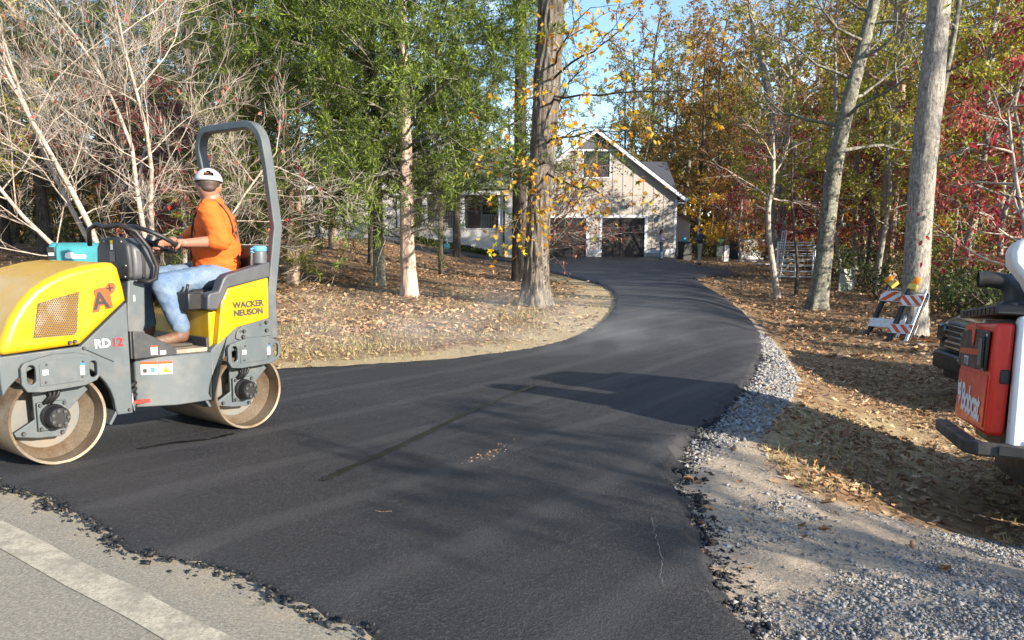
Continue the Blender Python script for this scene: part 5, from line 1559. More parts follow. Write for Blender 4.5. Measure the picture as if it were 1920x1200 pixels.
# pale trunk behind the gates, tall forked tree above
b = np.array(gp(1466, 505)); b[2] -= 0.05
pl = [rel(u, v, b[1], b) for u, v in ((1466, 508), (1468, 400), (1466, 300), (1452, 230), (1430, 120), (1405, 10), (1400, -60))]
def f_extra(r_):
    out = []
    for (u0, v0), (u1, v1), rr_ in (((1466, 300), (1480, 0), 0.13), ((1450, 225), (1340, 150), 0.06), ((1430, 120), (1480, 20), 0.07), ((1475, 150), (1540, 60), 0.06), ((1440, 170), (1360, 60), 0.06)):
        A = np.array(rel(u0, v0, b[1], b)); B = np.array(rel(u1, v1, b[1] - r_.uniform(-1, 2), b))
        out += grow(r_, A, B - A, float(np.linalg.norm(B - A)), rr_, sp_w)
    return out
make_tree('ash_tree', 'tall forked tree with pale trunk standing behind the galvanised gates', 'tree', b, [p + (r,) for p, r in zip(pl, (0.26, 0.23, 0.22, 0.19, 0.16, 0.12, 0.1))], sp_w, rng, 'bark_grey', 'leaf_olive', 3.5, (0.12, 0.2), (1, 2), limbs_from=0.6, nlimb=6, limb_len=4.5, limb_r=0.3, up=0.5, extra=f_extra, tres=(24, 80))
# crimson dogwood bough over the loader
bx_, by_ = 8.9, 13.0
b = np.array([bx_, by_, tz(bx_, by_) - 0.05])
dw = thing('dogwood_tree', 'dogwood with drooping crimson leaf sprays above the skid loader', 'tree', b)
br = grow(rng, (0, 0, -0.05), np.array([-0.15, 0, 1.0]), 4.2, 0.06, [dict(seg=7, wig=0.1, tip=0.3), dict(n=10, spread=1.1, lr=0.5, rr=0.5, t0=0.35, seg=6, wig=0.15, flatz=0.5, tip=0.2), dict(n=(4, 6), spread=0.7, lr=0.45, rr=0.5, t0=0.2, seg=4, wig=0.2, flatz=0.7), dict(n=(2, 3), spread=0.7, lr=0.5, rr=0.6, t0=0.2, seg=3, wig=0.2)])
V, q = tubes_np(br[:1], (8,)); link('trunk', mesh_np('trunk', V, [q], True), 'bark_dogwood', dw)
V, q = tubes_np(br[1:], (6, 5, 3, 3)); link('branches', mesh_np('branches', V, [q], True), 'bark_dogwood', dw)
P, D = sample_on(br, rng, 5, (2, 3), 0.04); P = P[rng.permutation(len(P))]
leaf_parts(dw, P[:300], rng, OVAL_ME, ('leaf_crimson_one', 'leaf_crimson_one', 'leaf_rose_one', 'leaf_bronze_one'), 0.09, 0.14, -1.2)
# maroon leaves before the garage, on a dogwood right behind the oak
rng = np.random.default_rng(606)
b = np.array([0.68, 19.2, tz(0.68, 19.2) - 0.05])
dm = thing('dogwood_tree', 'dogwood with maroon leaf sprays before the garage beside the oak', 'tree', b)
br = grow(rng, (0, 0, -0.05), np.array([-0.25, 0.05, 1.0]), 1.2, 0.05, [dict(seg=5, wig=0.05, tip=0.8)])
for (u1, v1, y1_) in ((1160, 385, 17.6), (1140, 300, 18.0), (1110, 250, 18.4), (1125, 345, 17.2), (1090, 300, 18.8), (1150, 400, 18.5), (1065, 340, 17.5), (1100, 400, 17.0)):
    A = br[0][0][-1] + rng.normal(0, 0.03, 3) + np.array([0, 0, rng.uniform(-0.2, 0.1)]); B = np.array(at_y(u1, v1, y1_)) - b
    br += [(p_, r_, l_ + 1) for p_, r_, l_ in grow(rng, A, B - A, float(np.linalg.norm(B - A)), 0.03, sp_flat)]
V, q = tubes_np(br[:1], (8,)); link('trunk', mesh_np('trunk', V, [q], True), 'bark_grey', dm)
V, q = tubes_np(br[1:], (6, 5, 4, 3)); link('branches', mesh_np('branches', V, [q], True), 'bark_grey', dm)
P, D = sample_on(br, rng, 11, (2, 3), 0.05)
V, Fq = leaf_quads(P, D, rng.uniform(0.055, 0.10, len(P)), rng, 0.5, 0.8)
link('crown', mesh_np('crown', V, [Fq]), 'leaf_maroon', dm)
# ------------------------------------------------------------------ the tandem roller
mat('machine_yellow', (0.53, 0.30, 0.0015), 0.34, col2=(0.42, 0.25, 0.02), scale=3, lo=0.5, hi=0.8, bump=0.06, bscale=40, coat=0.2)
mat('machine_grey', (0.072, 0.086, 0.093), 0.48, col2=(0.115, 0.115, 0.11), scale=5, lo=0.5, hi=0.72, bump=0.1, bscale=70)
mat('machine_dark', (0.028, 0.030, 0.033), 0.5, col2=(0.06, 0.057, 0.053), scale=5, bump=0.12, bscale=80)
mat('plastic_charcoal', (0.05, 0.053, 0.06), 0.5, col2=(0.07, 0.07, 0.073), scale=6, bump=0.1, bscale=140)
mat('rubber_black', (0.010, 0.010, 0.011), 0.45, col2=(0.02, 0.02, 0.021), bump=0.1, bscale=120)
mat('steel_drum', (0.22, 0.175, 0.125), 0.48, 0.5, col2=(0.14, 0.085, 0.048), scale=4, lo=0.42, hi=0.66, bump=0.2, bscale=45, fine=0.25)
mat('steel_web', (0.13, 0.135, 0.13), 0.6, 0.2, col2=(0.19, 0.145, 0.10), scale=5, lo=0.45, hi=0.7, bump=0.2, bscale=50)
mat('bolt_steel', (0.45, 0.45, 0.44), 0.4, 0.8, bump=0)
mat('decal_white', (0.78, 0.78, 0.76), 0.5, col2=(0.66, 0.65, 0.62), bump=0)
mat('decal_orange', (0.52, 0.055, 0.004), 0.45, bump=0)
mat('decal_yellow', (0.82, 0.52, 0.01), 0.45, bump=0)
mat('decal_red', (0.5, 0.012, 0.012), 0.45, bump=0)
mat('decal_dark', (0.022, 0.018, 0.016), 0.5, bump=0)
mat('decal_text', (0.05, 0.04, 0.025), 0.5, bump=0)
mat('decal_black', (0.02, 0.02, 0.02), 0.5, bump=0)
mat('decal_blue', (0.03, 0.17, 0.5), 0.5, bump=0)
mat('red_paint', (0.55, 0.03, 0.02), 0.4, bump=0.05)
mat('floor_dirt', (0.20, 0.165, 0.125), 0.85, col2=(0.33, 0.27, 0.20), scale=9, bump=0.5, bscale=60)
mat('grille_sheet', (0.20, 0.105, 0.012), 0.6, 0.1, col2=(0.27, 0.20, 0.12), scale=9, lo=0.48, hi=0.62, bump=0)

def plate(outer, holes, y0, y1):
    """flat plate in the x-z plane with holes"""
    pts = [Vector(p) for p in outer]; faces = [list(range(len(outer)))]
    for h in holes:
        faces.append(list(range(len(pts), len(pts) + len(h)))); pts += [Vector(p) for p in h]
    r = delaunay_2d_cdt(pts, [], faces, 2, 1e-6)
    P = [tuple(p) for p in r[0]]; n = len(P)
    mb = MB()
    vs = [(x, y0, z) for x, z in P] + [(x, y1, z) for x, z in P]
    fs = [tuple(f) for f in r[2]] + [tuple(i + n for i in reversed(f)) for f in r[2]]
    cnt = {}
    for f in r[2]:
        for a, b in zip(f, list(f[1:]) + [f[0]]):
            cnt[(a, b)] = cnt.get((a, b), 0) + 1
    for (a, b) in cnt:
        if (b, a) not in cnt:
            fs.append((a, b, b + n, a + n))
    return mb.add(vs, fs)
def slot(cx, cz, w, h, n=6):
    """upright rounded slot"""
    r = w / 2
    p = [(cx + r * math.cos(a), cz + h / 2 - r + r * math.sin(a)) for a in np.linspace(0, math.pi, n)]
    p += [(cx - r * math.cos(a), cz - h / 2 + r - r * math.sin(a)) for a in np.linspace(0, math.pi, n)]
    return p
def arc(cx, cz, r, a0, a1, n=14):
    return [(cx + r * math.cos(math.radians(a)), cz + r * math.sin(math.radians(a))) for a in np.linspace(a0, a1, n)]
def quad_on(name, material, parent, o, u, v, w, h, off=0.0):
    """flat sticker: lower left corner o, directions u, v"""
    o = Vector(o); u = Vector(u).normalized(); v = Vector(v).normalized()
    n = u.cross(v) * off
    mb = MB().add([o + n, o + n + u * w, o + n + u * w + v * h, o + n + v * h], [(0, 1, 2, 3)])
    return link(name, mb.mesh(name, fix=False), material, parent)
def put_text(parent, s, size, o, u, v, material, name='lettering', off=0.003, **kw):
    me = text_mesh(s, size, **kw)
    t = link(name, me, material, parent)
    u = Vector(u).normalized(); n = u.cross(Vector(v)).normalized(); v = n.cross(u)
    M = Matrix((u, v, n)).transposed().to_4x4()
    M.translation = Vector(o) + n * off
    t.matrix_local = M
    return t

ang = math.radians(36)
ex = Vector((math.sin(ang), math.cos(ang), -0.036)).normalized()
ey = Vector((-math.cos(ang), math.sin(ang), 0)).normalized()
ez = ex.cross(ey).normalized()
RM = Matrix((ex, ey, ez)).transposed().to_4x4()
RM.translation = Vector((-2.792, 4.565, 0.018))
RO = thing('road_roller', 'yellow and grey tandem roller with steel drums and roll bar on the fresh asphalt', 'road roller', matrix=RM)
W = 0.90
bolt_me = MB().lathe([(0.0, -0.012), (0.008, -0.012), (0.009, 0.0)], 6, axis='y', caps=False).mesh('bolt')
def bolts(parent, pts, y=-0.003, s=1.0):
    for x, z in pts:
        o = link('bolt', bolt_me, 'bolt_steel', parent); o.location = (x, y, z); o.scale = (s, s, s)
# drums
FX, RX, DZc, DR = 0.056, 1.402, 0.283, 0.285
for cx in (FX, RX):
    d = MB().lathe([(DR - 0.018, 0.004), (DR - 0.003, 0.0), (DR, 0.004), (DR, W - 0.004), (DR - 0.003, W), (DR - 0.018, W - 0.004), (DR - 0.018, 0.004)], 72, (cx, 0, DZc), 'y', caps=False).build('drum', 'steel_drum', RO, smooth=50)
    MB().lathe([(0.0, 0.20), (DR - 0.02, 0.20), (DR - 0.02, 0.215), (0.0, 0.215)], 48, (cx, 0, DZc), 'y', caps=False).build('drum_web', 'steel_web', d, smooth=30)
    MB().lathe([(DR - 0.075, 0.195), (DR - 0.019, 0.12), (DR - 0.019, 0.135), (DR - 0.07, 0.199)], 48, (cx, 0, DZc), 'y', caps=False).build('drum_ring', 'steel_drum', d, smooth=30)
    MB().lathe([(0.0, W - 0.20), (DR - 0.02, W - 0.20), (DR - 0.02, W - 0.215), (0.0, W - 0.215)], 48, (cx, 0, DZc), 'y', caps=False).build('drum_web', 'steel_web', d, smooth=30)
    mx_ = cx - 0.015
    mo = MB().lathe([(0.075, 0.18), (0.075, 0.03), (0.066, 0.02), (0.066, -0.03), (0.058, -0.042), (0.0, -0.042)], 28, (mx_, 0, DZc + 0.012), 'y', caps=False).build('drum_motor', 'rubber_black', RO, smooth=35)
    for k in range(7):
        a = 2 * math.pi * k / 7
        o = link('bolt', bolt_me, 'machine_dark', mo); o.location = (mx_ + 0.045 * math.cos(a), -0.041, DZc + 0.012 + 0.045 * math.sin(a)); o.scale = (1.4, 1, 1.4)
    fl = plate([(mx_ - 0.085, DZc - 0.075), (mx_ + 0.085, DZc - 0.075), (mx_ + 0.085, DZc + 0.1), (mx_ - 0.085, DZc + 0.1)], [], 0.055, 0.075).build('motor_flange', 'machine_grey', RO, bevel=0.004)
    bolts(fl, [(mx_ - 0.07, DZc - 0.06), (mx_ + 0.07, DZc - 0.06), (mx_ - 0.07, DZc + 0.085), (mx_ + 0.07, DZc + 0.085)], 0.053, 1.3)
    # hanger plate from the frame to the hub
    k = cx - FX
    hang = [(-0.07 + k, 0.50), (0.24 + k, 0.50), (0.305 + k, 0.458), (0.21 + k, 0.37), (0.145 + k, 0.31), (0.13 + k, 0.19), (0.10 + k, 0.155), (-0.04 + k, 0.165), (-0.16 + k, 0.19), (-0.17 + k, 0.215), (-0.05 + k, 0.28), (-0.055 + k, 0.43)]
    hp = plate(hang, [], 0.08, 0.10).build('drum_hanger', 'machine_grey', RO, bevel=0.004)
    bolts(hp, [(-0.12 + k, 0.205), (0.10 + k, 0.18), (0.12 + k, 0.31)], 0.078, 1.5)
    # hoses
    for q in range(3):
        MB().tube([(0.00 + k + 0.03 * q, 0.07, 0.50), (0.02 + k + 0.03 * q, 0.03, 0.46), (0.03 + k + 0.02 * q, 0.04, 0.42), (-0.01 + k + 0.02 * q, 0.05, 0.375)], 0.011, 8).build('hose', 'rubber_black', RO, smooth=True)
    # scraper bars
    sx_ = cx + (0.335 if cx == FX else -0.345)
    MB().box((sx_, W / 2, 0.235 if cx == FX else 0.25), (0.018, W - 0.02, 0.10), (0, 0.55 if cx == FX else -0.55, 0)).build('scraper', 'machine_grey', RO, bevel=0.003)
# outer side plates with grab slots
for k, dz in ((0.0, 0.0), (1.36, 0.005)):
    outer = [(-0.158, 0.52), (-0.156, 0.615), (-0.138, 0.643), (-0.06, 0.665), (0.02, 0.682), (0.15, 0.682), (0.23, 0.663), (0.275, 0.64), (0.296, 0.60), (0.294, 0.53), (0.27, 0.50), (0.20, 0.475), (-0.05, 0.462), (-0.13, 0.472)]
    for yy, nm in ((-0.045, 'side_plate'), (W + 0.02, 'side_plate')):
        p = plate([(x + k, z + dz) for x, z in outer], [slot(-0.103 + k, 0.572 + dz, 0.048, 0.115), slot(0.253 + k, 0.572 + dz, 0.046, 0.105)], yy, yy + 0.025).build(nm, 'machine_grey', RO, bevel=0.004)
        if yy < 0:
            cov = plate([(-0.06 + k, 0.50 + dz), (0.19 + k, 0.505 + dz), (0.215 + k, 0.54 + dz), (0.215 + k, 0.635 + dz), (0.19 + k, 0.65 + dz), (0.02 + k, 0.65 + dz), (-0.06 + k, 0.63 + dz)], [], yy - 0.005, yy).build('cover', 'machine_grey', p, bevel=0.002)
            bolts(p, [(-0.03 + k, 0.52 + dz), (0.18 + k, 0.53 + dz), (-0.02 + k, 0.625 + dz), (0.19 + k, 0.625 + dz)], yy - 0.004, 0.8)
            quad_on('sticker', 'decal_white', p, (-0.045 + k, yy - 0.007, 0.565 + dz), (1, 0, 0), (0, 0, 1), 0.032, 0.03)
            quad_on('sticker', 'decal_white', p, (0.17 + k, yy - 0.007, 0.545 + dz), (1, 0, 0), (0, 0, 1), 0.026, 0.055)
            quad_on('sticker', 'decal_blue', p, (0.17 + k, yy - 0.007, 0.60 + dz), (1, 0, 0), (0, 0, 1), 0.026, 0.018)
# front frame
ff = [(-0.25, 0.685), (0.205, 0.712), (0.505, 0.972), (0.512, 0.25), (0.41, 0.25)] + arc(FX, DZc, 0.345, 2, 150, 16) + [(-0.25, 0.53)]
for y0, y1 in ((0.0, 0.045), (W - 0.045, W)):
    p = MB().prism(ff, y0, y1).build('frame_plate', 'machine_grey', RO, bevel=0.006)
    if y0 == 0:
        bolts(p, [(0.485, 0.275), (0.22, 0.70)], -0.002, 1.2)
        MB().tube([(0.215, -0.004, 0.70), (0.40, -0.004, 0.60)], 0.003, 6).build('seam', 'decal_black', p)
MB().bb(-0.245, 0.50, 0.047, W - 0.047, 0.64, 0.695).build('front_deck', 'machine_grey', RO)
MB().bb(-0.30, -0.252, 0.0, W, 0.54, 0.685).build('front_beam', 'machine_grey', RO, bevel=0.012)
MB().bb(0.46, 0.508, 0.047, W - 0.047, 0.26, 0.95).build('bulkhead', 'machine_dark', RO)
MB().bb(-0.36, -0.255, 0.1, W - 0.1, 0.40, 0.50).build('bumper', 'machine_grey', RO, bevel=0.01)
# hood
hood_poly = [(-0.25, 0.69), (-0.225, 0.79), (-0.18, 0.90), (-0.125, 0.985), (-0.05, 1.070), (0.03, 1.125), (0.13, 1.172), (0.26, 1.208), (0.38, 1.226), (0.43, 1.224), (0.462, 1.195), (0.495, 1.05), (0.505, 0.985), (0.205, 0.722)]
hd = MB().prism(hood_poly, -0.012, W + 0.012).build('hood', 'machine_yellow', RO, bevel=0.042, seg=5)
hd.modifiers['bevel'].angle_limit = math.radians(60)
# raised side panel
sp_ = MB().prism([(-0.055, 0.765), (0.17, 0.772), (0.205, 0.80), (0.235, 1.06), (0.225, 1.075), (-0.0, 1.02), (-0.03, 0.99), (-0.085, 0.80), (-0.08, 0.77)], -0.0165, -0.010).build('grille_frame', 'machine_yellow', hd, bevel=0.004)
# perforated grille
gq = [(-0.032, 0.985), (0.205, 1.048), (0.178, 0.800), (0.155, 0.787), (-0.068, 0.782)]
quad_on('grille_backing', 'decal_black', hd, (-0.07, -0.0175, 0.78), (1, 0, 0), (0, 0, 1), 0.001, 0.001)
back = MB().prism(gq, -0.0178, -0.0170).build('grille_recess', 'decal_black', hd)
gm = MB()
s_h = 0.0125
row = 0
zc = 0.77
while zc < 1.06:
    xc = -0.09 + (s_h * 0.5 if row % 2 else 0)
    while xc < 0.22:
        ok = inside([(q[0], q[1]) for q in gq], np.array([xc]), np.array([zc]))[0]
        if ok:
            vs, fs = [], []
            for k in range(6):
                a = math.pi / 6 + k * math.pi / 3
                vs.append((xc + s_h * 0.577 * math.cos(a), -0.0205, zc + s_h * 0.577 * math.sin(a)))
            for k in range(6):
                a = math.pi / 6 + k * math.pi / 3
                vs.append((xc + s_h * 0.36 * math.cos(a), -0.0195, zc + s_h * 0.36 * math.sin(a)))
            fs = [(k, 6 + k, 6 + (k + 1) % 6, (k + 1) % 6) for k in range(6)]
            gm.add(vs, fs)
        xc += s_h
    zc += s_h * 0.866
    row += 1
me = gm.mesh('grille', fix=False)
gr_o = link('grille', me, 'grille_sheet', hd); gr_o['kind'] = 'stuff'
bolts(hd, [(0.135, 0.745), (0.165, 0.748)], -0.014, 1.3)
# A+ badge: orange shape, dark letter and cross
AO = Vector((0.285, -0.0155, 0.93))
u_, v_ = Vector((0.985, 0, 0.12)).normalized(), Vector((0.08, 0, 1)).normalized()
def badge(name, pts, mt, off):
    mb = MB().add([AO + u_ * x + v_ * z + Vector((0, -off, 0)) for x, z in pts], [tuple(range(len(pts)))])
    return link(name, mb.mesh(name, fix=False), mt, hd)
badge('badge_ground', [(-0.005, -0.012), (0.035, -0.012), (0.044, 0.022), (0.070, 0.022), (0.075, -0.005), (0.125, -0.0), (0.112, 0.05), (0.105, 0.085), (0.125, 0.095), (0.138, 0.125), (0.125, 0.155), (0.09, 0.16), (0.075, 0.135), (0.03, 0.135), (-0.0, 0.128), (0.002, 0.1), (0.010, 0.09)], 'decal_orange', 0.002)
t_ = put_text(hd, 'A', 0.145, AO + u_ * 0.004 + v_ * 0.006 + Vector((0, -0.003, 0)), u_, v_, 'decal_dark', bold=0.004)
t_ = put_text(hd, '+', 0.085, AO + u_ * 0.080 + v_ * 0.095 + Vector((0, -0.003, 0)), u_, v_, 'decal_dark', bold=0.002)
# model mark
put_text(RO, 'RD', 0.075, (0.285, -0.003, 0.695), (1, 0, 0.02), (0, 0, 1), 'decal_white', bold=0.002)
put_text(RO, '12', 0.075, (0.392, -0.003, 0.697), (1, 0, 0.02), (0, 0, 1), 'decal_red', bold=0.002)
# joint between the halves
MB().bb(0.512, 0.62, 0.30, 0.60, 0.24, 0.56).build('pivot_joint', 'machine_dark', RO, bevel=0.01)
MB().cyl((0.56, 0.45, 0.2), (0.56, 0.45, 0.62), 0.05, 18).build('pivot_pin', 'bolt_steel', RO, smooth=35)
for z in (0.36, 0.40, 0.44):
    MB().tube([(0.49, 0.14, z), (0.56, 0.11, z - 0.03), (0.64, 0.14, z)], 0.015, 8).build('hose', 'rubber_black', RO, smooth=True)
MB().box((0.555, 0.09, 0.30), (0.24, 0.03, 0.022)).build('lock_bar', 'red_paint', RO, bevel=0.003)
MB().tube([(0.55, 0.07, 0.37), (0.545, 0.065, 0.30), (0.555, 0.065, 0.25), (0.562, 0.07, 0.30)], 0.005, 6).build('lock_pin', 'bolt_steel', RO, smooth=True)
# rear frame: tank with chamfered nose, side plates over the drum
tank = MB().prism([(0.82, 0.0), (1.10, 0.0), (1.10, W), (0.82, W), (0.60, W - 0.12), (0.60, 0.12)], 0.256, 0.602, 'z').build('water_tank', 'machine_grey', RO, bevel=0.008)
rf = [(1.095, 0.262), (1.095, 0.612), (1.235, 0.739), (1.336, 0.772), (1.563, 0.812), (1.60, 0.812), (1.60, 0.60)] + arc(RX, DZc, 0.335, 60, 176, 14)
for y0, y1 in ((0.0, 0.05), (W - 0.05, W)):
    p = MB().prism(rf, y0, y1).build('frame_plate', 'machine_grey', RO, bevel=0.006)
    if y0 == 0:
        bolts(p, [(1.33, 0.735), (1.50, 0.775), (1.35, 0.70)], -0.002, 1.4)
MB().prism([(1.29, 0.685), (1.30, 0.735), (1.34, 0.772), (1.56, 0.815), (1.60, 0.815), (1.60, 0.69), (1.33, 0.67)], -0.016, -0.001).build('bracket_plate', 'machine_grey', RO, bevel=0.004)
bolts(RO, [(1.355, 0.735), (1.55, 0.79), (1.55, 0.73), (1.345, 0.695)], -0.018, 1.6)
MB().bb(1.50, 1.68, 0.052, W - 0.052, 0.62, 1.0).build('rear_body', 'machine_yellow', RO, bevel=0.01)
MB().bb(1.12, 1.50, 0.052, W - 0.052, 0.60, 0.885).build('seat_box', 'machine_yellow', RO, bevel=0.01)
MB().bb(1.095, 1.119, 0.055, W - 0.055, 0.605, 0.70).build('kick_plate', 'machine_dark', RO, bevel=0.004)
yl = [(1.238, 1.048), (1.585, 1.123), (1.585, 0.815), (1.555, 0.812), (1.302, 0.764), (1.142, 0.645), (1.165, 0.815), (1.186, 0.957)]
dk = [(1.232, 1.147), (1.60, 1.242), (1.60, 1.127), (1.238, 1.052), (1.184, 0.957), (1.15, 0.897), (1.066, 0.903), (1.072, 1.00), (1.09, 1.02), (1.16, 1.03), (1.20, 1.12)]
for s_ in (0, 1):
    y0, y1 = ((-0.012, 0.05), (W - 0.05, W + 0.012))[s_]
    p = MB().prism(yl, y0, y1).build('side_panel', 'machine_yellow', RO, bevel=0.01, seg=3)
    y0, y1 = ((-0.02, 0.075), (W - 0.075, W + 0.02))[s_]
    MB().prism(dk, y0, y1).build('fender', 'plastic_charcoal', RO, bevel=0.012, seg=3)
for k, s_ in enumerate(('WACKER', 'NEUSON')):
    put_text(RO, s_, 0.062, (1.275 + 0.004 * k, -0.013, 0.905 - 0.058 * k), (1, 0, 0.05), (0.03, 0, 1), 'decal_text', bold=0.0028)
# deck
MB().bb(0.60, 1.10, 0.05, W - 0.05, 0.603, 0.632).build('floor_plate', 'floor_dirt', RO, bevel=0.003)
st = MB().prism([(0.545, 0.60), (0.545, 0.782), (0.612, 0.775), (0.80, 0.675), (0.845, 0.64), (0.845, 0.604)], 0.015, 0.035)
st.build('step_guard', 'machine_dark', RO, bevel=0.004)
MB().prism([(0.12, 0.60), (0.60, 0.60), (0.60, 0.78), (0.035, 0.78), (0.035, 0.60)], 0.535, 0.550, 'x').build('front_guard', 'machine_dark', RO, bevel=0.003)
# stickers on the tank nose
cu = Vector((0.22, -0.12, 0)).normalized(); zv = Vector((0, 0, 1))
tb = Vector((0.62, 0.1091, 0.478))
for off_, w_, kind_ in ((0.015, 0.105, 0), (0.128, 0.082, 1)):
    a = tb + cu * off_
    quad_on('sticker', 'decal_white', tank, a, cu, zv, w_, 0.088, 0.003)
    quad_on('sticker', 'decal_orange', tank, a + zv * 0.068, cu, zv, w_, 0.02, 0.004)
    if kind_ == 1:
        n = cu.cross(zv) * 0.0045
        tri = [a + cu * 0.012 + zv * 0.008 + n, a + cu * 0.07 + zv * 0.008 + n, a + cu * 0.041 + zv * 0.06 + n]
        link('warning_triangle', MB().add(tri, [(0, 1, 2)]).mesh('t', fix=False), 'decal_yellow', tank)
        tri = [a + cu * 0.034 + zv * 0.016 + n * 1.2, a + cu * 0.048 + zv * 0.016 + n * 1.2, a + cu * 0.041 + zv * 0.044 + n * 1.2]
        link('pictogram', MB().add(tri, [(0, 1, 2)]).mesh('t', fix=False), 'decal_black', tank)
    else:
        quad_on('pictogram', 'decal_dark', tank, a + cu * 0.012 + zv * 0.012, cu, zv, 0.025, 0.028, 0.005)
        quad_on('pictogram', 'decal_blue', tank, a + cu * 0.06 + zv * 0.014, cu, zv, 0.026, 0.035, 0.005)
quad_on('sticker', 'decal_white', RO, (0.66, 0.0135, 0.618), (1, 0, 0), (0, 0, 1), 0.045, 0.05)
quad_on('sticker', 'decal_orange', RO, (0.66, 0.013, 0.668), (1, 0, 0), (0, 0, 1), 0.045, 0.012)
quad_on('sticker', 'decal_white', RO, (0.725, 0.0135, 0.615), (1, 0, 0), (0, 0, 1), 0.04, 0.026)
# console and column
cons = [(0.255, 1.12), (0.30, 1.10), (0.62, 1.10), (0.665, 1.12), (0.68, 1.20), (0.67, 1.32), (0.61, 1.385), (0.36, 1.395), (0.27, 1.34), (0.25, 1.22)]
cn = MB().prism(cons, 0.665, 0.70, 'x').build('console_plate', 'machine_dark', RO, bevel=0.012)
MB().prism([(y * 0.94 + 0.027, z * 0.98 + 0.02) for y, z in cons], 0.702, 0.86, 'x').build('console', 'plastic_charcoal', RO, bevel=0.03, seg=4)
MB().prism([(y * 0.96 + 0.018, z * 0.988 + 0.013) for y, z in cons], 0.765, 0.79, 'x').build('console_band', 'rubber_black', RO, bevel=0.004)
uy = (0, -1, 0)
quad_on('sticker', 'decal_yellow', cn, (0.664, 0.475, 1.345), uy, (0, 0, 1), 0.035, 0.024, 0.002)
quad_on('sticker', 'decal_white', cn, (0.664, 0.475, 1.305), uy, (0, 0, 1), 0.035, 0.038, 0.002)
quad_on('sticker', 'steel_web', cn, (0.664, 0.49, 1.225), uy, (0, 0, 1), 0.07, 0.07, 0.002)
for y, z in ((0.33, 1.36), (0.56, 1.36), (0.645, 1.2), (0.285, 1.2), (0.30, 1.125)):
    MB().ell((0.664, y, z), (0.006, 0.008, 0.008), 8, 6).build('screw', 'bolt_steel', cn)
MB().prism([(0.68, 1.10), (0.80, 1.11), (0.79, 0.80), (0.74, 0.63), (0.62, 0.63), (0.66, 0.80)], 0.30, 0.58).build('steering_column', 'machine_grey', RO, bevel=0.01)
quad_on('sticker', 'decal_white', RO, (0.71, 0.299, 0.96), (1, 0, 0), (0, 0, 1), 0.012, 0.04, 0.002)
MB().bb(0.60, 0.66, 0.28, 0.62, 0.633, 0.95).build('column_foot', 'machine_dark', RO, bevel=0.006)
MB().tube([(0.60, 0.63, 1.33), (0.585, 0.60, 1.44), (0.60, 0.52, 1.475), (0.605, 0.42, 1.455), (0.63, 0.28, 1.47), (0.70, 0.205, 1.43), (0.78, 0.19, 1.32), (0.83, 0.19, 1.20), (0.82, 0.195, 1.115), (0.78, 0.21, 1.095), (0.72, 0.25, 1.10)], 0.016, 10).build('guard_rail', 'rubber_black', RO, smooth=True)
# wheel
wc = Vector((0.955, 0.45, 1.385)); wnv = Vector((0.45, 0, 0.89)).normalized()
we1 = Vector((wnv.z, 0, -wnv.x)); we2 = Vector((0, 1, 0))
WR = 0.185
sw = MB().tube([wc + we1 * (WR * math.cos(a)) + we2 * (WR * math.sin(a)) for a in np.linspace(0, 2 * math.pi, 40, endpoint=False)], 0.016, 10, closed=True).build('steering_wheel', 'rubber_black', RO, smooth=True)
for a in (0.4, 2.5, 4.6):
    MB().tube([wc - wnv * 0.03, wc + (we1 * math.cos(a) + we2 * math.sin(a)) * (WR - 0.005)], [0.018, 0.012], 8, flat=0.5).build('spoke', 'rubber_black', sw, smooth=True)
MB().cyl(wc - wnv * 0.04, wc + wnv * 0.015, 0.045, 16).build('hub', 'rubber_black', sw, smooth=35)
MB().cyl(wc - wnv * 0.04, Vector((0.84, 0.45, 1.26)), 0.025, 12).build('wheel_shaft', 'rubber_black', sw, smooth=True)
# travel lever
MB().tube([(1.02, 0.16, 1.02), (1.03, 0.16, 1.05), (1.035, 0.16, 1.075)], 0.010, 8).build('travel_lever', 'rubber_black', RO, smooth=True)
MB().bb(0.97, 1.08, 0.06, 0.24, 0.90, 1.02).build('lever_box', 'rubber_black', RO, bevel=0.01)
# seat
MB().bb(1.13, 1.56, 0.24, 0.66, 0.89, 0.955).build('seat_base', 'rubber_black', RO, bevel=0.02)
MB().bb(1.10, 1.60, 0.21, 0.69, 0.957, 1.035).build('seat_cushion', 'rubber_black', RO, bevel=0.035, seg=4)
MB().prism([(1.58, 1.0), (1.66, 1.0), (1.70, 1.30), (1.675, 1.36), (1.62, 1.36), (1.605, 1.30)], 0.23, 0.67).build('backrest', 'rubber_black', RO, bevel=0.03, seg=4)
# roll bar: bent box tube
leg = [(1.645, 0.045, 0.66), (1.64, 0.045, 1.0), (1.70, 0.045, 1.42), (1.712, 0.045, 1.50), (1.65, 0.045, 1.95)]
corner = []
for a in np.linspace(0, 90, 8):
    a = math.radians(a)
    corner.append((1.625 - 0.02 * math.sin(a), 0.045 + 0.17 * (1 - math.cos(a)), 2.08 + 0.17 * math.sin(a)))
path = leg + corner + [(1.60, 0.45, 2.25)]
path = path + [(x, W - y, z) for x, y, z in reversed(path[:-1])]
rb_ = MB()
prev_n = len(path)
vs, fs = [], []
for i, p in enumerate(path):
    p = Vector(p)
    tdir = (Vector(path[min(i + 1, prev_n - 1)]) - Vector(path[max(i - 1, 0)])).normalized()
    fx = Vector((1, 0, 0)); fx = (fx - tdir * fx.dot(tdir)).normalized()
    sd = tdir.cross(fx)
    for a, b in ((-0.038, -0.027), (0.038, -0.027), (0.038, 0.027), (-0.038, 0.027)):
        vs.append(p + fx * a + sd * b)
for i in range(prev_n - 1):
    for k in range(4):
        fs.append((i * 4 + k, i * 4 + (k + 1) % 4, i * 4 + 4 + (k + 1) % 4, i * 4 + 4 + k))
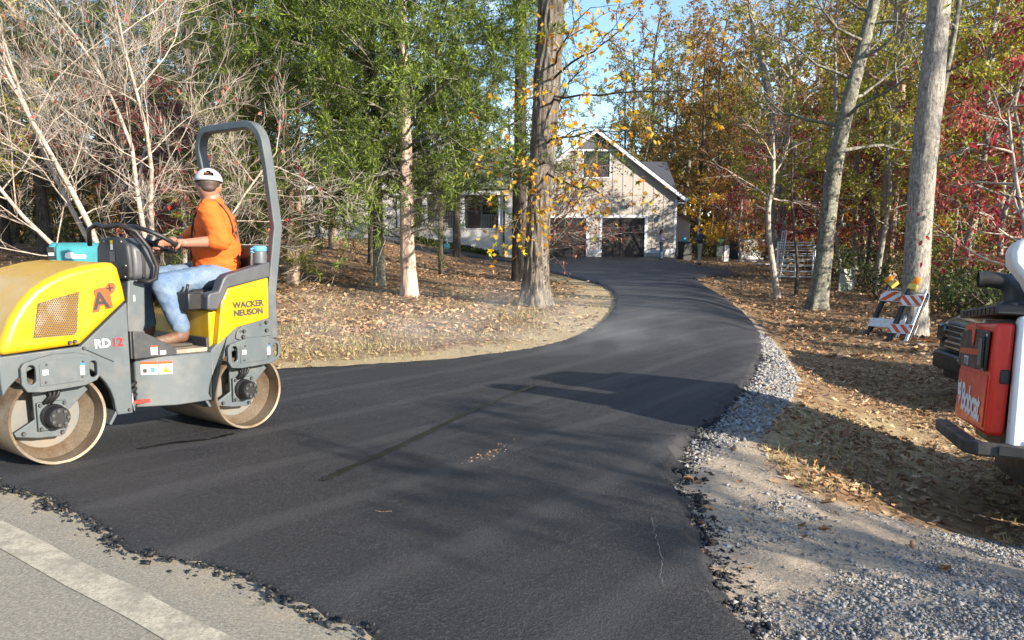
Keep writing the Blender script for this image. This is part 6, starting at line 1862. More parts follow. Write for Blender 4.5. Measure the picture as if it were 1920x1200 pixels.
fs += [(3, 2, 1, 0), tuple(range((prev_n - 1) * 4, prev_n * 4))]
rp = rb_.add(vs, fs).build('roll_bar', 'machine_grey', RO, bevel=0.007)
quad_on('sticker', 'decal_white', rp, (1.60, W - 0.0735, 1.60), (1, 0, 0), (0, 0, 1), 0.05, 0.2, 0.003)
quad_on('sticker', 'decal_orange', rp, (1.605, W - 0.0745, 1.74), (1, 0, 0), (0, 0, 1), 0.03, 0.05, 0.004)
# insulated jug standing on the fender
jm = RM @ Matrix.Translation((1.545, 0.030, 1.228))
jug = thing('water_jug', 'grey insulated jug with blue lid and handle behind the operator', 'jug', matrix=jm)
mat('jug_steel', (0.12, 0.13, 0.14), 0.4, 0.3); mat('jug_blue', (0.10, 0.33, 0.55), 0.4)
MB().lathe([(0.0, 0.0), (0.048, 0.0), (0.05, 0.01), (0.05, 0.085), (0.046, 0.09)], 20).build('body', 'jug_steel', jug, smooth=35)
MB().lathe([(0.05, 0.09), (0.052, 0.095), (0.052, 0.12), (0.045, 0.128), (0.0, 0.13)], 20).build('lid', 'jug_blue', jug, smooth=35)
MB().tube([(-0.05, 0, 0.11), (-0.075, 0, 0.105), (-0.08, 0, 0.085), (-0.05, 0, 0.078)], 0.006, 8).build('handle', 'jug_blue', jug, smooth=True)

# ------------------------------------------------------------------ people
def soft(name, shapes, voxel, material, parent, it=6, wrinkle=0.0, seed=0, wdir=(1, 1, 1)):
    """shapes merged into one continuous skin. ('c', p0, p1, r0, r1) tapered limb; ('e', centre, radii[, rot]) mass"""
    mb = MB()
    for s in shapes:
        if s[0] == 'c':
            p0, p1 = Vector(s[1]), Vector(s[2])
            n = 6
            mb.tube([p0.lerp(p1, k / n) for k in range(n + 1)], [s[3] + (s[4] - s[3]) * k / n for k in range(n + 1)], 14)
            mb.ell(p0, (s[3],) * 3, 14, 10); mb.ell(p1, (s[4],) * 3, 14, 10)
        else:
            mb.ell(s[1], s[2], 18, 14, s[3] if len(s) > 3 else None)
    tmp = link('tmp', mb.mesh('tmp'))
    r = tmp.modifiers.new('r', 'REMESH'); r.mode = 'VOXEL'; r.voxel_size = voxel
    sm = tmp.modifiers.new('s', 'SMOOTH'); sm.factor = 0.5; sm.iterations = it
    dg = bpy.context.evaluated_depsgraph_get()
    me = bpy.data.meshes.new_from_object(tmp.evaluated_get(dg))
    bpy.data.objects.remove(tmp)
    n = len(me.vertices)
    if wrinkle and n:
        co = np.empty(n * 3, np.float32); me.vertices.foreach_get('co', co); co = co.reshape(-1, 3)
        nr = np.empty(n * 3, np.float32); me.vertex_normals.foreach_get('vector', nr); nr = nr.reshape(-1, 3)
        rg = np.random.default_rng(seed)
        h = np.zeros(n)
        for k in range(9):
            d = rg.normal(0, 1, 3) * np.array(wdir); d /= np.linalg.norm(d)
            fq = rg.uniform(25, 75)
            wv = co @ d * fq + 1.5 * np.sin(co @ rg.normal(0, 14, 3) + rg.uniform(0, 6)) + rg.uniform(0, 6)
            msk = 0.5 + 0.5 * np.sin(co @ rg.normal(0, 9, 3) + rg.uniform(0, 6))
            h += (1 - np.abs(np.sin(wv))) ** 2 * msk
        co = co + nr * ((h / 3 - 0.5) * wrinkle)[:, None]
        me.vertices.foreach_set('co', co.astype(np.float32).ravel())
    me.materials.clear()
    me.polygons.foreach_set('use_smooth', np.ones(len(me.polygons), dtype=bool))
    me.update()
    return link(name, me, material, parent)
mat('skin', (0.30, 0.14, 0.09), 0.5, col2=(0.30, 0.13, 0.085), scale=14, bump=0.1, bscale=200)
mat('shirt_orange', (0.64, 0.105, 0.007), 0.85, col2=(0.62, 0.10, 0.007), scale=5, bump=0.25, bscale=260, bdist=0.001)
mat('denim', (0.075, 0.125, 0.21), 0.85, col2=(0.14, 0.19, 0.25), scale=6, lo=0.42, hi=0.66, bump=0.3, bscale=300, bdist=0.001, fine=0.2)
mat('boot_leather', (0.11, 0.05, 0.028), 0.6, col2=(0.16, 0.12, 0.085), scale=10, bump=0.3, bscale=90)
mat('boot_sole', (0.05, 0.04, 0.03), 0.8, bump=0.2)
mat('cap_white', (0.36, 0.38, 0.42), 0.8, col2=(0.29, 0.31, 0.35), bump=0.3, bscale=220, bdist=0.001)
mat('hair_brown', (0.045, 0.025, 0.015), 0.6, stretch=(3, 3, 0.5), bump=0.6, bscale=180)
mat('strap_brown', (0.10, 0.04, 0.022), 0.6, bump=0.1)
mat('strap_black', (0.012, 0.012, 0.012), 0.6, bump=0.1)
OP = thing('person', 'person in orange shirt, jeans and white cap driving the roller', 'person', matrix=RM)
Lsh, Rsh = (1.315, 0.30, 1.605), (1.575, 0.60, 1.605)
Lel, Rel = (1.315, 0.165, 1.385), (1.44, 0.76, 1.39)
ga = math.radians(-52)
Lg = wc + we1 * (WR * math.cos(ga)) + we2 * (WR * math.sin(ga)); Rg = wc + we1 * (WR * math.cos(-ga)) + we2 * (WR * math.sin(-ga))
Lha = Vector(Lg) + Vector((0.05, -0.012, 0.030)); Rha = Vector(Rg) + Vector((0.05, 0.012, 0.030))
Lkn, Rkn = (0.915, 0.285, 1.075), (0.915, 0.62, 1.085)
Lan, Ran = (1.00, 0.215, 0.77), (0.98, 0.63, 0.77)
hipL, hipR = (1.41, 0.345, 1.125), (1.41, 0.555, 1.125)
head = Vector((1.425, 0.465, 1.80))
hdir = Vector((0.52, 0.82, -0.25)).normalized()      # looking down over the far side
body = [('e', head, (0.082, 0.082, 0.115)), ('e', head + hdir * 0.03 + Vector((0, 0, -0.05)), (0.07, 0.07, 0.075)), ('c', head + Vector((0.01, 0, -0.06)), (1.45, 0.45, 1.63), 0.062, 0.072),
        ('e', head + hdir * 0.092 + Vector((0, 0, -0.015)), (0.018, 0.018, 0.024)), ('e', head + Vector((-hdir.y, hdir.x, 0)) * 0.082 + Vector((0, 0, -0.012)), (0.014, 0.014, 0.03)), ('e', head - Vector((-hdir.y, hdir.x, 0)) * 0.082 + Vector((0, 0, -0.012)), (0.014, 0.014, 0.03)),
        ('e', head + hdir * 0.07 + Vector((0, 0, -0.09)), (0.035, 0.035, 0.03)),
        ('e', (1.45, 0.45, 1.5), (0.12, 0.18, 0.15), (0, 0, -0.8)), ('e', (1.45, 0.45, 1.25), (0.13, 0.16, 0.16)),
        ('c', Lsh, Lel, 0.055, 0.045), ('c', Rsh, Rel, 0.055, 0.045), ('c', Lel, Lha, 0.047, 0.030), ('c', Rel, Rha, 0.047, 0.030),
        ('c', hipL, Lkn, 0.075, 0.06), ('c', hipR, Rkn, 0.075, 0.06), ('c', Lkn, Lan, 0.058, 0.042), ('c', Rkn, Ran, 0.058, 0.042)]
def gripping_hand(grip, wrist, tang):
    g = Vector(grip); t = Vector(tang).normalized()
    a = (Vector(wrist) - g); a = (a - t * a.dot(t)).normalized()      # from rim to palm
    b = t.cross(a)
    if b.z < 0: b = -b
    out = [('e', g + a * 0.036 + b * 0.012, (0.030, 0.030, 0.030)), ('c', g + a * 0.034 + t * 0.030 + b * 0.010, g + a * 0.034 - t * 0.030 + b * 0.010, 0.022, 0.022), ('c', wrist, g + a * 0.04 + b * 0.01, 0.029, 0.030)]
    for k, (o, l) in enumerate(((-0.033, 0.86), (-0.011, 1.0), (0.011, 0.95), (0.033, 0.78))):
        prev = None
        for j, ph in enumerate((20, 70, 120, 165, 205)):
            ph = math.radians(20 + (ph - 20) * l)
            p = g + t * o + a * (0.027 * math.cos(ph)) + b * (0.030 * math.sin(ph))
            if prev is not None: out.append(('c', prev, p, 0.0100 - 0.0006 * j, 0.0096 - 0.0006 * j))
            prev = p
    prev = g + a * 0.042 + t * -0.02 - b * 0.004
    for ph, o in ((-35, -0.048), (-80, -0.05), (-120, -0.044)):
        ph = math.radians(ph)
        p = g + t * o + a * (0.027 * math.cos(ph)) + b * (0.027 * math.sin(ph))
        out.append(('c', prev, p, 0.0115, 0.0105)); prev = p
    return out
def rim_t(a): return we1 * (-math.sin(a)) + we2 * math.cos(a)
body += gripping_hand(Lg, Lha, rim_t(ga)) + gripping_hand(Rg, Rha, rim_t(-ga))
soft('body', body, 0.0072, 'skin', OP, 2)
shirt = [('e', (1.455, 0.45, 1.50), (0.155, 0.21, 0.17), (0, 0, -0.8)), ('e', (1.455, 0.45, 1.58), (0.12, 0.215, 0.10), (0, 0, -0.8)), ('e', (1.45, 0.45, 1.33), (0.19, 0.215, 0.18), (0, 0, -0.4)), ('e', (1.455, 0.45, 1.22), (0.175, 0.20, 0.12)), ('e', (1.46, 0.45, 1.16), (0.165, 0.19, 0.06)),
         ('c', (1.45, 0.45, 1.60), (1.452, 0.45, 1.655), 0.10, 0.082),
         ('c', Lsh, Lel, 0.088, 0.076), ('c', Rsh, Rel, 0.088, 0.076), ('c', Lel, Vector(Lel).lerp(Lha, 0.18), 0.076, 0.064), ('c', Rel, Vector(Rel).lerp(Rha, 0.18), 0.076, 0.064)]
soft('shirt', shirt, 0.0105, 'shirt_orange', OP, 5, 0.011, 4, (0.6, 0.6, 1.2))
jeans = [('e', (1.46, 0.45, 1.11), (0.165, 0.20, 0.085)), ('c', hipL, Lkn, 0.105, 0.082), ('c', hipR, Rkn, 0.105, 0.082), ('c', Lkn, Vector(Lan) + Vector((0, 0, 0.01)), 0.084, 0.070), ('c', Rkn, Vector(Ran) + Vector((0, 0, 0.01)), 0.084, 0.070)]
soft('jeans', jeans, 0.0105, 'denim', OP, 4, 0.012, 9, (1.1, 0.5, 0.8))
MB().tube([(1.46 + 0.168 * math.cos(a), 0.45 + 0.202 * math.sin(a), 1.135 + 0.012 * math.cos(a)) for a in np.linspace(0, 2 * math.pi, 32, endpoint=False)], 0.014, 6, closed=True, flat=1.3).build('belt', 'strap_black', OP, smooth=True)
for an, sgn in ((Lan, -1), (Ran, 1)):
    a = Vector(an)
    bt = soft('boot', [('c', a + Vector((0.01, 0, 0.03)), a + Vector((0.012, 0, -0.045)), 0.052, 0.05), ('c', a + Vector((0.01, 0, -0.065)), a + Vector((-0.13, 0.0, -0.085)), 0.045, 0.038), ('e', a + Vector((-0.16, 0, -0.088)), (0.05, 0.045, 0.035))], 0.009, 'boot_leather', OP, 4)
    sole = [(0.062, -0.115), (0.065, -0.135), (-0.10, -0.137), (-0.215, -0.130), (-0.218, -0.112), (-0.10, -0.108)]
    MB().prism([(a.x + x, a.z + z) for x, z in sole], a.y - 0.046, a.y + 0.046).build('sole', 'boot_sole', bt, bevel=0.008)
# cap seen from behind: crown, opening with strap, bill on the far side
cap_o = head + Vector((0, 0, 0.022))
fx = Vector((hdir.x, hdir.y, 0)).normalized(); sx2 = Vector((-fx.y, fx.x, 0))
cap = MB()
vs, fs = [], []
NA, NP = 32, 10
tilt = 0.10
def cap_pt(a, ph, r=1.0):
    d = fx * math.cos(a) + sx2 * math.sin(a)
    p = cap_o + d * (0.100 * math.sin(ph) * r * (1.06 if abs(a) < 1.2 else 1.0)) + Vector((0, 0, 0.095 * math.cos(ph) * r + 0.008))
    return p + Vector((0, 0, -tilt * (p - cap_o).dot(fx)))
for j in range(NP + 1):
    ph = 0.02 + (math.pi / 2 + 0.05 - 0.02) * j / NP
    for i in range(NA):
        vs.append(cap_pt(2 * math.pi * i / NA, ph))
for j in range(NP):
    for i in range(NA):
        a = 2 * math.pi * (i + 0.5) / NA
        da = abs(a - math.pi)
        if 6 <= j <= 7 and da < 0.40: continue
        if j == 5 and da < 0.22: continue
        fs.append((j * NA + i, j * NA + (i + 1) % NA, (j + 1) * NA + (i + 1) % NA, (j + 1) * NA + i))
cap.add(vs, fs)
co = cap.build('cap', 'cap_white', OP, smooth=True)
so = co.modifiers.new('thick', 'SOLIDIFY'); so.thickness = 0.004; so.offset = 0
bl = MB()
vs, fs = [], []
for r_ in (0, 1):
    for k in range(13):
        a = math.radians(-62 + 124 * k / 12)
        base_p = cap_pt(a, math.pi / 2 + 0.04)
        vs.append(base_p if r_ == 0 else base_p + fx * (0.075 * math.cos(a * 0.9)) + Vector((0, 0, -0.012)))
for k in range(12): fs.append((k, k + 1, 14 + k, 13 + k))
b_o = bl.add(vs, fs).build('bill', 'cap_white', co, smooth=True)
so = b_o.modifiers.new('thick', 'SOLIDIFY'); so.thickness = 0.004
# hair below the cap
soft('hair', [('e', head - fx * 0.010 + Vector((0, 0, 0.018)), (0.082, 0.082, 0.082)), ('e', head - fx * 0.032 + Vector((0, 0, -0.022)), (0.060, 0.060, 0.042))], 0.007, 'hair_brown', OP, 3)
# braces over the shirt and a dark strap in front
def strap(pts, w, material, name):
    mb = MB(); vs, fs = [], []
    for (p, nrm_) in pts:
        vs.append(p)
    mb.tube([p for p, _ in pts], w, 6, flat=0.35)
    return mb.build(name, material, OP, smooth=True)
tf = Vector((-0.72, 0.70, 0)); tl = Vector((-0.70, -0.72, 0)); tc = Vector((1.455, 0.45, 0))
def on_back(l, z, sgn=-1):
    dep = np.interp(z, [1.12, 1.25, 1.35, 1.5, 1.6, 1.66], [0.172, 0.180, 0.178, 0.158, 0.130, 0.09])
    hw = np.interp(z, [1.12, 1.35, 1.6, 1.66], [0.20, 0.21, 0.21, 0.16])
    p = tc + tl * l + tf * (sgn * dep * math.sqrt(max(0.05, 1 - (l / hw) ** 2)))
    return Vector((p.x, p.y, z))
for l0, l1 in ((0.10, 0.03), (-0.10, -0.03)):
    strap([(tc + tl * l0 + tf * 0.06 + Vector((0, 0, 1.665)), 0), (tc + tl * l0 + tf * -0.02 + Vector((0, 0, 1.69)), 0)] + [(on_back(l0 + (l1 - l0) * k / 7, 1.655 - 0.53 * k / 7), 0) for k in range(8)], 0.017, 'strap_brown', 'brace_strap')
    strap([(tc + tl * l0 + tf * 0.06 + Vector((0, 0, 1.665)), 0)] + [(on_back(l0, 1.63 - 0.45 * k / 6, 1), 0) for k in range(7)], 0.020, 'strap_black', 'brace_strap')
# script lettering between the shoulders
rs = random.Random(5)
for row_, wd in ((1.545, 0.10), (1.505, 0.07), (1.47, 0.06)):
    pts_s = [on_back(0.035 - wd * k / 22, row_ + 0.012 * math.sin(k * 1.9) * rs.uniform(0.3, 1.2)) + Vector((0.009, -0.009, 0)) for k in range(23)]
    MB().tube(pts_s, 0.0025, 5).build('shirt_print', 'decal_dark', OP)
# ------------------------------------------------------------------ skid loader at the right
mat('loader_white', (0.74, 0.745, 0.74), 0.35, col2=(0.60, 0.585, 0.55), scale=4, lo=0.52, hi=0.75, bump=0.05, coat=0.2)
mat('loader_red', (0.70, 0.028, 0.012), 0.34, col2=(0.60, 0.025, 0.014), scale=4, bump=0.05, coat=0.15)
mat('loader_black', (0.018, 0.018, 0.019), 0.5, col2=(0.05, 0.047, 0.042), scale=5, bump=0.15, bscale=70)
mat('bumper_steel', (0.03, 0.029, 0.028), 0.6, col2=(0.11, 0.095, 0.08), scale=5, bump=0.2)
bex = Vector((0.929, -0.37, 0)).normalized(); bey = Vector((0.37, 0.929, -0.115)).normalized(); bez = bex.cross(bey).normalized()
BM = Matrix((bex, bey, bez)).transposed().to_4x4(); BM.translation = Vector((3.13, 5.09, -0.48))
B = thing('skid_loader', 'red and white tracked skid loader parked on the leaves beside the driveway', 'skid loader', matrix=BM)
gate = [(0.925, 0.575), (-0.315, 0.575), (-0.385, 1.30), (0.735, 1.31)]
tg = MB().prism(gate, 0.0, 0.11, 'x').build('tailgate', 'loader_red', B, bevel=0.03, seg=4)
MB().prism([(0.84, 0.62), (-0.24, 0.62), (-0.28, 0.96), (0.78, 0.96)], -0.008, 0.001, 'x').build('tailgate_panel', 'loader_red', tg, bevel=0.006)
gp_ = MB().prism([(0.73, 1.245), (0.45, 1.262), (0.20, 1.262), (-0.30, 1.245), (-0.255, 0.985), (0.80, 0.992)], -0.022, -0.004, 'x').build('grille_panel', 'loader_black', tg, bevel=0.01)
MB().prism([(0.26, 1.30), (0.12, 1.30), (0.15, 1.17), (0.19, 1.14), (0.23, 1.17)], -0.030, -0.0225, 'x').build('latch_recess', 'loader_red', tg, bevel=0.006)
MB().bb(-0.026, -0.0225, -0.05, 0.70, 1.085, 1.125).build('stripe', 'decal_orange', gp_)
for k in range(3):
    MB().bb(-0.030, -0.023, -0.06 - 0.012, -0.20, 1.02 + 0.07 * k, 1.06 + 0.07 * k).build('louver', 'steel_web', gp_)
MB().bb(-0.034, -0.0225, -0.22, -0.07, 1.0, 1.22).build('tail_lamp_housing', 'loader_black', gp_, bevel=0.006)
MB().bb(-0.040, -0.0345, -0.20, -0.09, 1.02, 1.20).build('tail_lamp', 'steel_web', gp_, bevel=0.004)
for y, z in ((0.70, 1.22), (0.77, 1.02), (0.35, 1.01), (-0.2, 1.0), (-0.27, 1.22)):
    MB().cyl((-0.03, y, z), (-0.022, y, z), 0.012, 8).build('screw', 'bolt_steel', gp_)
put_text(gp_, 'T770', 0.085, (-0.0235, 0.50, 1.01), (0, -1, 0), (0, 0, 1), 'decal_white', bold=0.001)
put_text(tg, 'Bobcat', 0.27, (-0.0095, 0.57, 0.68), (0, -1, -0.04), (0, 0, 1), 'decal_white', bold=0.009, space=0.92)
head_pts = [(0.77, 0.915), (0.745, 0.86), (0.70, 0.855), (0.645, 0.865), (0.62, 0.90), (0.615, 0.83), (0.60, 0.79), (0.62, 0.745), (0.655, 0.725), (0.665, 0.69), (0.69, 0.715), (0.70, 0.76), (0.735, 0.775), (0.76, 0.83)]
ld = MB().add([(-0.0115, y, z) for y, z in head_pts], [tuple(range(len(head_pts)))])
link('emblem', ld.mesh('emblem', fix=False), 'decal_white', tg)
for pts_e in ([(0.725, 0.825), (0.695, 0.812), (0.70, 0.80)], [(0.66, 0.805), (0.63, 0.825), (0.635, 0.80)], [(0.69, 0.765), (0.655, 0.765), (0.67, 0.745)]):
    link('emblem_mark', MB().add([(-0.0125, y, z) for y, z in pts_e], [(0, 1, 2)]).mesh('e', fix=False), 'loader_red', tg)
MB().box((0.075, -0.352, 0.96), (0.05, 0.03, 0.09)).build('side_latch', 'decal_dark', tg, bevel=0.008)
# white body
sd = MB().prism([(0.118, 0.50), (0.118, 1.345), (1.2, 1.38), (2.3, 1.1), (2.5, 0.55)], -0.43, -0.30).build('side_panel', 'loader_white', B, bevel=0.025, seg=3)
MB().prism([(0.165, 0.50), (0.165, 1.345), (1.2, 1.38), (2.3, 1.1), (2.5, 0.55)], 0.98, 1.10).build('side_panel', 'loader_white', B, bevel=0.025, seg=3)
MB().bb(0.165, 1.1, -0.298, 0.978, 0.45, 1.30).build('engine_bay', 'loader_black', B)
for z0 in (0.56, 0.83):
    for q in range(3):
        o0 = Vector((0.30 + 0.12 * q, -0.4315, z0)); mt = 'decal_orange' if q % 2 == 0 else 'decal_white'
        link('hazard_stripe', MB().add([o0, o0 + Vector((0.12, 0, 0)), o0 + Vector((0.17, 0, 0.10)), o0 + Vector((0.05, 0, 0.10))], [(0, 1, 2, 3)]).mesh('h', fix=False), mt, sd)
MB().cyl((0.22, -0.440, 0.56), (0.22, -0.429, 0.56), 0.018, 12).build('plug', 'loader_black', sd)
for s_, y0, y1 in ((0, -0.44, -0.22), (1, 0.92, 1.12)):
    tw = MB().prism([(0.20 + 0.43 * s_, 1.42), (0.13 + 0.5 * s_, 1.56), (0.05 + 0.58 * s_, 1.66), (0.04 + 0.6 * s_, 1.74), (0.06 + 0.6 * s_, 1.80), (0.13 + 0.55 * s_, 1.84), (0.75, 1.86), (1.6, 1.5), (2.7, 0.95), (2.75, 0.75), (2.6, 0.75), (1.4, 1.30), (0.72, 1.50), (0.60, 1.42)], y0, y1).build('lift_arm', 'loader_white', B, bevel=0.03, seg=3)
    MB().cyl((0.34, y0 - 0.015, 1.66), (0.34, y1 + 0.015, 1.66), 0.06, 20).build('arm_pin', 'loader_black', tw, smooth=35)
tb_ = MB().bb(0.0, 0.62, -0.36, 1.04, 1.352, 1.415).build('rear_cover', 'loader_black', B, bevel=0.012)
for k in range(9):
    MB().bb(-0.006, 0.001, -0.30 + 0.14 * k, -0.21 + 0.14 * k, 1.362, 1.40).build('cover_slot', 'rubber_black', tb_)
ep = [(0.22, 0.30, 1.41), (0.22, 0.30, 1.50), (0.20, 0.30, 1.56), (0.15, 0.30, 1.60), (0.06, 0.30, 1.615), (-0.01, 0.30, 1.612)]
MB().tube(ep, [0.075, 0.07, 0.062, 0.058, 0.056, 0.058], 20, cap=False).build('exhaust', 'loader_black', B, smooth=40)
MB().lathe([(0.095, 0.0), (0.095, 0.03), (0.078, 0.05)], 20, (0.22, 0.30, 1.415)).build('exhaust_collar', 'loader_black', B, smooth=35)
bp = MB().prism([(-0.12, 0.96), (-0.12, -0.30), (-0.06, -0.43), (0.9, -0.47), (0.9, -0.41), (0.0, -0.38), (-0.03, -0.28), (-0.03, 0.96)], 0.455, 0.545, 'z').build('bumper', 'bumper_steel', B, bevel=0.014)
MB().bb(0.06, 0.2, -0.449, -0.436, 0.47, 0.53).build('tie_down', 'rubber_black', bp, bevel=0.004)
MB().bb(0.3, 2.2, -0.1, 0.9, 0.22, 0.44).build('belly', 'loader_black', B)
MB().prism([(0.75, 1.40), (0.80, 2.05), (1.9, 2.05), (2.2, 1.3), (2.3, 0.7), (1.0, 0.7)], 0.0, 0.72).build('cab', 'loader_black', B, bevel=0.03)
for y0, y1 in ((-0.78, -0.46), (1.14, 1.46)):
    trp = [(0.62, 0.05), (0.50, 0.16), (0.50, 0.30), (0.60, 0.42), (1.1, 0.70), (1.3, 0.72), (1.5, 0.66), (2.45, 0.40), (2.55, 0.28), (2.52, 0.14), (2.4, 0.05), (2.2, 0.0), (0.85, 0.0)]
    tk = MB().prism(trp, y0, y1).build('track', 'rubber_black', B, bevel=0.02)
    for k in range(4):
        MB().cyl((0.85 + 0.4 * k, y0 - 0.01, 0.17), (0.85 + 0.4 * k, y1 + 0.01, 0.17), 0.11, 18).build('track_roller', 'bumper_steel', tk, smooth=35)

# ------------------------------------------------------------------ black pickup behind the loader
mat('truck_black', (0.008, 0.008, 0.009), 0.16, col2=(0.016, 0.015, 0.014), scale=3, bump=0, coat=0.6)
mat('truck_trim', (0.012, 0.012, 0.013), 0.42, bump=0.05)
mat('tyre', (0.014, 0.014, 0.014), 0.85, bump=0.3)
mat('rim_grey', (0.25, 0.25, 0.26), 0.35, 0.7, bump=0)
tx, ty = 5.55, 10.05
T = thing('pickup_truck', 'black pickup truck parked nose out behind the skid loader', 'pickup truck', (tx, ty, tz(tx + 1, ty - 1) - 0.02), math.radians(-6))
# local: x back along the truck, y from -2 (near) to 0 (far)
prof = [(0.0, 0.45), (0.0, 0.80), (0.05, 0.93), (0.25, 1.02), (1.55, 1.10), (1.75, 1.12), (1.75, 0.42), (1.35, 0.36), (1.28, 0.66), (1.05, 0.83), (0.72, 0.83), (0.48, 0.66), (0.42, 0.40)]
fe = MB().prism(prof, -2.0, 0.0).build('front_body', 'truck_black', T, bevel=0.05, seg=4)
MB().prism([(1.76, 0.40), (1.76, 1.12), (2.35, 1.72), (3.7, 1.75), (4.05, 1.14), (4.05, 0.40)], -1.96, -0.04).build('cab', 'truck_black', T, bevel=0.06, seg=3)
MB().prism([(4.06, 0.45), (4.06, 1.14), (5.6, 1.14), (5.6, 0.5), (5.3, 0.45), (5.2, 0.75), (4.95, 0.86), (4.65, 0.75), (4.55, 0.45)], -1.98, -0.02).build('bed', 'truck_black', T, bevel=0.04)
quadw = MB().add([(1.79, -1.8, 1.19), (1.79, -0.2, 1.19), (2.27, -0.3, 1.66), (2.27, -1.7, 1.66)], [(0, 1, 2, 3)])
link('windscreen', quadw.mesh('w', fix=False), 'window_glass', T).location = (-0.03, 0, 0.025)
gf = MB().bb(-0.03, 0.02, -1.72, -0.28, 0.60, 0.95).build('grille', 'truck_trim', T, bevel=0.02)
for k in range(5):
    MB().bb(-0.062, -0.028, -1.68, -0.32, 0.625 + 0.065 * k, 0.66 + 0.065 * k).build('grille_bar', 'truck_black', gf, bevel=0.008)
MB().ell((-0.065, -1.0, 0.79), (0.012, 0.11, 0.05), 14, 8).build('emblem', 'truck_trim', gf)
for y in (-1.86, -0.14):
    MB().box((0.0, y, 0.80), (0.10, 0.22, 0.22)).build('headlight', 'window_glass', T, bevel=0.03)
bmp = MB().prism([(-0.12, -1.85), (-0.12, -0.15), (0.10, 0.03), (0.20, 0.03), (0.20, -2.03), (0.10, -2.03)], 0.36, 0.58, 'z').build('bumper', 'truck_trim', T, bevel=0.03, seg=3)
MB().bb(-0.135, -0.118, -1.2, -0.8, 0.43, 0.53).build('plate_recess', 'rubber_black', bmp)
MB().bb(0.0, 0.3, -1.8, -0.2, 0.24, 0.35).build('skid_plate', 'truck_trim', T, bevel=0.02)
for x in (0.88, 4.9):
    for y0, y1 in ((-1.97, -1.72), (-0.28, -0.03)):
        wl = MB().lathe([(0.20, y0), (0.33, y0), (0.38, y0 + 0.03), (0.38, y1 - 0.03), (0.33, y1), (0.20, y1)], 28, (x, 0, 0.38), 'y').build('wheel', 'tyre', T, smooth=35)
        MB().lathe([(0.0, y0 + 0.05), (0.06, y0 + 0.03), (0.22, y0 + 0.02), (0.22, y1 - 0.02), (0.0, y1 - 0.04)], 20, (x, 0, 0.38), 'y', caps=False).build('rim', 'rim_grey', wl, smooth=35)

# ------------------------------------------------------------------ barricades leaning on the tree
mat('barricade_white', (0.70, 0.70, 0.68), 0.6, col2=(0.52, 0.50, 0.46), scale=8, lo=0.5, hi=0.68, bump=0.1)
mat('barricade_orange', (0.66, 0.09, 0.008), 0.45, col2=(0.56, 0.08, 0.012), scale=6, bump=0)
mat('lamp_yellow', (0.70, 0.52, 0.10), 0.55, col2=(0.55, 0.44, 0.15), scale=12, bump=0.1)
mat('lamp_amber', (0.80, 0.26, 0.008), 0.25, col2=(0.70, 0.20, 0.01), scale=9, bump=0.2, bscale=60)
def stripes(mb_parent, x0, x1, z0, z1, y, n, sgn):
    """slanting orange bands on a rail, each its own piece"""
    w_ = (x1 - x0) / n
    h_ = z1 - z0
    for k in range(-2, n + 1):
        a = x0 + k * w_ * 2
        pts = [(a, z0), (a + w_, z0), (a + w_ + sgn * h_, z1), (a + sgn * h_, z1)]
        # clip to the rail
        def clip(ps, c, keep):
            out = []
            for i in range(len(ps)):
                p, q = ps[i], ps[(i + 1) % len(ps)]
                ip, iq = keep(p[0]), keep(q[0])
                if ip: out.append(p)
                if ip != iq:
                    t = (c - p[0]) / (q[0] - p[0]); out.append((c, p[1] + t * (q[1] - p[1])))
            return out
        pts = clip(pts, x0, lambda v: v >= x0)
        if len(pts) >= 3: pts = clip(pts, x1, lambda v: v <= x1)
        if len(pts) < 3: continue
        link('stripe', MB().add([(p[0], y, p[1]) for p in pts], [tuple(range(len(pts)))]).mesh('s', fix=False), 'barricade_orange', mb_parent)
def barricade(label, M, wd, sgn, lamp):
    b = thing('road_barricade', label, 'barricade', matrix=M)
    L = 1.22
    for y, nm in ((0.0, 0), (0.085, 1)):
        for x in (0.03, wd - 0.03):
            MB().bb(x - 0.028, x + 0.028, y - 0.02, y + 0.02, 0.0, L - (0.0 if nm == 0 else 0.05)).build('leg', 'barricade_white' if (nm == 0 and x > 0.1) else 'loader_black', b, bevel=0.006)
        for z0, z1 in ((0.82, 1.06), (0.20, 0.40)):
            if nm == 1: z0 += 0.08; z1 += 0.10
            yy = y - 0.035 if nm == 0 else y + 0.022
            r = MB().bb(-0.02, wd + 0.02, yy, yy + 0.014, z0, z1).build('rail', 'barricade_white', b, bevel=0.003)
            if not (nm == 0 and z0 < 0.3 and sgn > 0):
                stripes(r, -0.015, wd + 0.015, z0 + 0.01, z1 - 0.01, yy - 0.002, 5, sgn)
    MB().cyl((-0.01, 0.04, L - 0.06), (wd + 0.01, 0.04, L - 0.06), 0.012, 8).build('hinge_rod', 'bolt_steel', b)
    lx, tiltl = lamp
    bx_ = MB().box((lx, 0.03, L + 0.06), (0.17, 0.09, 0.12), (0, tiltl, 0)).build('lamp_box', 'lamp_yellow', b, bevel=0.012)
    lc = Vector((lx + math.sin(tiltl) * 0.17, 0.03, L + 0.06 + math.cos(tiltl) * 0.15))
    ln = MB().lathe([(0.0, -0.04), (0.05, -0.035), (0.085, -0.012), (0.09, 0.0), (0.085, 0.012), (0.05, 0.035), (0.0, 0.04)], 20, tuple(lc), 'y', caps=False).build('lamp_lens', 'lamp_amber', b, smooth=True)
    return b
al = math.radians(36)
wv = Vector((0.60, -0.80, 0)).normalized()
bk = Vector((0.80, 0.60, 0)).normalized()
uv = (bk * math.sin(al) + Vector((0, 0, 1)) * math.cos(al)).normalized()
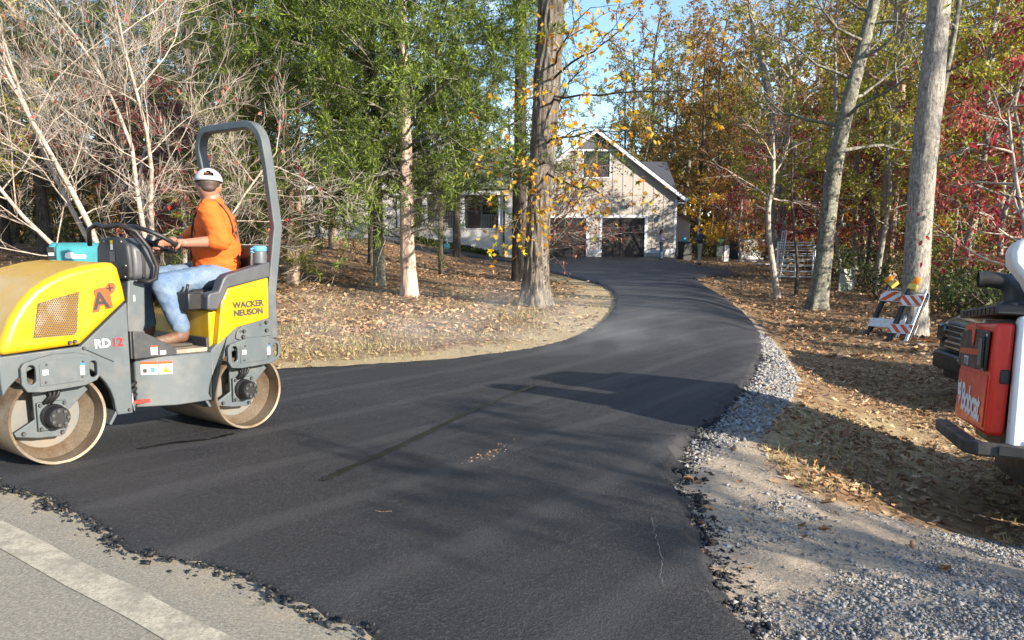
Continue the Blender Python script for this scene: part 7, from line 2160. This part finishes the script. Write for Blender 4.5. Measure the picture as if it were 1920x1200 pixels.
def bmat(p, dw=0.0, tilt_=0.0):
    w2 = (wv + Vector((0, 0, tilt_))).normalized()
    y2 = uv.cross(w2).normalized(); u2 = w2.cross(y2).normalized()
    Mx = Matrix((w2, y2, u2)).transposed().to_4x4(); Mx.translation = Vector(p)
    return Mx
p = GP(1622, 628)
barricade('barricade with broken tilted lamp and chevron stripes, stacked against the grey tree', bmat(p + Vector((0, 0, 0.0))), 0.68, 1, (0.10, -0.9))
p2 = GP(1660, 640)
p2.z = tz(p2.x, p2.y)
barricade('barricade with upright round amber lamp, stacked against the grey tree', bmat(p2 + Vector((0, 0, -0.02)), 0, 0.03), 0.40, -1, (0.08, 0.12))
mat('string_orange', (0.75, 0.16, 0.03), 0.6, bump=0)
sp0 = [gp(u, v) for u, v in ((1675, 632), (1710, 640), (1760, 646), (1800, 650), (1840, 655))]
tag(link('string_line', MB().tube([(x, y, z + 0.05 + 0.01 * (i % 2)) for i, (x, y, z) in enumerate(sp0)], 0.008, 6).mesh('string_line'), 'string_orange'), 'orange string line lying on the leaves by the barricades', 'string')
mat('stone_tan', (0.30, 0.24, 0.18), 0.9, col2=(0.22, 0.18, 0.14), scale=9, bump=0.5)
x, y, z = gp(1725, 648)
V, Fc = pebbles(np.array([[0, 0, 0.03]]), np.array([0.16]), np.random.default_rng(3), 0.4)
o = link('stone', mesh_np('stone', V, [Fc]), 'stone_tan'); o.location = (x, y, z)
tag(o, 'flat tan stone on the leaves at the foot of the grey tree', 'stone')

# ------------------------------------------------------------------ mailbox beyond the roller
mat('mailbox_teal', (0.035, 0.20, 0.22), 0.42, col2=(0.05, 0.24, 0.26), scale=5, bump=0.05)
mx0, my0 = -4.78, 8.35
mb_ = thing('mailbox', 'teal plastic mailbox with recessed door and white sticker behind the roller', 'mailbox', (mx0, my0, tz(mx0, my0) + 0.17), math.radians(14))
arcp = [(-0.14, 1.0), (0.14, 1.0), (0.14, 1.17)] + [(0.14 * math.cos(a), 1.17 + 0.10 * math.sin(a)) for a in np.linspace(0.2, math.pi - 0.2, 8)] + [(-0.14, 1.17)]
bd = MB().prism(arcp, -0.02, 0.54, 'x').build('body', 'mailbox_teal', mb_, bevel=0.02, seg=3)
dr_ = MB().prism([(y * 1.04, (z - 1.0) * 1.03 + 0.993) for y, z in arcp], -0.085, -0.021, 'x').build('door', 'mailbox_teal', mb_, bevel=0.02, seg=3)
MB().box((-0.052, -0.1475, 1.16), (0.075, 0.012, 0.13)).build('door_recess', 'rubber_black', dr_, bevel=0.004)
MB().box((-0.05, -0.153, 1.15), (0.05, 0.008, 0.03)).build('door_grip', 'decal_white', dr_, bevel=0.002)
MB().prism([(0.07, 1.12), (0.09, 1.105), (0.26, 1.105), (0.275, 1.12), (0.275, 1.135), (0.26, 1.145), (0.16, 1.145), (0.145, 1.168), (0.11, 1.172), (0.08, 1.155)], -0.1425, -0.1402).build('sticker', 'decal_white', mb_)
MB().bb(0.20, 0.29, -0.045, 0.045, -0.5, 0.998).build('post', 'mailbox_teal', mb_, bevel=0.01)

# ------------------------------------------------------------------ people by the garage
mat('hair_auburn', (0.16, 0.045, 0.02), 0.6, bump=0.5, bscale=160); mat('hair_dark', (0.03, 0.02, 0.015), 0.6, bump=0.5, bscale=160)
mat('sweater_lilac', (0.52, 0.44, 0.52), 0.85, bump=0.3, bscale=150); mat('denim_dark', (0.055, 0.085, 0.14), 0.85, bump=0.3, bscale=200)
mat('hoodie_navy', (0.06, 0.055, 0.08), 0.9, bump=0.3, bscale=150); mat('khaki', (0.36, 0.32, 0.25), 0.85, bump=0.3, bscale=150)
mat('clipboard_brown', (0.05, 0.03, 0.02), 0.5, bump=0)
def stander(label, loc, rz, H, top, trousers, hair, long_hair, arms):
    """facing +x in its own frame"""
    p = thing('person', label, 'person', loc, rz)
    s = H / 1.72
    def v(x, y, z): return (x * s, y * s, z * s)
    sk = [('e', v(0.01, 0, 1.61), (0.085 * s, 0.07 * s, 0.11 * s)), ('e', v(0.09, 0, 1.60), (0.02, 0.015, 0.02)), ('c', v(0, 0, 1.52), v(-0.01, 0, 1.42), 0.05 * s, 0.055 * s), ('e', v(0, 0, 1.25), (0.10 * s, 0.15 * s, 0.22 * s)), ('e', v(0, 0, 0.98), (0.11 * s, 0.14 * s, 0.12 * s))]
    tp_ = [('e', v(0, 0, 1.27), (0.125 * s, 0.175 * s, 0.21 * s)), ('e', v(0, 0, 1.06), (0.125 * s, 0.165 * s, 0.13 * s)), ('c', v(-0.01, 0.12, 1.38), v(-0.01, -0.12, 1.38), 0.075 * s, 0.075 * s)]
    tr2 = [('e', v(0, 0, 0.95), (0.12 * s, 0.16 * s, 0.11 * s))]
    for k, (sh, el, ha) in enumerate(arms):
        sk += [('c', v(*sh), v(*el), 0.045 * s, 0.04 * s), ('c', v(*el), v(*ha), 0.038 * s, 0.028 * s), ('e', v(*ha), (0.045, 0.035, 0.035))]
        h3 = Vector(v(*ha)); e3 = Vector(v(*el)); d3 = (h3 - e3).normalized()
        sd3 = d3.cross(Vector((0, 0, 1))).normalized()
        for q in range(4):
            sk.append(('c', h3 + sd3 * (0.03 - 0.02 * q), h3 + d3 * (0.085 - 0.006 * abs(q - 1)) + sd3 * (0.03 - 0.02 * q), 0.011, 0.009))
        sk.append(('c', h3 + sd3 * 0.03, h3 + d3 * 0.03 + sd3 * 0.065, 0.012, 0.010))
        tp_ += [('c', v(*sh), v(*el), 0.065 * s, 0.056 * s), ('c', v(*el), tuple(e3.lerp(h3, 0.82)), 0.056 * s, 0.044 * s)]
    for y in (-0.09, 0.09):
        x_ = 0.04 if y > 0 else -0.03
        sk += [('c', v(0, y, 0.9), v(x_ * 0.6, y, 0.5), 0.075 * s, 0.055 * s), ('c', v(x_ * 0.6, y, 0.5), v(x_, y, 0.08), 0.052 * s, 0.038 * s)]
        tr2 += [('c', v(0, y, 0.9), v(x_ * 0.6, y, 0.5), 0.095 * s, 0.075 * s), ('c', v(x_ * 0.6, y, 0.5), v(x_, y, 0.10), 0.074 * s, 0.066 * s)]
        soft('shoe', [('c', v(x_ - 0.04, y, 0.045), v(x_ + 0.12, y, 0.04), 0.045, 0.038)], 0.014, 'boot_sole', p, 2)
    soft('body', sk, 0.011, 'skin', p, 2)
    soft('top', tp_, 0.016, top, p, 3, 0.010, 3)
    soft('trousers', tr2, 0.016, trousers, p, 3, 0.010, 6)
    hr = [('e', v(-0.02, 0, 1.645), (0.092 * s, 0.082 * s, 0.095 * s))]
    if long_hair: hr += [('c', v(-0.05, 0, 1.62), v(-0.075, 0, 1.40), 0.075 * s, 0.06 * s), ('c', v(-0.03, 0.06, 1.6), v(-0.03, 0.07, 1.42), 0.03 * s, 0.03 * s), ('c', v(-0.03, -0.06, 1.6), v(-0.03, -0.07, 1.42), 0.03 * s, 0.03 * s)]
    soft('hair', hr, 0.014, hair, p, 2)
    return p
x, y, z = gp(1239, 489)
zt_ = z + 0.062
stander('person with auburn hair and lilac top holding a clipboard by the garage', (x, y, zt_), math.radians(-8), 1.62, 'sweater_lilac', 'denim_dark', 'hair_auburn', True,
        [((-0.01, 0.17, 1.38), (-0.02, 0.22, 1.12), (0.22, 0.10, 1.14)), ((-0.01, -0.17, 1.38), (-0.02, -0.22, 1.12), (0.22, -0.08, 1.14))])
cb = MB().box((0, 0, 0), (0.24, 0.30, 0.02), (0, -0.45, 0)).build('clipboard', 'clipboard_brown', bevel=0.004)
cb.location = (x + 0.30, y - 0.05, zt_ + 1.10)
tag(cb, 'dark clipboard held by the person in lilac', 'clipboard')
x, y, z = gp(1311, 496)
stander('person in dark hoodie and khaki trousers with folded arms on the leaves', (x, y, z), math.radians(188), 1.76, 'hoodie_navy', 'khaki', 'hair_dark', False,
        [((-0.01, 0.19, 1.40), (0.06, 0.25, 1.16), (0.20, -0.06, 1.22)), ((-0.01, -0.19, 1.40), (0.06, -0.25, 1.16), (0.22, 0.06, 1.18))])

# ------------------------------------------------------------------ things standing about the yard
mat('bin_black', (0.012, 0.013, 0.015), 0.5, bump=0.05); mat('bin_blue', (0.012, 0.025, 0.055), 0.5, bump=0.05); mat('bin_green', (0.015, 0.06, 0.03), 0.5, bump=0.05)
mat('plastic_white', (0.66, 0.65, 0.60), 0.5, col2=(0.5, 0.48, 0.43), bump=0.05); mat('pail_blue', (0.05, 0.35, 0.55), 0.4, bump=0)
mat('galvanised', (0.52, 0.54, 0.56), 0.4, 0.7, col2=(0.42, 0.44, 0.46), scale=12, bump=0.1)
mat('board_pale', (0.50, 0.50, 0.47), 0.8, col2=(0.40, 0.39, 0.36), scale=2, bump=0.2)
mat('slab_stone', (0.42, 0.43, 0.38), 0.9, col2=(0.25, 0.26, 0.22), scale=4, lo=0.5, hi=0.7, bump=0.4)
def bin_(label, loc, rz, H, material, lid):
    t = thing('wheelie_bin', label, 'bin', loc, rz)
    w = 0.30 * H
    bdy = MB().prism([(-w * 0.78, 0.06), (w * 0.78, 0.02), (w, H * 0.88), (-w, H * 0.88)], -w * 0.9, w * 0.9, 'y').build('body', material, t, bevel=0.02)
    MB().prism([(-w * 1.08, H * 0.88), (w * 1.08, H * 0.885), (w * 0.9, H * 0.97), (-w * 0.9, H)], -w * 0.98, w * 0.98, 'y').build('lid', lid, t, bevel=0.02)
    for s_ in (-1, 1):
        MB().lathe([(0.02, -0.03), (0.12, -0.03), (0.12, 0.03), (0.02, 0.03)], 16, (-w * 0.8, s_ * w * 0.95, 0.12), 'y').build('wheel', 'tyre', t, smooth=35)
    MB().cyl((-w * 1.1, -w * 0.7, H * 0.9), (-w * 1.1, w * 0.7, H * 0.9), 0.018, 8).build('handle', material, t)
    return t
x, y, z = gp(1277, 486); bin_('black wheelie bin standing at the garage corner', (x - 0.75, y - 4.5, tz(x - 0.75, y - 4.5)), -1.2, 1.12, 'bin_black', 'bin_black')
q_ = (x - 0.75, y - 4.5)
pl_ = MB().lathe([(0.0, 0.0), (0.11, 0.0), (0.15, 0.24), (0.14, 0.24), (0.1, 0.02), (0.0, 0.02)], 16, caps=False).build('pail', 'pail_blue', smooth=35); pl_.location = (q_[0] - 0.08, q_[1], tz(*q_) + 1.115)
tag(pl_, 'bright blue pail resting on the black wheelie bin', 'pail')
x, y, z = gp(1380, 486); bin_('dark blue wheelie bin beside the white leaning board', (x, y, z), -1.4, 1.25, 'bin_blue', 'bin_blue')
x, y, z = gp(1352, 483); bin_('green-lidded bin behind the white plastic chair', (x, y + 0.4, z), -1.5, 1.3, 'bin_green', 'bin_green')
x, y, z = gp(1356, 488)
ch = thing('plastic_chair', 'white plastic garden chair in front of the bins', 'chair', (x, y, z), math.radians(200))
MB().bb(-0.22, 0.22, -0.22, 0.22, 0.40, 0.44).build('seat', 'plastic_white', ch, bevel=0.015)
MB().prism([(-0.22, 0.44), (0.22, 0.44), (0.20, 0.80), (0.10, 0.88), (-0.10, 0.88), (-0.20, 0.80)], -0.26, -0.225, 'y').build('backrest', 'plastic_white', ch, bevel=0.01)
for sx_ in (-1, 1):
    MB().tube([(sx_ * 0.25, -0.22, 0.62), (sx_ * 0.27, 0.0, 0.64), (sx_ * 0.26, 0.2, 0.60), (sx_ * 0.25, 0.22, 0.42)], 0.025, 8).build('armrest', 'plastic_white', ch, smooth=True)
    for sy_ in (-1, 1):
        MB().tube([(sx_ * 0.21, sy_ * 0.20, 0.40), (sx_ * 0.25, sy_ * 0.24, 0.0)], 0.026, 8).build('leg', 'plastic_white', ch)
x, y, z = gp(1357, 490)
tag(MB().box((x - 0.02, y - 0.6, tz(x, y - 0.6) + 0.48), (0.28, 0.05, 0.96), (0.05, 0, 0)).build('plank', 'trim_white', bevel=0.005), 'short white plank standing before the plastic chair', 'plank')
x, y, z = gp(1412, 486)
tag(MB().box((x - 0.05, y, z + 0.62), (2.0, 0.04, 1.32), (-0.25, 0.0, 0.05)).build('leaning_board', 'board_pale', bevel=0.004), 'large pale board leaning among the trunks by the bins', 'board')
for k, (u, v, w_, d_) in enumerate(((1405, 491, 1.6, 0.5), (1435, 497, 1.4, 0.3))):
    x, y, z = gp(u, v)
    tag(MB().box((x, y, z + 0.05), (w_, d_, 0.05), (0, 0.02, 0.2 * (k + 1))).build('board', 'trim_white', bevel=0.004), ('white board lying flat before the large leaning board', 'narrow white board lying on the leaves near the gates')[k], 'board')
# galvanised gate panels
def gate_panel(label, loc, rz, w, h, lean, rails):
    t = thing('gate_panel', label, 'gate', loc, rz)
    t.rotation_euler = (lean, 0, rz)
    r = 0.028
    for x in (-w / 2, w / 2):
        MB().tube([(x, 0, 0), (x, 0, h)], r, 10).build('post', 'galvanised', t, smooth=35)
    MB().tube([(0, 0, 0.22), (0, 0, h - 0.05)], 0.016, 8).build('stay', 'galvanised', t, smooth=35)
    for k in range(rails):
        z_ = 0.22 + (h - 0.25) * k / (rails - 1)
        MB().tube([(-w / 2, 0, z_), (w / 2, 0, z_)], r * 0.8 if k == rails - 1 else 0.016, 8).build('rail', 'galvanised', t, smooth=35)
x, y, z = gp(1490, 530)
gate_panel('galvanised tube gate panel leaning in front of another by the trees', (x, y, z), math.radians(-14), 1.35, 1.45, -0.12, 7)
gate_panel('galvanised gate panel leaning behind a matching one by the trees', (x + 0.1, y + 0.35, z), math.radians(-10), 1.32, 1.55, -0.10, 7)
x, y, z = gp(1463, 525)
gate_panel('narrow galvanised gate panel seen edge-on beside the tall forked tree', (x + 0.0, y + 0.3, z), math.radians(78), 1.3, 1.95, 0.08, 6)
x, y, z = gp(1586, 546)
tag(MB().prism([(-0.30, 0.0), (0.28, -0.02), (0.36, 0.80), (-0.16, 0.78)], -0.03, 0.03).build('stone_slab', 'slab_stone', bevel=0.01), 'pale grey stone slab standing upright among the leaves', 'stone slab')
o = bpy.data.objects['stone_slab']; o.location = (x, y, z - 0.03); o.rotation_euler = (-0.15, 0, 0.15)

# ------------------------------------------------------------------ by the house
x, y, z = gp(660, 447)
bn = thing('garden_bench', 'white slatted garden chair on the lawn by the house', 'chair', (x, y, z), math.radians(195))
for k in range(5):
    MB().bb(-0.36, 0.36, -0.30 + 0.13 * k, -0.20 + 0.13 * k, 0.40, 0.43).build('seat_slat', 'trim_white', bn, bevel=0.004)
for k in range(6):
    MB().box((-0.30 + 0.12 * k, -0.36, 0.72), (0.09, 0.025, 0.62), (0.15, 0, 0)).build('back_slat', 'trim_white', bn, bevel=0.004)
MB().box((0, -0.40, 1.0), (0.76, 0.03, 0.08)).build('top_rail', 'trim_white', bn, bevel=0.004)
for sx_ in (-1, 1):
    MB().bb(sx_ * 0.40 - 0.04, sx_ * 0.40 + 0.04, -0.38, 0.40, 0.60, 0.635).build('armrest', 'trim_white', bn, bevel=0.004)
    for sy_ in (-0.34, 0.34):
        MB().bb(sx_ * 0.39 - 0.035, sx_ * 0.39 + 0.035, sy_ - 0.035, sy_ + 0.035, 0.0, 0.60).build('leg', 'trim_white', bn, bevel=0.004)
x, y, z = gp(632, 447)
ft = thing('lounger', 'low white lounger on the lawn beside the garden chair', 'lounger', (x, y, z), 0.3)
MB().box((0, 0, 0.30), (1.3, 0.55, 0.04)).build('deck', 'trim_white', ft, bevel=0.004)
MB().box((0.75, 0, 0.22), (0.5, 0.5, 0.035), (0, 0.4, 0)).build('footrest', 'trim_white', ft, bevel=0.004)
for sx_ in (-0.55, 0.45):
    for sy_ in (-0.22, 0.22):
        MB().bb(sx_ - 0.03, sx_ + 0.03, sy_ - 0.03, sy_ + 0.03, 0, 0.28).build('leg', 'trim_white', ft)
x, y, z = gp(688, 440)
fp = thing('fire_pit', 'dark rusty fire pit bowl standing by the white brick wall', 'fire pit', (x, y, z))
MB().lathe([(0.0, 0.32), (0.3, 0.35), (0.5, 0.55), (0.55, 0.56), (0.5, 0.6), (0.2, 0.48), (0.0, 0.46)], 18, caps=False).build('bowl', 'rake_brown', fp, smooth=35)
for k in range(3):
    a = 2.1 * k
    MB().tube([(0.4 * math.cos(a), 0.4 * math.sin(a), 0.45), (0.48 * math.cos(a), 0.48 * math.sin(a), 0.0)], 0.025, 6).build('leg', 'black_metal', fp)
# toddler swing frame, seat and green toy
x, y, z = gp(912, 463)
sw_ = thing('high_chair', 'dark child seat on legs standing before the porch', 'chair', (x, y, z), 0.4)
MB().bb(-0.25, 0.25, -0.22, 0.22, 0.55, 0.62).build('seat', 'bin_blue', sw_, bevel=0.02)
MB().box((-0.30, 0, 0.85), (0.06, 0.42, 0.55), (0, -0.35, 0)).build('backrest', 'bin_blue', sw_, bevel=0.02)
for sx_ in (-1, 1):
    for sy_ in (-1, 1):
        MB().tube([(sx_ * 0.2, sy_ * 0.18, 0.55), (sx_ * 0.30, sy_ * 0.22, 0.0)], 0.025, 6).build('leg', 'bin_black', sw_)
x, y, z = gp(897, 464)
tw_ = thing('toy_wagon', 'small green plastic toy on the grass before the porch', 'toy', (x, y, z), 0.2)
mat('toy_green', (0.02, 0.30, 0.14), 0.4, bump=0); mat('toy_lime', (0.25, 0.45, 0.06), 0.4, bump=0)
MB().prism([(-0.28, 0.12), (0.28, 0.12), (0.36, 0.42), (-0.34, 0.40)], -0.2, 0.2).build('tub', 'toy_green', tw_, bevel=0.02)
MB().tube([(0.3, 0, 0.3), (0.6, 0, 0.45)], 0.03, 6).build('handle', 'toy_lime', tw_)
for sx_ in (-0.2, 0.2):
    for sy_ in (-0.2, 0.2):
        MB().lathe([(0.0, -0.03), (0.09, -0.03), (0.09, 0.03), (0.0, 0.03)], 12, (sx_, sy_, 0.09), 'y', caps=False).build('wheel', 'bin_black', tw_)
# hedge of green ground cover before the porch
rng = np.random.default_rng(909)
n = 5000
x = rng.uniform(hx(780), hx(935), n); y = YH - 0.25 - np.abs(rng.normal(0, 0.35, n)); z = terrain(x, y) + rng.uniform(0, 0.35, n)
V, Fq = leaf_quads(np.column_stack([x, y, z]), rng.normal(0, 1, (n, 3)), rng.uniform(0.08, 0.16, n), rng, 0.5, 0.0)
tag(link('ground_cover', mesh_np('ground_cover', V, [Fq]), 'leaf_green', kind='stuff'), 'low green ground cover along the porch wall', 'ground cover')
x, y, z = gp(838, 470)
hp_ = thing('hoop_sign', 'small white wire hoop stand on the lawn before the porch', 'wire stand', (x, y, z))
MB().tube([(0.0, 0, 0), (0.02, 0, 0.5), (-0.05, 0, 0.85), (-0.2, 0, 0.95)], 0.02, 6).build('hoop', 'trim_white', hp_, smooth=True)
MB().box((0.0, 0, 0.25), (0.3, 0.03, 0.25)).build('panel', 'pail_blue', hp_)
# chalk and scuff marks, bits of straw on the new asphalt
mat('chalk', (0.15, 0.17, 0.17), 0.9, bump=0); mat('straw', (0.34, 0.21, 0.12), 0.9, bump=0)
def mark(pts, w_, material, label, cat, name):
    P = []
    for u, v in pts:
        x, y, z = gp(u, v, 0.064); P.append((x, y, tz(x, y) + float(slab_h(x, y)) + float(micro(x, y)) + 0.005))
    Q = [P[0]]
    for a, b in zip(P[:-1], P[1:]):
        n_ = 8
        for k in range(1, n_ + 1):
            t_ = k / n_
            Q.append(tuple(a[i] + (b[i] - a[i]) * t_ + (float(RNG.normal(0, 0.004)) if i < 2 else 0) for i in range(3)))
    vs, fs = [], []
    for i, p_ in enumerate(Q):
        d_ = Vector(Q[min(i + 1, len(Q) - 1)]) - Vector(Q[max(i - 1, 0)]); d_.z = 0
        n_ = Vector((-d_.y, d_.x, 0)).normalized() * (w_ * float(RNG.uniform(0.4, 1.2)))
        vs += [Vector(p_) - n_, Vector(p_) + n_]
    fs = [(2 * i, 2 * i + 1, 2 * i + 3, 2 * i + 2) for i in range(len(Q) - 1)]
    o = link(name, MB().add(vs, fs).mesh(name, fix=False), material)
    tag(o, label, cat)
mat('wet_seam', (0.006, 0.006, 0.006), 0.35, bump=0.3, bscale=90)
mark([(603, 903), (640, 886), (700, 860), (760, 832), (820, 803), (900, 764), (960, 740), (1010, 722)], 0.03, 'wet_seam', 'long dark wet seam between two rolled lanes of asphalt', 'seam', 'asphalt_seam')
mark([(258, 845), (320, 834), (390, 826), (440, 815)], 0.025, 'wet_seam', 'dark water streak on the asphalt under the roller', 'streak', 'water_streak')
mark([(1222, 972), (1230, 1010), (1242, 1050), (1238, 1085), (1243, 1110)], 0.0015, 'chalk', 'pale wandering scratch along the near driveway edge', 'mark', 'scratch_mark')
mark([(704, 966), (718, 968), (735, 965)], 0.004, 'straw', 'small curl of straw on the near asphalt', 'straw', 'straw_curl')
rng = np.random.default_rng(912)
c0 = np.array(gp(922, 868)[:2])
n = 110
pp = c0 + (rng.normal(0, 1, (n, 1)) * np.array([[0.07, 0.12]]) + rng.normal(0, 0.035, (n, 2)))
pz = terrain(pp[:, 0], pp[:, 1]) + slab_h(pp[:, 0], pp[:, 1]) + 0.005
V, Fq = leaf_quads(np.column_stack([pp, pz]), rng.normal(0, 1, (n, 3)) * np.array([1, 1, 0.05]), rng.uniform(0.008, 0.022, n), rng, 0.35, 0.0, 0.05)
tag(link('sawdust', mesh_np('sawdust', V, [Fq]), 'straw', kind='stuff'), 'scatter of tan chips on the fresh asphalt', 'wood chips')
# ------------------------------------------------------------------ faint steam off the hot mat
x, y, z = gp(930, 655)
sb = MB().box((0, 0, 0), (9.0, 4.6, 1.0)).mesh('steam')
m, nt, out = new_mat('steam_air')
v = coords(nt)
sepx = nt.nodes.new('ShaderNodeSeparateXYZ'); nt.links.new(v, sepx.inputs['Vector'])
ln = nt.nodes.new('ShaderNodeVectorMath'); ln.operation = 'LENGTH'
mp = nt.nodes.new('ShaderNodeMapping'); mp.inputs['Scale'].default_value = (1 / 4.3, 1 / 2.2, 1 / 0.95)
nt.links.new(v, mp.inputs['Vector'])
off_ = nt.nodes.new('ShaderNodeVectorMath'); off_.operation = 'ADD'; off_.inputs[1].default_value = (0, 0, 0.5)
nt.links.new(mp.outputs['Vector'], off_.inputs[0]); nt.links.new(off_.outputs[0], ln.inputs[0])
fall = maprange(nt, ln.outputs['Value'], 1.0, 0.2)
nz = maprange(nt, noise(nt, coords(nt, (0.7, 1.1, 1.6)), 1.6, 5, 0.6), 0.44, 0.72)
dens = math_n(nt, 'MULTIPLY', math_n(nt, 'MULTIPLY', fall, nz), 0.30)
pv = nt.nodes.new('ShaderNodeVolumePrincipled')
pv.inputs['Color'].default_value = (0.9, 0.92, 0.95, 1)
nt.links.new(dens, pv.inputs['Density'])
nt.links.new(pv.outputs['Volume'], out.inputs['Volume'])
o = link('steam', sb, 'steam_air', kind='stuff'); o.location = (x - 0.3, y + 0.2, z + 0.56)
tag(o, 'faint steam drifting over the hot asphalt', 'steam')
